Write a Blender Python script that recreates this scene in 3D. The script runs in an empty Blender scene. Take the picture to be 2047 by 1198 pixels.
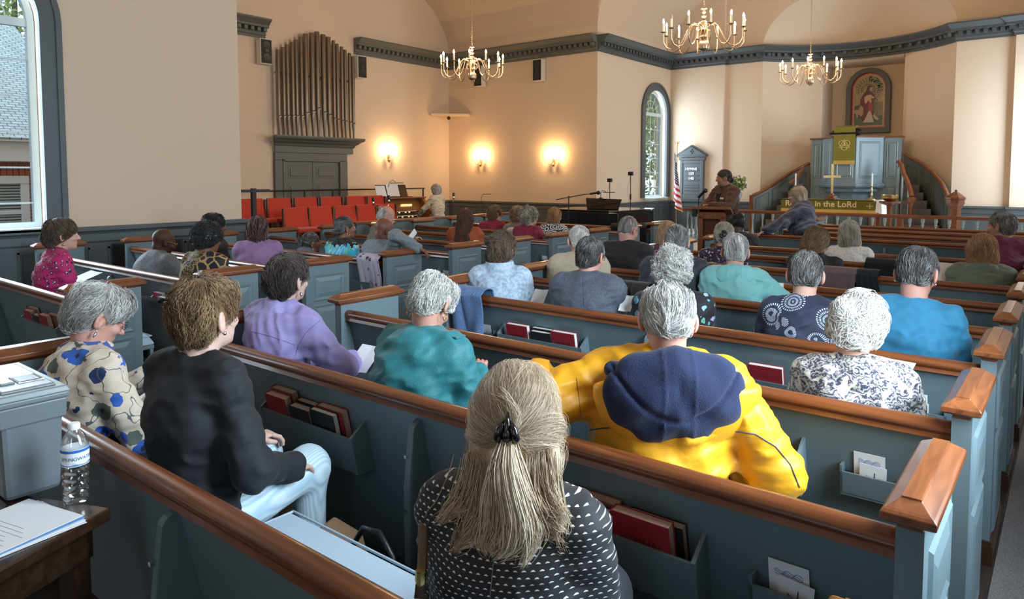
import bpy, bmesh, math, random
import numpy as np
from mathutils import Vector, Matrix
import os
PI=math.pi
random.seed(4); RS=np.random.RandomState(7)
S=bpy.context.scene; C=S.collection
# ---------------------------------------------------------------- camera
PITCH=math.radians(3.5738); YAW=math.radians(38.588)
cd=bpy.data.cameras.new('camera'); cam=bpy.data.objects.new('camera',cd); C.objects.link(cam); S.camera=cam
FWD=Vector((-math.sin(YAW)*math.cos(PITCH),math.cos(YAW)*math.cos(PITCH),-math.sin(PITCH)))
RGT=Vector((math.cos(YAW),math.sin(YAW),0)); UPV=RGT.cross(FWD)
mw=Matrix((RGT,UPV,-FWD)).transposed().to_4x4(); mw.translation=Vector((0,0,1.62)); cam.matrix_world=mw
cd.sensor_width=36; cd.sensor_fit='HORIZONTAL'; cd.lens=1409/2047*36; cd.shift_y=-(599-441)/2047; cd.clip_start=.05; cd.clip_end=200
# ---------------------------------------------------------------- world and colour
W=bpy.data.worlds.new('sky'); S.world=W; W.use_nodes=True
nt=W.node_tree; bg=nt.nodes['Background']; bg.inputs[0].default_value=(.72,.86,1,1); bg.inputs[1].default_value=1.6
S.view_settings.view_transform='Standard'; S.view_settings.look='None'; S.view_settings.exposure=0.34; S.view_settings.gamma=1
S.view_settings.use_curve_mapping=False
cy=S.cycles
cy.max_bounces=6; cy.diffuse_bounces=3; cy.glossy_bounces=3; cy.transmission_bounces=5; cy.transparent_max_bounces=8
cy.caustics_reflective=False; cy.caustics_refractive=False; cy.sample_clamp_indirect=4
def area(name,loc,rot,sx,sy,power,col):
    l=bpy.data.lights.new(name,'AREA'); l.shape='RECTANGLE'; l.size=sx; l.size_y=sy; l.energy=power; l.color=col
    o=bpy.data.objects.new(name,l); C.objects.link(o); o.location=loc; o.rotation_euler=rot; o.visible_camera=False; o.visible_glossy=True; return o
DAY=(.70,.87,1.0)
# daylight entering through each arched window (light sits in the window opening)
WINS=[(-9,2.29),(-9,-2.3),(-9,17.55),(.4,2.29),(.4,-2.3),(.4,17.55)]
for wx,wy in WINS:
    r=(0,math.radians(-90),0) if wx<0 else (0,math.radians(90),0)
    p={(.4,2.29):230,(.4,-2.3):50,(.4,17.55):190,(-9,-2.3):40}.get((wx,wy),105)
    if (wx,wy)==(-9,17.55): p=70
    area('window_and_fill_light',(wx-.12 if wx<0 else wx+.12,wy,2.45),r,2.7,1.15,p,DAY)
area('window_and_fill_light',(5.1,9.9,3.0),(0,math.radians(90),0),2.8,3.0,270,DAY)      # added fill light in the right transept, no window built there
area('window_and_fill_light',(-4.3,-5.6,3.2),(math.radians(80),0,0),3.4,2.6,14,DAY)     # added weak fill from behind, standing before the windowless back wall
# ---------------------------------------------------------------- helpers
def tag(o,label=None,cat=None,group=None,kind=None):
    if label: o['label']=label
    if cat: o['category']=cat
    if group: o['group']=group
    if kind: o['kind']=kind
    return o
def empty(name,loc=(0,0,0),rz=0,parent=None):
    o=bpy.data.objects.new(name,None); C.objects.link(o); o.location=loc; o.rotation_euler=(0,0,rz); o.empty_display_size=.1
    if parent: o.parent=parent
    return o
def thing(name,label,cat,loc=(0,0,0),rz=0,group=None): return tag(empty(name,loc,rz),label,cat,group)
class MB:
    def __init__(s): s.v=[]; s.f=[]; s.m=[]
    def add(s,vs,fs,mi=0):
        n=len(s.v); s.v+= [tuple(map(float,v)) for v in vs]; s.f+=[tuple(i+n for i in f) for f in fs]; s.m+=[mi]*len(fs); return s
    def box(s,a,b,mi=0,M=None):
        x0,y0,z0=a;x1,y1,z1=b
        vs=[(x0,y0,z0),(x1,y0,z0),(x1,y1,z0),(x0,y1,z0),(x0,y0,z1),(x1,y0,z1),(x1,y1,z1),(x0,y1,z1)]
        if M is not None: vs=[tuple(M@Vector(v)) for v in vs]
        return s.add(vs,[(0,3,2,1),(4,5,6,7),(0,1,5,4),(1,2,6,5),(2,3,7,6),(3,0,4,7)],mi)
    def prism(s,poly,h0,h1,axis='x',mi=0,M=None):
        n=len(poly)
        def P(u,v,h): return {'x':(h,u,v),'y':(u,h,v),'z':(u,v,h)}[axis]
        vs=[P(u,v,h0) for u,v in poly]+[P(u,v,h1) for u,v in poly]
        if M is not None: vs=[tuple(M@Vector(v)) for v in vs]
        fs=[tuple(range(n))[::-1],tuple(range(n,2*n))]+[(i,(i+1)%n,n+(i+1)%n,n+i) for i in range(n)]
        return s.add(vs,fs,mi)
    def tube(s,pts,r,n=8,mi=0,cap=True,flat=1.0):
        pts=[Vector(p) for p in pts]; rr=r if hasattr(r,'__len__') else [r]*len(pts)
        vs=[];fs=[];prev=None
        for i,p in enumerate(pts):
            t=(pts[min(i+1,len(pts)-1)]-pts[max(i-1,0)]); t.normalize()
            if prev is None:
                a=Vector((0,0,1)) if abs(t.z)<.9 else Vector((1,0,0)); u=t.cross(a).normalized()
            else: u=(prev-t*prev.dot(t)).normalized()
            prev=u; w=t.cross(u)
            for k in range(n):
                a=2*PI*k/n; vs.append(p+(u*math.cos(a)+w*math.sin(a)*flat)*rr[i])
        for i in range(len(pts)-1):
            for k in range(n): fs.append((i*n+k,i*n+(k+1)%n,(i+1)*n+(k+1)%n,(i+1)*n+k))
        if cap: fs.append(tuple(range(n))[::-1]); fs.append(tuple(range((len(pts)-1)*n,len(pts)*n)))
        return s.add(vs,fs,mi)
    def lathe(s,prof,c=(0,0,0),n=16,mi=0,sq=0,M=None):
        vs=[];fs=[]
        for r,z in prof:
            for k in range(n):
                a=2*PI*k/n+sq; v=Vector((c[0]+r*math.cos(a),c[1]+r*math.sin(a),c[2]+z)); vs.append(M@v if M is not None else v)
        m=len(prof)
        for i in range(m-1):
            for k in range(n): fs.append((i*n+k,i*n+(k+1)%n,(i+1)*n+(k+1)%n,(i+1)*n+k))
        fs.append(tuple(range(n))[::-1]); fs.append(tuple(range((m-1)*n,m*n)))
        return s.add(vs,fs,mi)
    def ball(s,c,r,n=12,mi=0):
        r=r if hasattr(r,'__len__') else (r,r,r); pr=[]
        vs=[];fs=[];m=n//2+1
        for i in range(m):
            t=PI*i/(m-1)
            for k in range(n):
                a=2*PI*k/n; vs.append((c[0]+r[0]*math.sin(t)*math.cos(a),c[1]+r[1]*math.sin(t)*math.sin(a),c[2]-r[2]*math.cos(t)))
        for i in range(m-1):
            for k in range(n): fs.append((i*n+k,i*n+(k+1)%n,(i+1)*n+(k+1)%n,(i+1)*n+k))
        return s.add(vs,fs,mi)
    def build(s,name,mats,parent=None,smooth=False,bevel=0,loc=None,rot=None):
        me=bpy.data.meshes.new(name); me.from_pydata(s.v,[],s.f)
        mats=mats if isinstance(mats,(list,tuple)) else [mats]
        for m in mats: me.materials.append(m)
        if len(mats)>1: me.polygons.foreach_set('material_index',s.m)
        o=bpy.data.objects.new(name,me); C.objects.link(o)
        if smooth:
            me.polygons.foreach_set('use_smooth',[True]*len(me.polygons))
            if smooth!='all': me.set_sharp_from_angle(angle=math.radians(40))
        if bevel:
            b=o.modifiers.new('bevel','BEVEL'); b.width=bevel; b.segments=2; b.limit_method='ANGLE'; b.angle_limit=math.radians(40)
        if parent: o.parent=parent
        if loc is not None: o.location=loc
        if rot is not None: o.rotation_euler=rot
        me.update(); return o
def copy_tree(o,parent=None):
    c=o.copy(); C.objects.link(c); c.parent=parent
    for ch in [x for x in KIDS(o)]: copy_tree(ch,c)
    return c
def KIDS(o): return [x for x in C.objects if x.parent==o]
def text(name,body,size,m,parent,loc,rot,extrude=.0004,align='CENTER',offset=0):
    cu=bpy.data.curves.new(name,'FONT'); cu.body=body; cu.size=size; cu.align_x=align; cu.extrude=extrude; cu.offset=offset; cu.resolution_u=3
    o=bpy.data.objects.new(name+'_c',cu); C.objects.link(o); dg=bpy.context.evaluated_depsgraph_get()
    me=bpy.data.meshes.new_from_object(o.evaluated_get(dg)); me.name=name; bpy.data.objects.remove(o)
    me.materials.clear(); me.materials.append(m); q=bpy.data.objects.new(name,me); C.objects.link(q); q.parent=parent; q.location=loc; q.rotation_euler=rot; return q
# ---------------------------------------------------------------- materials
MATS={}
def nodes(m): return m.node_tree.nodes, m.node_tree.links
def mat(name,col,rough=.5,metal=0,bump=None,spec=.5,sheen=0,coat=0,emit=None,es=1,var=None,alpha=1,sss=0):
    if name in MATS: return MATS[name]
    m=bpy.data.materials.new(name); m.use_nodes=True; N,L=nodes(m); b=N['Principled BSDF']
    b.inputs['Base Color'].default_value=(*col,1); b.inputs['Roughness'].default_value=rough; b.inputs['Metallic'].default_value=metal
    b.inputs['Specular IOR Level'].default_value=spec
    if sheen: b.inputs['Sheen Weight'].default_value=sheen; b.inputs['Sheen Roughness'].default_value=.4
    if coat: b.inputs['Coat Weight'].default_value=coat; b.inputs['Coat Roughness'].default_value=.12
    if emit: b.inputs['Emission Color'].default_value=(*emit,1); b.inputs['Emission Strength'].default_value=es
    if bump:
        tc=N.new('ShaderNodeTexCoord'); nz=N.new('ShaderNodeTexNoise'); nz.inputs['Scale'].default_value=bump[0]; nz.inputs['Detail'].default_value=3
        bp=N.new('ShaderNodeBump'); bp.inputs['Strength'].default_value=bump[1]; bp.inputs['Distance'].default_value=.01
        L.new(tc.outputs['Object'],nz.inputs['Vector']); L.new(nz.outputs['Fac'],bp.inputs['Height']); L.new(bp.outputs[0],b.inputs['Normal'])
    if var:
        tc=N.new('ShaderNodeTexCoord'); nz=N.new('ShaderNodeTexNoise'); nz.inputs['Scale'].default_value=var[0]; nz.inputs['Detail'].default_value=5
        mx=N.new('ShaderNodeMix'); mx.data_type='RGBA'; mx.inputs['A'].default_value=(*col,1); mx.inputs['B'].default_value=(*var[1],1)
        L.new(tc.outputs['Object'],nz.inputs['Vector']); L.new(nz.outputs['Fac'],mx.inputs['Factor']); L.new(mx.outputs['Result'],b.inputs['Base Color'])
    MATS[name]=m; return m
def ramp(N,stops,interp='LINEAR'):
    r=N.new('ShaderNodeValToRGB'); cr=r.color_ramp; cr.interpolation=interp
    while len(cr.elements)<len(stops): cr.elements.new(.5)
    for e,(p,c) in zip(cr.elements,stops): e.position=p; e.color=(*c,1) if len(c)==3 else c
    return r
def wood(name,c1,c2,axis='x',scale=6,rough=.32,coat=.35):
    if name in MATS: return MATS[name]
    m=mat(name,c1,rough,coat=coat); N,L=nodes(m); b=N['Principled BSDF']
    tc=N.new('ShaderNodeTexCoord'); mp=N.new('ShaderNodeMapping')
    k={'x':(.08,1,1),'y':(1,.08,1),'z':(1,1,.08)}[axis]; mp.inputs['Scale'].default_value=[scale*4*q for q in k]
    nz=N.new('ShaderNodeTexNoise'); nz.inputs['Scale'].default_value=1.6; nz.inputs['Detail'].default_value=8; nz.inputs['Distortion'].default_value=.8
    r=ramp(N,[(.3,c1),(.7,c2)]); bp=N.new('ShaderNodeBump'); bp.inputs['Strength'].default_value=.06; bp.inputs['Distance'].default_value=.005
    L.new(tc.outputs['Object'],mp.inputs[0]); L.new(mp.outputs[0],nz.inputs['Vector']); L.new(nz.outputs['Fac'],r.inputs[0]); L.new(r.outputs[0],b.inputs['Base Color'])
    L.new(nz.outputs['Fac'],bp.inputs['Height']); L.new(bp.outputs[0],b.inputs['Normal']); return m
M_wall=mat('plaster',(.74,.58,.44),.85,bump=(60,.08),spec=.2)
M_ceil=mat('ceiling_plaster',(.72,.55,.41),.9,spec=.2)
M_trim=mat('trim_paint',(.085,.098,.106),.45,bump=(25,.05))
M_trim2=mat('olive_trim_paint',(.125,.13,.115),.5,bump=(25,.05))
M_pew=mat('pew_paint',(.140,.192,.212),.38,bump=(30,.05))
M_wx=wood('rail_wood_x',(.11,.028,.008),(.24,.070,.020),'x')
M_wy=wood('cap_wood_y',(.12,.032,.009),(.27,.085,.027),'y')
M_wz=wood('wood_upright',(.16,.045,.016),(.27,.085,.03),'z')
M_dark=wood('dark_table_wood',(.02,.009,.005),(.05,.022,.011),'x',coat=.6,rough=.2)
M_white=mat('white_paint',(.8,.8,.8),.4)
M_black=mat('black_plastic',(.012,.012,.013),.4)
M_paper=mat('white_paper',(.82,.83,.85),.6)
M_brass=mat('brass',(.85,.62,.28),.22,1)
M_pewter=mat('pewter_chandelier',(.50,.37,.27),.36,.8)
M_chrome=mat('chrome',(.7,.72,.75),.15,1)
# ================================================================ the room
XL,XR,YB,YT0,YT1,YF,XTL,XTR=-9.0,.4,-5.8,5.28,14.54,18.42,-13.88,5.3
ZS=4.98; XC=-4.3; YC=9.91
def st(o): o['kind']='structure'; return o
# floor: carpet in the aisles, boards below
mf=mat('floor_carpet',(.20,.18,.175),.95); N,L=nodes(mf); b=N['Principled BSDF']
tc=N.new('ShaderNodeTexCoord'); nz=N.new('ShaderNodeTexNoise'); nz.inputs['Scale'].default_value=220; nz.inputs['Detail'].default_value=2
r=ramp(N,[(.3,(.11,.10,.10)),(.7,(.25,.23,.225))]); L.new(tc.outputs['Object'],nz.inputs['Vector']); L.new(nz.outputs['Fac'],r.inputs[0]); L.new(r.outputs[0],b.inputs['Base Color'])
mfd=wood('floor_boards',(.020,.014,.011),(.045,.032,.026),'y',rough=.45,coat=.1)
st(MB().box((XTL-.3,YB-.3,-.12),(XTR+.3,YF+2.4,0)).build('floor',mfd))
for i,(a,b_) in enumerate((((-4.93,YB,0),(-3.44,13.1,.012)),((-.20,YB,0),(.36,13.1,.012)),((-8.95,YB,0),(-8.48,5.2,.012)),((-3.44,12.95,0),(-.2,13.12,.012)),((-8.95,10.4,0),(-4.93,13.12,.012)))): st(MB().box(a,b_).build('floor_runner',mf))
M_cream=mat('cream_carpet',(.62,.60,.57),.95,bump=(200,.1))
st(MB().box((-8.95,13.15,0),(.35,15.0,.16)).box((-8.95,15.0,0),(.35,18.4,.17)).build('floor',M_cream))
# walls with arched openings
def arch(u0,hw,zs,z0,n=20): return [(u0-hw,z0),(u0+hw,z0)]+[(u0+hw*math.cos(PI*i/n),zs+hw*math.sin(PI*i/n)) for i in range(n+1)]
def wall_plane(name,axis,pos,u0,u1,z0,z1,holes,depth,m=None):
    bm=bmesh.new()
    def P(u,z,d=0): return (pos+d,u,z) if axis=='x' else (u,pos+d,z)
    def loop(pts):
        vs=[bm.verts.new(P(u,z)) for u,z in pts]
        return vs,[bm.edges.new((vs[i],vs[(i+1)%len(vs)])) for i in range(len(vs))]
    E=[]; H=[]
    _,e=loop([(u0,z0),(u1,z0),(u1,z1),(u0,z1)]); E+=e
    for h in holes:
        v,e=loop(h); E+=e; H.append(v)
    bmesh.ops.triangle_fill(bm,use_beauty=True,use_dissolve=False,edges=E)
    for v in H:
        w=[bm.verts.new(tuple(x.co+(Vector((depth,0,0)) if axis=='x' else Vector((0,depth,0))))) for x in v]
        for i in range(len(v)): bm.faces.new((v[i],v[(i+1)%len(v)],w[(i+1)%len(v)],w[i]))
    me=bpy.data.meshes.new(name); bm.to_mesh(me); bm.free(); me.materials.append(m or M_wall)
    o=bpy.data.objects.new(name,me); C.objects.link(o); return st(o)
WZ=(3.33,1.05)
wall_plane('wall_left','x',XL,YB,YT0,0,7.6,[arch(2.29,.62,*WZ),arch(-2.3,.62,*WZ)],-.3)
wall_plane('wall_left','x',XL,YT1,YF,0,7.6,[arch(17.55,.62,*WZ)],-.3)
wall_plane('wall_right','x',XR,YB,YT0,0,7.6,[arch(2.29,.62,*WZ),arch(-2.3,.62,*WZ)],.3)
wall_plane('wall_right','x',XR,YT1,YF,0,7.6,[arch(17.55,.62,*WZ)],.3)
wall_plane('wall_transept','x',XTL,YT0,YT1,0,7.6,[],0)
wall_plane('wall_transept_right','x',XTR,YT0,YT1,0,7.6,[],0)
for x0,x1 in ((XTL,XL),(XR,XTR)):
    wall_plane('wall_transept_near','y',YT0,x0,x1,0,7.6,[],0); wall_plane('wall_transept_far','y',YT1,x0,x1,0,7.6,[],0)
wall_plane('wall_back','y',YB,XL,XR,0,7.6,[],0)
# front wall: projecting strips beside a curved apse
AX0,AX1,AY=-6.45,-2.17,18.52; AC=(AX0+AX1)/2; AH=(AX1-AX0)/2; SAG=1.12; AR=(AH*AH+SAG*SAG)/(2*SAG); ACY=AY+SAG-AR
def apt(x): return ACY+math.sqrt(max(AR*AR-(x-AC)**2,0))
m=MB()
m.box((XL,YF,0),(-7.45,YF+.1,7.6)); m.box((-1.09,YF,0),(XR,YF+.1,7.6))
m.box((-7.45,AY,0),(AX0,AY+.02,ZS)); m.box((AX1,AY,0),(-1.09,AY+.02,ZS))
n=40; xs=[AC-AH*math.cos(PI*i/n) for i in range(n+1)]
def za(x): return ZS+1.3*math.sqrt(max(0,1-((x-AC)/AH)**2))
for i in range(n):
    a,b_=xs[i],xs[i+1]; m.add([(a,AY,za(a)),(b_,AY,za(b_)),(b_,AY,7.6),(a,AY,7.6)],[(0,1,2,3)])
for a,b_ in ((-7.45,AX0),(AX1,-1.09)): m.add([(a,AY,ZS),(b_,AY,ZS),(b_,AY,7.6),(a,AY,7.6)],[(0,1,2,3)])
st(m.build('wall_front',M_wall))
m=MB(); RX0,RX1,RY=-5.22,-3.34,20.45
xs=[AC-AH*math.cos(PI*i/36) for i in range(37)]; xs=sorted(xs+[RX0,RX1])
for a,b_ in zip(xs,xs[1:]):
    z1=ZS; z0=0
    if a>=RX0-1e-6 and b_<=RX1+1e-6: z0=4.5
    m.add([(a,apt(a),z0),(b_,apt(b_),z0),(b_,apt(b_),z1),(a,apt(a),z1)],[(0,1,2,3)])
m.add([(RX0,apt(RX0),0),(RX0,RY,0),(RX0,RY,4.5),(RX0,apt(RX0),4.5)],[(0,1,2,3)])
m.add([(RX1,apt(RX1),0),(RX1,RY,0),(RX1,RY,4.5),(RX1,apt(RX1),4.5)],[(0,1,2,3)])
m.add([(RX0,RY,0),(RX1,RY,0),(RX1,RY,4.5),(RX0,RY,4.5)],[(0,1,2,3)])
m.add([(RX0,19.2,4.5),(RX1,19.2,4.5),(RX1,RY,4.5),(RX0,RY,4.5)],[(0,1,2,3)])
K=20
for j in range(K):
    p0,p1=j/K*PI/2,(j+1)/K*PI/2
    for a,b_ in zip(xs,xs[1:]):
        def D(x,p): return (AC+(x-AC)*math.cos(p),AY+(apt(x)-AY)*math.cos(p),ZS+1.3*math.sin(p))
        m.add([D(a,p0),D(b_,p0),D(b_,p1),D(a,p1)],[(0,1,2,3)])
o=m.build('wall_apse',M_wall); bm=bmesh.new(); bm.from_mesh(o.data); bmesh.ops.remove_doubles(bm,verts=bm.verts,dist=1e-4); bm.to_mesh(o.data); bm.free()
o.data.polygons.foreach_set('use_smooth',[True]*len(o.data.polygons)); o.data.set_sharp_from_angle(angle=math.radians(35)); st(o)
# vaulted ceiling: nave barrel crossed by transept barrel
def zn(x): return ZS+2.35*math.sqrt(max(0,1-((x-XC)/4.72)**2))
def zt(y): return ZS+2.3*math.sqrt(max(0,1-((y-YC)/4.65)**2))
def sinspace(c,h,n): return [c-h*math.cos(PI*i/n) for i in range(n+1)]
gx=sinspace(XC,4.7,90); gy=[YB+(YT0-YB)*i/6 for i in range(6)]+sinspace(YC,4.63,90)+[YT1+(AY-YT1)*i/4 for i in range(1,5)]
m=MB(); idx={}
for j,y in enumerate(gy):
    for i,x in enumerate(gx):
        z=zn(x)
        if YT0<=y<=YT1: z=max(z,zt(y))
        m.v.append((x,y,z))
nx=len(gx)
for j in range(len(gy)-1):
    for i in range(nx-1): m.f.append((j*nx+i,j*nx+i+1,(j+1)*nx+i+1,(j+1)*nx+i)); m.m.append(0)
for X0,X1 in ((XTL,XL),(XR,XTR)):
    ys=sinspace(YC,4.63,50)
    for a,b_ in zip(ys,ys[1:]): m.add([(X0,a,zt(a)),(X1,a,zt(a)),(X1,b_,zt(b_)),(X0,b_,zt(b_))],[(0,1,2,3)])
o=m.build('ceiling',M_ceil,smooth=True); st(o)
# mouldings swept along the walls, room on the right of the path
def sweep(name,path,prof,m,blocks=None,closed=False):
    mb=MB(); P=[Vector(p) for p in path]; nrm=[]
    for i in range(len(P)):
        ds=[]
        if i>0: ds.append((P[i]-P[i-1]).normalized())
        if i<len(P)-1: ds.append((P[i+1]-P[i]).normalized())
        ns=[Vector((d.y,-d.x)) for d in ds]
        nrm.append(ns[0] if len(ns)==1 else (ns[0]+ns[1])/max(.3,1+ns[0].dot(ns[1])))
    k=len(prof)
    for p,nn in zip(P,nrm):
        for d,z in prof: mb.v.append((p.x+nn.x*d,p.y+nn.y*d,z))
    for i in range(len(P)-1):
        for j in range(k-1): mb.f.append((i*k+j,i*k+j+1,(i+1)*k+j+1,(i+1)*k+j)); mb.m.append(0)
    mb.f.append(tuple(range(k))); mb.m.append(0); mb.f.append(tuple(range((len(P)-1)*k,len(P)*k))[::-1]); mb.m.append(0)
    if blocks:
        sp,d0,d1,z0,z1,w=blocks
        for i in range(len(P)-1):
            d=P[i+1]-P[i]; L_=d.length; d.normalize(); nn=Vector((d.y,-d.x)); c=max(1,int(L_/sp))
            if L_<.05: continue
            for q in range(c):
                t=(q+.5)*L_/c; a=P[i]+d*t
                Mx=Matrix(((d.x,nn.x,0,a.x),(d.y,nn.y,0,a.y),(0,0,1,0),(0,0,0,1)))
                mb.box((-w/2,d0,z0),(w/2,d1,z1),M=Mx)
    return st(mb.build(name,m))
CP=[(0,4.60),(.035,4.60),(.035,4.65),(.06,4.67),(.06,4.71),(.06,4.80),(.19,4.81),(.19,4.86),(.215,4.875),(.24,4.90),(.30,4.95),(.30,4.985),(0,4.985)]
CB=(.15,.06,.17,4.725,4.80,.075)
sweep('trim_cornice_1',[(XTL,YT0+.02),(XTL,8.78)],CP,M_trim2,CB)
arc=[(x,apt(x)) for x in [AC-AH*math.cos(PI*i/24) for i in range(25)]]
sweep('trim_cornice_2',[(XTL,11.2),(XTL,YT1),(XL,YT1)],CP,M_trim2,CB)
sweep('trim_cornice_3',[(XL,YT1),(XL,YF),(-7.45,YF),(-7.44,AY),(AX0,AY)]+arc[1:-1]+[(AX1,AY),(-1.10,AY),(-1.09,YF),(XR,YF),(XR,YT1),(XTR,YT1),(XTR,YT0),(XR,YT0),(XR,YB),(XL,YB),(XL,YT0),(XTL,YT0)],CP,M_trim,CB)
WP=[(0,0),(.035,0),(.035,.13),(.02,.15),(.02,.80),(.035,.82),(.035,.90),(.045,.92),(.07,.94),(.07,.985),(0,.985)]
def wains(name,path,h=.985,m=None):
    sweep(name,path,[(d,z*h/.985) for d,z in WP],m or M_trim)
    pm=MB(); P=[Vector(p) for p in path]
    for a,b_ in zip(P,P[1:]):
        d=b_-a; L_=d.length
        if L_<.6: continue
        d.normalize(); nn=Vector((d.y,-d.x)); c=max(1,round(L_/.95)); w=L_/c
        for q in range(c):
            o_=a+d*(q*w); Mx=Matrix(((d.x,nn.x,0,o_.x),(d.y,nn.y,0,o_.y),(0,0,1,0),(0,0,0,1)))
            x0,x1,z0,z1=.1,w-.1,.2*h,.76*h
            for A,B in (((x0,.02,z0),(x1,.032,z0+.02)),((x0,.02,z1-.02),(x1,.032,z1)),((x0,.02,z0),(x0+.02,.032,z1)),((x1-.02,.02,z0),(x1,.032,z1))): pm.box(A,B,M=Mx)
            pm.box((x0+.05,.018,z0+.05),(x1-.05,.03,z1-.05),M=Mx)
    return st(pm.build('trim_panels',m or M_trim))
wains('trim_wainscot_1',[(XL,YB),(XL,YT0),(XL-.7,YT0)],1.035)
wains('trim_wainscot_2',[(XTL,YT0),(XTL,8.92)],.94,M_trim2); 
wains('trim_wainscot_3',[(XTL,10.92),(XTL,YT1),(XL,YT1)],.955,M_trim2)
wains('trim_wainscot_4',[(XL,YT1),(XL,YF),(-7.45,YF),(-7.44,AY),(AX0,AY)],.95)
wains('trim_wainscot_5',[(AX1,AY),(-1.10,AY),(-1.09,YF),(XR,YF)],.97)
wains('trim_wainscot_6',[(XR,YT0),(XR,YB)],1.0)
# windows
M_glass=bpy.data.materials.new('window_glass'); M_glass.use_nodes=True; N,L=nodes(M_glass); N.remove(N['Principled BSDF'])
tr=N.new('ShaderNodeBsdfTransparent'); gl=N.new('ShaderNodeBsdfGlossy'); gl.inputs['Roughness'].default_value=.02; fr=N.new('ShaderNodeFresnel'); mx=N.new('ShaderNodeMixShader')
tr.inputs[0].default_value=(.93,.97,.97,1); L.new(fr.outputs[0],mx.inputs[0]); L.new(tr.outputs[0],mx.inputs[1]); L.new(gl.outputs[0],mx.inputs[2]); L.new(mx.outputs[0],N['Material Output'].inputs[0])
M_sash=mat('window_sash_paint',(.62,.72,.74),.4)
def window(i,wx,wy,cols):
    s=1 if wx>0 else -1   # outward direction in x
    root=st(empty('window_%d'%i,(wx,wy,0)))
    def ring(o_,i_,zs,z0,x0,x1,m,name,bottom=True):
        mb=MB(); a=arch(0,o_,zs,z0-(o_-i_ if bottom else 0)); b_=arch(0,i_,zs,z0); n=len(a)
        for q in range(n):
            if not bottom and q==0: continue
            r=(q+1)%n
            vs=[(x0,a[q][0],a[q][1]),(x0,a[r][0],a[r][1]),(x0,b_[r][0],b_[r][1]),(x0,b_[q][0],b_[q][1])]
            vs+=[(x1,v[1],v[2]) for v in vs]
            mb.add(vs,[(0,1,2,3),(4,7,6,5),(0,4,5,1),(2,6,7,3),(1,5,6,2),(3,7,4,0)])
        o=mb.build(name,m,root); return o
    ring(.80,.615,3.33,1.05,-.035*s,.03*s,M_trim,'window_casing',False)
    ring(.83,.77,3.33,1.05,-.055*s,0*s,M_trim,'window_casing_edge',False)
    ring(.615,.545,3.33,1.11,.12*s,.20*s,M_sash,'window_frame')
    mb=MB(); mb.box((.13*s if s>0 else -.19,-.55,3.27),(.19*s if s>0 else -.13,.55,3.36))
    x0,x1=sorted((.15*s,.17*s)); g=1.09/cols
    for c in range(1,cols):
        u=-.545+g*c; mb.box((x0,u-.009,1.11),(x1,u+.009,3.3))
    z=3.3-.395
    while z>1.2: mb.box((x0,-.545,z-.009),(x1,.545,z+.009)); z-=.395
    for a in (30,60,90,120,150):
        c_,s_=math.cos(math.radians(a)),math.sin(math.radians(a)); mb.tube([(.16*s,c_*.17,3.33+s_*.17),(.16*s,c_*.55,3.33+s_*.55)],.009,5)
    mb.tube([(.16*s,.17*math.cos(PI*q/10),3.33+.17*math.sin(PI*q/10)) for q in range(11)],.009,5)
    mb.tube([(.16*s,.36*math.cos(PI*q/12),3.33+.36*math.sin(PI*q/12)) for q in range(13)],.009,5)
    mb.build('window_muntins',M_sash,root)
    mb=MB(); a=arch(0,.56,3.33,1.09); mb.add([(.16*s,u,z) for u,z in a],[tuple(range(len(a)))]); mb.build('window_pane',M_glass,root)
    x0,x1=sorted((-.07*s,.2*s)); MB().box((x0,-.66,1.0),(x1,.66,1.052)).build('window_sill',M_sash,root,bevel=.008)
for i,((wx,wy),c_) in enumerate(zip(WINS,(3,3,4,3,3,4))): window(i+1,wx,wy,c_)
# ---------------------------------------------------------------- double door, ledge and organ pipes on the transept wall
dr=st(empty('door_1',(XTL,9.91,0)))
mb=MB()
for y0,y1 in ((-.99,-.76),(.76,.99)): mb.box((0,y0,0),(.09,y1,1.984))
mb.box((0,-.985,1.985),(.088,.985,2.155)); mb.box((.0,-.80,0),(.11,-.75,2.0)); mb.box((.0,.75,0),(.11,.80,2.0)); mb.box((0,-.8,1.96),(.11,.8,2.02))
mb.build('door_frame',M_trim2,dr,bevel=.008)
for y0,y1 in ((-.75,-.004),(.004,.75)):
    mb=MB().box((.02,y0,.01),(.06,y1,1.96))
    for z0,z1 in ((.2,.75),(.9,1.45),(1.58,1.86)):
        a,b_=y0+.1,y1-.1; mb.box((.05,a,z0),(.068,b_,z1)); mb.box((.05,a+.05,z0+.05),(.085,b_-.05,z1-.05))
    lf=mb.build('door_leaf',M_trim2,dr,bevel=.01)
    if y0<0: MB().ball((.11,y1-.06,1.0),.028).tube([(.05,y1-.06,1.0),(.11,y1-.06,1.0)],.012).build('door_knob',M_brass,lf,smooth=True)
t=thing('organ_ledge','wide grey moulded wooden ledge over the double doors, carrying the organ pipes','ledge',(XTL,9.99,2.16))
LP=[(0,0),(.10,0),(.10,.14),(.13,.15),(.16,.20),(.24,.24),(.27,.27),(.36,.30),(.38,.34),(.38,.37),(0,.37)]
mb=MB(); path=[(0,-1.1),(0,1.1)]
k=len(LP)
for off,yy in ((-1,-1.02),(1,1.02)):
    for d,z in LP: mb.v.append((d,yy+off*d*.55,z))
for j in range(k): mb.f.append((j,(j+1)%k,k+(j+1)%k,k+j)); mb.m.append(0)
mb.f.append(tuple(range(k))[::-1]); mb.f.append(tuple(range(k,2*k))); mb.m+=[0,0]
mb.build('ledge_moulding',M_trim2,t)
M_pipe=mat('zinc_pipe',(.30,.245,.19),.42,.75,var=(3,(.20,.165,.13)))
M_pfoot=mat('zinc_pipe_foot',(.36,.30,.23),.36,.8)
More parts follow.
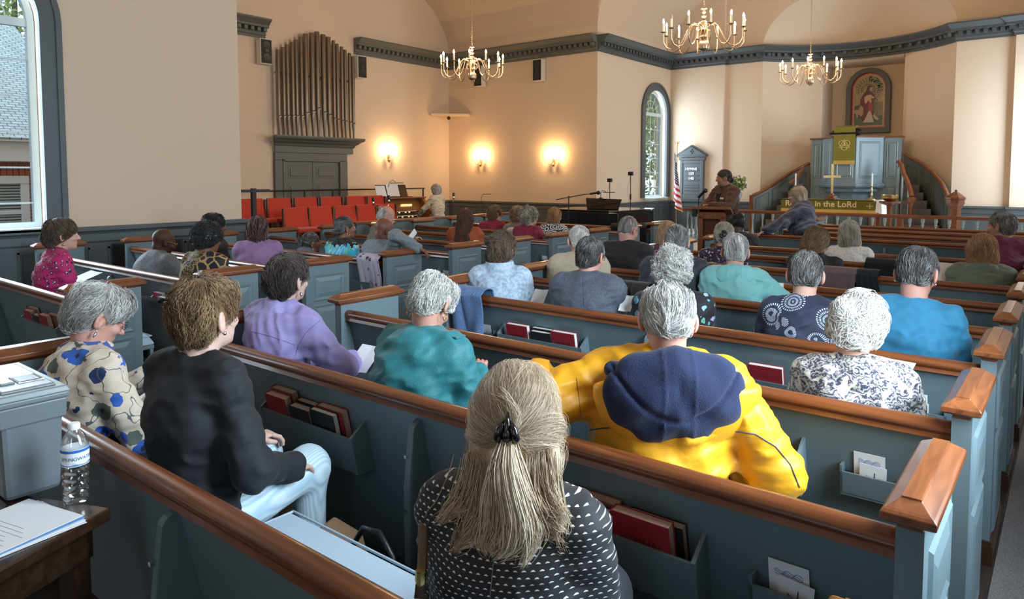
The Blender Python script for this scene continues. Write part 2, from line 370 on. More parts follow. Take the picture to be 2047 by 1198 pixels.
po=thing('organ_pipes','tall rank of dull bronze coloured organ pipes standing in a pointed arc','organ pipes',(XTL,9.99,2.535))
tops=[4.38,4.44,4.52,4.59,4.66,4.74,4.82,4.86,4.92,4.88,4.85,4.79,4.73,4.68,4.62,4.56,4.5]
big=(6,7,8,9,10); ys=-.99; 
ww=[.115]*17
for q in big: ww[q]=.155
mid=[2.93,2.94,2.95,2.96,2.96,2.97,3.04,3.09,3.17,3.09,3.04,2.97,2.95,2.93,2.92,2.9,2.88]
tot=sum(ww); y=-tot/2
for q in range(17):
    r=.060 if q in big else .040; y0=y+ww[q]/2; y+=ww[q]; zt_=tops[q]-2.535; zm=mid[q]-2.535; x=.20+(.02 if q%2 else 0)
    ob=MB().lathe([(.012,0),(.02,.02),(r*.97,zm-.02),(r,zm),(r,zt_-.004),(r*.96,zt_),(r*.9,zt_-.02)],(x,y0,0),14).build('organ_pipe',M_pipe,po,smooth=True)
    MB().box((x+r-.006,y0-r*.7,zm-.005),(x+r+.008,y0+r*.7,zm+.006)).box((x+r-.004,y0-r*.55,zm+.006),(x+r+.004,y0+r*.55,zm+.035),1).build('pipe_mouth',[M_pfoot,M_black],ob)
MB().box((.1,-1.0,1.35),(.13,1.0,1.39)).build('pipe_rack',M_trim2,po)
# ---------------------------------------------------------------- beyond the window: brick house, trees, lawn
mbk=mat('brick',(.35,.12,.08),.85); N,L=nodes(mbk); b=N['Principled BSDF']; tc=N.new('ShaderNodeTexCoord'); sp=N.new('ShaderNodeSeparateXYZ'); mp=N.new('ShaderNodeCombineXYZ'); L.new(tc.outputs['Object'],sp.inputs[0]); L.new(sp.outputs[1],mp.inputs[0]); L.new(sp.outputs[2],mp.inputs[1])
bt=N.new('ShaderNodeTexBrick'); bt.inputs['Scale'].default_value=4.5; bt.inputs['Color1'].default_value=(.42,.12,.07,1); bt.inputs['Color2'].default_value=(.27,.10,.075,1); bt.inputs['Mortar'].default_value=(.5,.46,.42,1); bt.inputs['Mortar Size'].default_value=.03
L.new(mp.outputs[0],bt.inputs[0]); L.new(bt.outputs[0],b.inputs['Base Color'])
msl=mat('slate_shingles',(.3,.36,.38),.8); N,L=nodes(msl); b=N['Principled BSDF']; tc=N.new('ShaderNodeTexCoord'); mp=N.new('ShaderNodeMapping'); mp.inputs['Rotation'].default_value=(0,0,math.radians(90))
bt=N.new('ShaderNodeTexBrick'); bt.inputs['Scale'].default_value=3.2; bt.inputs['Color1'].default_value=(.56,.66,.68,1); bt.inputs['Color2'].default_value=(.44,.53,.55,1); bt.inputs['Mortar'].default_value=(.10,.12,.13,1); bt.inputs['Mortar Size'].default_value=.022
L.new(tc.outputs['Object'],mp.inputs[0]); L.new(mp.outputs[0],bt.inputs[0]); L.new(bt.outputs[0],b.inputs['Base Color'])
h=thing('brick_house','red brick house with pale grey shingled roof seen through the arched window','house',(-13.6,2.5,-.2))
MB().box((-4,-7,0),(0,2.5,2.36)).build('wall',mbk,h)
mb=MB(); mb.box((-.02,-7,2.06),(.22,2.6,2.42)); mb.box((.18,-7.1,2.38),(.32,2.7,2.46)); mb.build('eaves_board',M_white,h,bevel=.01)
mb=MB(); mb.add([(.34,-7.2,2.44),(.34,2.75,2.44),(-4.2,2.75,5.1),(-4.2,-7.2,5.1)],[(0,1,2,3)]); o=mb.build('roof',msl,h); so=o.modifiers.new('s','SOLIDIFY'); so.thickness=.06
mb=MB(); 
for q in range(28): mb.box((.0,-.6+q*.085,1.80),(.03,-.525+q*.085,2.03))
mb.build('brick_header',mat('header_brick',(.40,.13,.08),.85),h)
w=MB(); 
for A,B in (((.0,-.15,.75),(.06,-.03,1.82)),((.0,1.17,.75),(.06,1.29,1.82)),((.0,-.15,1.70),(.07,1.29,1.83)),((-.02,-.15,.68),(.1,1.29,.76)),((0,-.05,1.2),(.04,1.2,1.26))): w.box(A,B)
wn=w.build('window',M_white,h,bevel=.008); wn.location.y=.36
mb=MB()
for q in range(20): mb.box((.005,-.02,.79+q*.047),(.02,1.17,.815+q*.047))
mb.box((0,-.03,.76),(.004,1.17,1.72),1); mb.build('blinds',[mat('blind_slat',(.45,.5,.5),.5),mat('window_dark',(.08,.1,.1),.3)],wn)
M_leaf=mat('leaves',(.16,.27,.07),.6,var=(2.5,(.36,.46,.16)))
M_bark=mat('bark',(.10,.08,.06),.9)
def tree(x,y,h,r,label,n=5000,seed=1):
    rs=np.random.RandomState(seed); t=thing('tree',label,'tree',(x,y,-.3),group=None)
    MB().tube([(0,0,0),(.1,0,h*.5),(0,.1,h)],[.16,.11,.05],8).build('trunk',M_bark,t,smooth=True)
    cs=rs.normal(size=(26,3))*[r*.5,r*.5,h*.24]+[0,0,h*.62]
    c=cs[rs.randint(0,26,n)]+rs.normal(size=(n,3))*r*.26
    a=rs.normal(size=(n,3)); a/=np.linalg.norm(a,axis=1)[:,None]; b2=np.cross(a,rs.normal(size=(n,3))); b2/=np.linalg.norm(b2,axis=1)[:,None]
    s=.09; v=np.stack([c-a*s,c+b2*s*.6,c+a*s,c-b2*s*.6],1).reshape(-1,3); f=np.arange(4*n).reshape(-1,4)
    me=bpy.data.meshes.new('foliage'); me.from_pydata(v.tolist(),[],f.tolist()); me.materials.append(M_leaf)
    o=bpy.data.objects.new('foliage',me); C.objects.link(o); o.parent=t
tree(-22,6.5,7.5,2.6,'leafy green tree rising behind the shingled roof',7000,3)
tree(-22.5,.2,7.0,2.2,'second leafy tree further along behind the shingled roof',5000,4)
tree(-12.5,20.2,6.0,1.9,'bright green bushy tree close outside the narrow arched window',8000,5)
tree(-13.8,25.5,7.5,2.2,'paler green tree filling the upper part of the narrow arched window',7000,6)
st(MB().box((-60,-30,-.5),(60,60,-.31)).build('ground',mat('grass_ground',(.12,.2,.06),.9,var=(3,(.2,.28,.1)))))
# ================================================================ pews
def ROW(k): return .85+.89*k
TILT=.22   # lean of the back: bottom sits forward of the rail
def backy(z): return (.80-z)*TILT
def pew_cap(sx):   # wooden cap, long in y, centred on x=0, base z=0
    mb=MB(); L0,L1,w=-.085,.43,.054
    rings=[(0,.030,-.034),(.012,.028,-.03),(.018,.008,-.010),(.024,0,0),(.040,0,0),(.046,.006,.006),(.050,.012,.012),(.066,.034,.040),(.070,.034,.040)]
    for z,ix,iy in rings:
        a=w-max(ix,0) ; y0,y1=L0+abs(iy),L1-abs(iy)
        mb.v+=[(-a,y0,z),(a,y0,z),(a,y1,z),(-a,y1,z)]
    n=len(rings)
    for i in range(n-1):
        for k in range(4): mb.f.append((i*4+k,i*4+(k+1)%4,i*4+4+(k+1)%4,i*4+4+k)); mb.m.append(0)
    mb.f.append((3,2,1,0)); mb.f.append((4*n-4,4*n-3,4*n-2,4*n-1)); mb.m+=[0,0]
    return mb
M_cush=mat('cushion_cloth',(.40,.50,.60),.85,bump=(350,.15),sheen=.3)
M_skirt=mat('dark_base_wood',(.05,.02,.012),.4)
def make_pew(x0,x1,label,group,k,racks,braces,cards,outer):
    """x0..x1 world extent, row k; outer: which ends have raised panels on the outside"""
    t=thing('pew',label,'pew',((x0+x1)/2,ROW(k),0),0,group)
    a,b=x0-(x0+x1)/2,x1-(x0+x1)/2
    th=.026
    mb=MB().prism([(backy(.06),.06),(backy(.06)+th,.06),(backy(.80)+th,.80),(backy(.80),.80)],a+.05,b-.05,'x'); mb.build('backrest',M_pew,t)
    pr=[(.028,0),(.024,.010),(.022,.016),(.030,.024),(.0315,.036),(.027,.048),(.016,.057),(0,.060),(-.016,.057),(-.027,.048),(-.0315,.036),(-.030,.024),(-.022,.016),(-.024,.010),(-.028,0)]
    MB().prism([(u+.006,z+.770) for u,z in pr],a+.045,b-.045,'x').build('top_rail',M_wx,t,smooth=True)
    MB().box((a+.05,backy(.4)+.02,.405),(b-.05,.50,.43)).box((a+.05,.47,.33),(b-.05,.495,.405)).build('seat',M_pew,t,bevel=.004)
    for e,(xa,xb) in enumerate(((a-.0,a+.055),(b-.055,b))):
        mb=MB().box((xa,-.05,0),(xb,.40,.862))
        s=-1 if e==0 else 1; xo=xa if e==0 else xb
        for z0,z1 in ((.12,.52),(.57,.78)):
            y0,y1=.03,.34
            c=lambda d,y,z:(xo+s*d,y,z)
            # recessed groove frame and raised field
            P=[(y0,z0),(y1,z0),(y1,z1),(y0,z1)]; Q=[(y0+.02,z0+.02),(y1-.02,z0+.02),(y1-.02,z1-.02),(y0+.02,z1-.02)]; R=[(y0+.055,z0+.055),(y1-.055,z0+.055),(y1-.055,z1-.055),(y0+.055,z1-.055)]
            vs=[c(.009,*p) for p in P]+[c(.002,*p) for p in Q]+[c(.011,*p) for p in R]
            fs=[(i,(i+1)%4,4+(i+1)%4,4+i) for i in range(4)]+[(4+i,4+(i+1)%4,8+(i+1)%4,8+i) for i in range(4)]+[(8,9,10,11)]
            O=[(y0-.012,z0-.012),(y1+.012,z0-.012),(y1+.012,z1+.012),(y0-.012,z1+.012)]
            vs+=[c(0,*p) for p in O]; fs+=[(12+i,12+(i+1)%4,(i+1)%4,i) for i in range(4)]
            if s<0: fs=[f[::-1] for f in fs]
            mb.add(vs,fs)
        ep=mb.build('end_panel',M_pew,t)
        MB().box((xa-.014,-.068,0),(xb+.014,.417,.085)).box((xa-.008,-.06,.085),(xb+.008,.41,.10)).build('skirting',M_skirt,ep)
        cp=pew_cap(1).build('cap',M_wy,ep,bevel=.003); cp.location=((xa+xb)/2,-.02 if k==0 else 0,.858)
    def slab(u0,u1,z0,z1,d0,d1,mb):  # box lying on the rear face of the tilted back, d measured rearwards
        vs=[]
        for u in (u0,u1):
            for z,d in ((z0,d0),(z1,d0),(z1,d1),(z0,d1)): vs.append((u,backy(z)-d,z))
        return mb.add(vs,[(0,1,2,3),(7,6,5,4),(0,4,5,1),(1,5,6,2),(2,6,7,3),(3,7,4,0)])
    c0=(x0+x1)/2
    for bx in braces:
        u=bx-c0; prf=[(backy(.02),.02),(backy(.74),.74)]+[(backy(.74)-.045*math.sin(q*PI/10),.70+.04*math.cos(q*PI/10)) for q in range(6)]+[(-.055,.5),(-.05,.0)]
        br=MB().prism(prf,u-.014,u+.014,'x').build('brace',M_pew,t,bevel=.003)
        mb=MB()
        for z in (.62,.42,.22): mb.box((u-.006,-.058+ (0.0),z-.006),(u+.006,-.052,z+.006))
        mb.build('screw',M_chrome,br)
    for rx0,rx1 in racks:
        u0,u1=rx0-c0,rx1-c0; mb=MB()
        slab(u0+.011,u1-.011,.462,.60,.074,.086,mb); slab(u0+.011,u1-.011,.451,.461,-.002,.085,mb)
        for u in (u0,u1-.012):
            vs=[]
            for uu in (u,u+.012): vs+=[(uu,backy(.45),.45),(uu,backy(.66)+.0,.66),(uu,backy(.61)-.087,.605),(uu,backy(.45)-.087,.45)]
            mb.add(vs,[(0,1,2,3),(7,6,5,4),(0,4,5,1),(1,5,6,2),(2,6,7,3),(3,7,4,0)])
        mb.build('book_rack',M_pew,t)
    for cx0,cx1 in cards:
        u0,u1=cx0-c0,cx1-c0; mb=MB()
        slab(u0,u1,.49,.575,.032,.040,mb); slab(u0,u1,.485,.495,-.002,.040,mb); slab(u0,u0+.008,.49,.60,-.002,.040,mb); slab(u1-.008,u1,.49,.60,-.002,.040,mb)
        mb.build('card_rack',M_pew,t)
    return t
RP=(-3.40,-.222); LPW=(-8.44,-5.00); LSHIFT=.03
BR=[-1.83]; 
ORD=['first','second','third','fourth','fifth','sixth','seventh','eighth','ninth','tenth','eleventh','twelfth','thirteenth','fourteenth']
FROM={0:'nearest the camera, with the blue cushion',1:'just behind the yellow coat',2:'third from the camera, behind the paisley blouse',3:'fourth from the camera, behind the grey suit',4:'fifth from the camera, behind the pale teal hooded jacket',5:'sixth from the camera, behind the black shirt',6:'seventh from the camera, behind the green hooded jacket',7:'eighth from the camera, behind the dotted blouse',8:'ninth from the camera, last before the gap in the pews',10:'first beyond the gap, where the shawled woman rests her hand',11:'second beyond the gap, empty',12:'third beyond the gap, empty',13:'foremost, right before the altar rail, empty'}
p0=None; PEWS={}
for k in (0,1,2,3,4,5,6,7,8,10,11,12,13):
    lab='near block pew, '+FROM[k]
    if k in (0,1,2,3,10):
        rk={0:[],1:[(-2.78,-2.15),(-1.38,-.74)],2:[(-2.78,-2.15),(-1.38,-.74)],3:[(-2.90,-2.25),(-1.38,-.74)],10:[]}[k]
        PEWS[k]=make_pew(RP[0] if k!=10 else -3.86,RP[1],lab,'pews of the near block',k,rk,BR,[] if k==10 else [(-.615,-.40)] if k!=3 else [(-.615,-.40),(-3.14,-2.97)],'r')
    else:
        c=copy_tree(PEWS[2]); c['label']=lab; c.location.y=ROW(k); PEWS[k]=c
LEFT={0:'behind the pink blouse, hidden by the grey haired woman',1:'just behind the pink patterned blouse',2:'behind the bald man in the grey jacket',3:'behind the woman with lilac top and twists',4:'behind the tie-dye top and hung with a floral scarf',5:'behind the man in the brown jacket, white card on its back',6:'behind the long haired woman in orange',7:'behind the curly haired woman in wine red',8:'behind the swirl patterned top',9:'empty, second from the front of the far block',10:'foremost of the far block, draped with black cloth',11:'front of the far block',12:'front'}
PL={}
for k in (1,2,3,4,5,6,7,8,9,10):
    lab='far block pew, '+LEFT[k]
    if k==1: PL[1]=make_pew(LPW[0],LPW[1],lab,'pews of the far block',1,[(-5.93,-5.26),(-7.9,-7.3)],[-6.72],[(-5.22,-5.10)],'l')
    else:
        c=copy_tree(PL[1]); c['label']=lab; PL[k]=c
    PL[k].location.y=ROW(k)+LSHIFT
# seat cushions (tufted, piped)
def cushion(x0,x1,y,label,near=False):
    L_=x1-x0; nx=int(L_/.03); ny=14; W_=.40; mb=MB(); H=.055
    tx=[.2+ .30*i for i in range(int((L_-.2)/.30)+1)]
    def hz(x,v):
        e=min(x,L_-x,v,W_-v); z=H*min(1,(max(e,0)/.03))**.5
        for q in tx:
            for w in (W_*.5,):
                d=math.hypot(x-q,v-w); z-=.022*math.exp(-(d/.028)**2)
        return z
    for i in range(nx+1):
        for j in range(ny+1):
            x=L_*i/nx; v=W_*j/ny; mb.v.append((x,v,hz(x,v)))
    for i in range(nx):
        for j in range(ny):
            a=i*(ny+1)+j; mb.f.append((a,a+ny+1,a+ny+2,a+1)); mb.m.append(0)
    n=len(mb.v); mb.v+=[(0,0,-.012),(L_,0,-.012),(L_,W_,-.012),(0,W_,-.012)]; mb.f.append((n,n+3,n+2,n+1)); mb.m.append(0); c_=[0,nx*(ny+1),nx*(ny+1)+ny,ny]
    for q in range(4): mb.f.append((c_[q],c_[(q+1)%4],n+(q+1)%4,n+q)); mb.m.append(0)
    t=thing('pew_cushion',label,'cushion',(x0,y+.105,.445),0,'seat cushions of the pews')
    mb.build('cushion_pad',M_cush,t,smooth=True)
    p=MB(); 
    for z in (.047,-.008):
        
        for a,b_ in (((.012,.012,z),(L_-.012,.012,z)),((L_-.012,.012,z),(L_-.012,W_-.008,z)),((L_-.012,W_-.008,z),(.012,W_-.008,z)),((.012,W_-.008,z),(.012,.012,z))): p.tube([a,b_],.0042,8)
    p.build('piping',M_cush,t)
    bt=MB()
    for q in tx: bt.ball((q,W_*.5,H-.019),(.012,.012,.006),10)
    bt.build('tuft_button',M_cush,t,smooth=True)
    return t
cushion(-2.03,-.30,ROW(0),'light blue tufted cushion beside the seated woman in black')
for k,w in ((1,'lavender shirt'),(2,'paisley blouse'),(3,'grey suit')): cushion(-3.33,-.30,ROW(k),'pale blue cushion on the pew of the '+w)
cushion(-8.36,-5.07,ROW(1)+LSHIFT,'pale cushion on the pew of the pink patterned blouse')
cushion(-8.36,-5.07,ROW(2)+LSHIFT,'pale cushion on the pew of the bald man in grey')
# low panelled screen with wooden cap between far block and choir
t=thing('choir_screen','long low panelled screen with wooden cap between the far pews and the organ','screen',(-8.93,7.2,0))
mb=MB().box((-.03,0,0),(.03,4.5,.86))
for q in range(5): mb.box((.028,.1+q*.88,.12),(.04,.86+q*.88,.72))
mb.build('screen_panel',M_pew,t,bevel=.006); MB().box((-.06,-.05,.86),(.06,4.55,.90)).build('cap',M_wy,t,bevel=.01)
# ---------------------------------------------------------------- books and cards
def mkred(n,c): return mat(n,c,.5,bump=(300,.1))
M_red=mkred('red_cover',(.27,.012,.022)); M_blk=mkred('black_cover',(.012,.014,.016)); M_brn=mkred('brown_cover',(.16,.05,.03))
M_pages=mat('page_edges',(.60,.42,.33),.7,var=(120,(.45,.30,.22))); M_pagew=mat('white_page_edges',(.78,.75,.70),.7)
PEWT=math.atan(TILT)
def book(x,k,cover,pages,label,group,w=.16,h=.225,th=.038,slot=0,dz=0,tilt=0,title=None,ls=0,back=None):
    """standing in a rack on the rear of pew row k; slot 0 lies against the back"""
    t=thing('book',label,'book',(0,0,0),0,group)
    d=.003+slot*.036; th=min(th,.034)
    z0=.465+dz
    Mx=Matrix.Translation((x,ROW(k)+ls+backy(z0)-d,z0))@Matrix.Rotation(PEWT*1.0,4,'X')@Matrix.Rotation(tilt,4,'Y')
    t.matrix_world=Mx
    # book local: x width, y thickness (towards rear = -y), z height
    c=.003
    mb=MB().box((-w/2,-th,0),(w/2,-th+c,h)).box((-w/2,-c,0),(w/2,0,h)).box((-w/2,-th,0),(-w/2+c,0,h)); mb.build('cover',cover,t,bevel=.0015)
    MB().box((-w/2+c,-th+c,.004),(w/2-.004,-c,h-.004)).build('pages',pages,t)
    if title:
        text('title',title,.034,mat('gilt_'+cover.name,(.07,.006,.01) if cover is M_red else (.14,.14,.13),.35),t,(0,-th-.0006,h*.62),(PI/2,0,0))
    return t
G1='books in the rack behind the seated woman in black'
book(-2.665,1,M_brn,M_pages,'brown edged book behind the red one, beside the black sleeve',G1,slot=0,dz=.015)
book(-2.665,1,M_red,M_pages,'red book in front, half hidden by the black sleeve',G1,slot=1,dz=-.003,w=.15)
book(-2.50,1,M_blk,M_pages,'thin black book standing behind the black Bible',G1,slot=0,h=.215,w=.14,th=.03)
book(-2.50,1,M_blk,M_pages,'black Bible in front, with title on its cover','books in the rack behind the seated woman in black',slot=1,h=.205,w=.135,title='HOLY\nBIBLE',dz=-.003)
book(-2.335,1,M_red,M_pages,'thick red book with brown edges, rightmost in the rack by the black sleeve',G1,slot=0,w=.17,h=.225,th=.045)
book(-2.352,1,M_blk,M_pagew,'black book with white edges, in front of the thick red one',G1,slot=1,w=.155,h=.212,th=.026)
G2='books in the rack by the woman with the hair clip'
book(-.905,1,M_red,M_pages,'large red hymnal with lettered cover, right of the polka patterned shoulder',G2,slot=1,w=.18,h=.225,th=.045,title='HYMNAL')
book(-1.08,1,M_brn,M_pages,'brown edged book behind the hair ends of the blonde woman',G2,slot=0,w=.17,h=.22)
book(-1.07,1,M_blk,M_pages,'black book, left of the large red hymnal',G2,slot=1,w=.12,h=.20,th=.03)
book(-.88,1,M_blk,M_pages,'dark book just behind the large red hymnal',G2,slot=0,w=.17,h=.21,th=.03)
G3='books in the rack below the light blue fleece'
book(-2.74,3,M_red,M_pagew,'red hymnal at the left end of the rack below the blue fleece',G3,slot=1,w=.17,h=.225,title='HYMNAL')
book(-2.57,3,M_blk,M_pagew,'black book behind, in the middle of the rack below the blue fleece',G3,slot=0,w=.16,h=.215,th=.03)
book(-2.56,3,M_blk,M_pagew,'lower black book in front, between the two red hymnals',G3,slot=1,w=.15,h=.20,th=.03)
book(-2.385,3,M_red,M_pagew,'red hymnal at the right end of the rack below the suit',G3,slot=1,w=.17,h=.225,title='HYMNAL')
book(-1.17,3,M_red,M_pagew,'red hymnal peeping out between the yellow coat and the paisley blouse',None,slot=1,w=.17,h=.225)
book(-1.98,2,M_red,M_pagew,'red and white book standing right of the teal jacket elbow',None,slot=0,w=.05,h=.225)
G4='books behind the pew of the pink blouse'
for (x,c,s,w,h,l) in ((-5.84,M_brn,0,.16,.225,'reddish brown book at the left end behind the pink blouse'),(-5.80,M_red,1,.13,.215,'dark red book in front at the left end behind the pink blouse'),(-5.65,M_blk,1,.12,.2,'small black book in the middle behind the pink blouse'),(-5.5,M_red,1,.14,.22,'dark red book in front at the right end behind the pink blouse'),(-5.43,M_brn,0,.18,.225,'wide brown book at the right end behind the pink blouse')):
    book(x,1,c,M_pages,l,G4,slot=s,w=w,h=h,ls=LSHIFT)
G5='books in the far rack beyond the grey haired woman'
for (x,c,s,w,h,l) in ((-5.82,M_red,0,.16,.22,'red book under the loose white sheets in the far rack'),(-5.68,M_blk,1,.15,.2,'dark book in front, right of the loose white sheets'),(-5.50,M_red,0,.17,.225,'red book beside the brown hair of the woman in black'),(-5.47,M_brn,1,.15,.2,'tan edged book beside the brown hair of the woman in black')):
    book(x,2,c,M_pagew,l,G5,slot=s,w=w,h=h,ls=LSHIFT)
def flame_card(t,w,h):
    # red flame beside a cross on the card face
    f=MB(); pts=[(0,0),(.010,.006),(.017,.016),(.016,.028),(.020,.040),(.012,.034),(.006,.024),(.002,.014),(-.002,.008)]
    f.add([(-.018+x*-1.0+.016,-.0022,.034+z*.9) for x,z in pts],[tuple(range(len(pts)))]); f.build('flame',mat('flame_red',(.55,.02,.04),.6),t)
    MB().box((.004,-.0024,.028),(.0062,-.0018,.085)).box((-.012,-.0024,.060),(.030,-.0018,.0622)).build('cross',M_black,t)
def card(x,k,label,group,w=.085,h=.135,ls=0,logo=True,d=.012,z0=.505,rz=0,lift=0):
    t=thing('visitor_card',label,'card',(0,0,0),0,group)
    t.matrix_world=Matrix.Translation((x,ROW(k)+ls+backy(z0)-d,z0+lift))@Matrix.Rotation(PEWT*.9,4,'X')@Matrix.Rotation(rz,4,'Y')
    MB().box((-w/2,-.0016,0),(w/2,0,h)).build('card_stock',M_paper,t)
    if logo: flame_card(t,w,h)
    else:
        mb=MB()
        for q in range(3): mb.tube([(-w*.35+i*w*.07,-.002,h*.82-q*.006+.004*math.sin(i*1.7+q)) for i in range(11)],.0008,4)
        mb.build('scribble',mat('blue_ink',(.05,.12,.4),.6),t)
    return t
for k,nm,z in ((1,'lowest on the right, dim in shadow',0),(2,'in the small holder on the pew with the paisley blouse',0),(3,'small, above the rail by the paisley blouse elbow',0)):
    card(-.525,k,'tall white card, '+nm,'tall cards in the holders',w=.10,h=.150,logo=False,d=.008)
    card(-.515,k,'flame and cross card, '+nm,'flame and cross cards',w=.085,h=.112,d=.018,rz=.04 if k!=1 else .12)
card(-3.06,3,'white card beside the hanging denim jacket',None,w=.09,h=.125)
card(-5.17,5,'white card on the pew back behind the orange top',None,w=.085,h=.125,ls=LSHIFT)
card(-5.17,7,'white card on the pew back left of the beige jacket',None,w=.085,h=.125,ls=LSHIFT)
for k,x in ((2,-.43),(2,-.595)):
    MB().lathe([(.006,0),(.006,.02),(.004,.022)],(x,ROW(k)+backy(.58)-.02,.56),10).build('pen_cap',M_black,None,smooth=True)
    tag(C.objects[-1],'short black pencil end in the card holder, '+('right' if x>-.5 else 'left')+' of the cards','pencil','pencils in the card holder')
# ================================================================ chandeliers and wall lights
M_candle=mat('candle_sleeve',(.85,.80,.62),.5,emit=(1,.75,.4),es=.25)
M_bulb=mat('lit_bulb',(1,.9,.7),.3,emit=(1,.80,.52),es=38)
M_bulbw=mat('cool_lit_bulb',(.9,.95,1),.3,emit=(.75,.88,1),es=45)
M_bulboff=mat('unlit_bulb',(.75,.5,.4),.2)
WARM=(1,.70,.38)
def plight(loc,power,rad,parent=None,col=WARM):
    l=bpy.data.lights.new('lamp_light','POINT'); l.energy=power; l.shadow_soft_size=rad; l.color=col
    o=bpy.data.objects.new('lamp_light',l); C.objects.link(o); o.location=loc
    if parent: o.parent=parent
    return o
def bulb(mb,x,y,z,mi): mb.lathe([(.004,0),(.014,.014),(.016,.028),(.010,.050),(.001,.07)],(x,y,z),8,mi)
def chandelier(x,y,zb,label,phase,cool,off,power):
    t=thing('chandelier',label,'chandelier',(x,y,zb),phase,'brass candle chandeliers')
    MB().lathe([(.004,-.06),(.014,-.05),(.012,-.035),(.03,-.03),(.075,.0),(.085,.045),(.08,.08),(.05,.115),(.02,.125),(.03,.15),(.055,.17),(.03,.2),(.045,.24),(.07,.27),(.06,.31),(.02,.34),(.03,.37),(.055,.385),(.03,.40),(.018,.44),(.04,.47),(.015,.5),(.03,.53),(.012,.56),(.045,.575),(.01,.59),(.012,.64)],(0,0,.0),20).build('stem',M_pewter,t,smooth=True)
    ch=MB(); z=.64; top=zn(x) if abs(x-XC)<4.6 else 7
    top=max(zn(x) if abs(x-XC)<4.7 else 0, zt(y) if abs(y-YC)<4.63 else 0)-zb; q=0
    while z<top-.01:
        a=(q%2)*PI/2; ch.tube([(.010*math.cos(u)*math.cos(a),.010*math.cos(u)*math.sin(a),z+.02+.022*math.sin(u)) for u in [2*PI*i/8 for i in range(9)]],.0028,4); z+=.036; q+=1
    ch.lathe([(.06,0),(.06,.01),(.02,.03)][::-1],(0,0,top-.035),12)
    ch.build('chain',M_pewter,t,smooth=True)
    R=.575
    arms=[];
    for k in range(12):
        a=2*PI*k/12; c,s=math.cos(a),math.sin(a)
        P=[(.05,.29),(.11,.345),(.17,.35),(.22,.31),(.27,.20),(.32,.10),(.38,.03),(.46,.0),(.53,.03),(.57,.10),(R,.19),(R,.245)]
        pts=[]
        for i in range(len(P)-1):
            for f in (0,.5): pts.append(((P[i][0]*(1-f)+P[i+1][0]*f),(P[i][1]*(1-f)+P[i+1][1]*f)))
        pts.append(P[-1])
        m_=MB().tube([(r*c,r*s,z) for r,z in pts],.0085,6).tube([((.06+.05*math.cos(u)*.9)*c,(.06+.05*math.cos(u)*.9)*s,.22+.05*math.sin(u)) for u in [PI*i/6 for i in range(-3,8)]],.005,5)
        m_.lathe([(.006,0),(.02,.008),(.045,.014),(.047,.018),(.015,.014),(.013,.035)],(R*c,R*s,.235),14)
        ar=m_.build('arm',M_pewter,t,smooth=True)
        m_=MB().lathe([(.015,0),(.015,.115),(.009,.118)],(R*c,R*s,.262),10).build('candle',M_candle,ar,smooth=True)
        m_=MB(); bulb(m_,R*c,R*s,.378,0); m_.build('bulb',M_bulbw if k in cool else (M_bulboff if k in off else M_bulb),ar,smooth=True)
    plight((0,0,.42),power,.35,t)
    return t
chandelier(-8.85,9.9,3.44,'brass chandelier hanging in front of the organ alcove, lowest on the left',.13,(),(),110)
chandelier(-4.3,9.85,3.47,'largest brass chandelier, cut by the top edge above the lectern',.05,(5,),(8,),80)
chandelier(-4.3,15.1,3.52,'brass chandelier before the pulpit recess, hanging from a thin chain',.2,(1,),(),85)
def sconce(x,y,z,rz,label):
    t=thing('wall_sconce',label,'wall light',(x,y,z),rz,'two-candle wall sconces')
    m_=MB().lathe([(.004,-.14),(.02,-.12),(.035,-.08),(.02,-.05),(.03,-.02),(.022,.02),(.03,.05),(.008,.08),(.003,.11)],(0,.05,0),12).box((-.02,0,-.1),(.02,.03,.04)); m_.build('backplate',M_pewter,t,smooth=True)
    for s in (-1,1):
        P=[(.01,-.03),(.05,-.07),(.10,-.06),(.13,-.01),(.14,.04)]
        ar=MB().tube([(s*a,.07+.04*a/.14,b) for a,b in P],.006,6).lathe([(.005,0),(.03,.008),(.032,.012),(.01,.01)],(s*.14,.11,.04),12).build('arm',M_pewter,t,smooth=True)
        MB().lathe([(.011,0),(.011,.08),(.007,.083)],(s*.14,.11,.05),10).build('candle',M_candle,ar,smooth=True)
        b=MB(); bulb(b,s*.14,.11,.133,0); b.build('bulb',M_bulb,ar,smooth=True)
        plight((s*.14,.17,.17),13,.03,t,(1,.62,.27))
sconce(XTL,12.27,2.12,-PI/2,'lit brass wall sconce left of the chandelier, on the organ wall')
sconce(-12.67,YT1,2.02,PI,'lit brass wall sconce below the round chandelier, nearest the room corner')
sconce(-10.24,YT1,2.0,PI,'lit brass wall sconce nearest the piano')
# ---------------------------------------------------------------- loudspeakers
M_cab=mat('speaker_cabinet',(.75,.70,.62),.5); M_grille=mat('speaker_grille',(.018,.017,.017),.6,bump=(400,.3))
def wspeaker(x,y,z,rz,label):
    t=thing('wall_loudspeaker',label,'loudspeaker',(x,y,z),rz,'wall loudspeakers')
    MB().box((-.14,.03,-.27),(.14,.20,.27)).build('cabinet',M_cab,t,bevel=.01)
    g=MB().box((-.122,.20,-.252),(.122,.212,.252)); g.build('grille',M_grille,t)
    c=MB()
    for zz in (-.13,0.0,.13): c.lathe([(.02,0),(.085 if zz else .05,.006),(.09 if zz else .055,.002)],(0,0,0),14,M=Matrix.Translation((0,.212,zz))@Matrix.Rotation(-PI/2,4,'X'))
    c.build('driver',mat('speaker_driver',(.03,.03,.03),.35),t,smooth=True)
    MB().tube([(0,.05,.27),(.01,.04,.33),(0,.0,.37)],.004,5).box((-.03,0,-.1),(.03,.04,.1)).build('bracket',M_black,t)
wspeaker(XTL,8.69,4.30,-PI/2,'dark fronted wall loudspeaker left of the organ pipes')
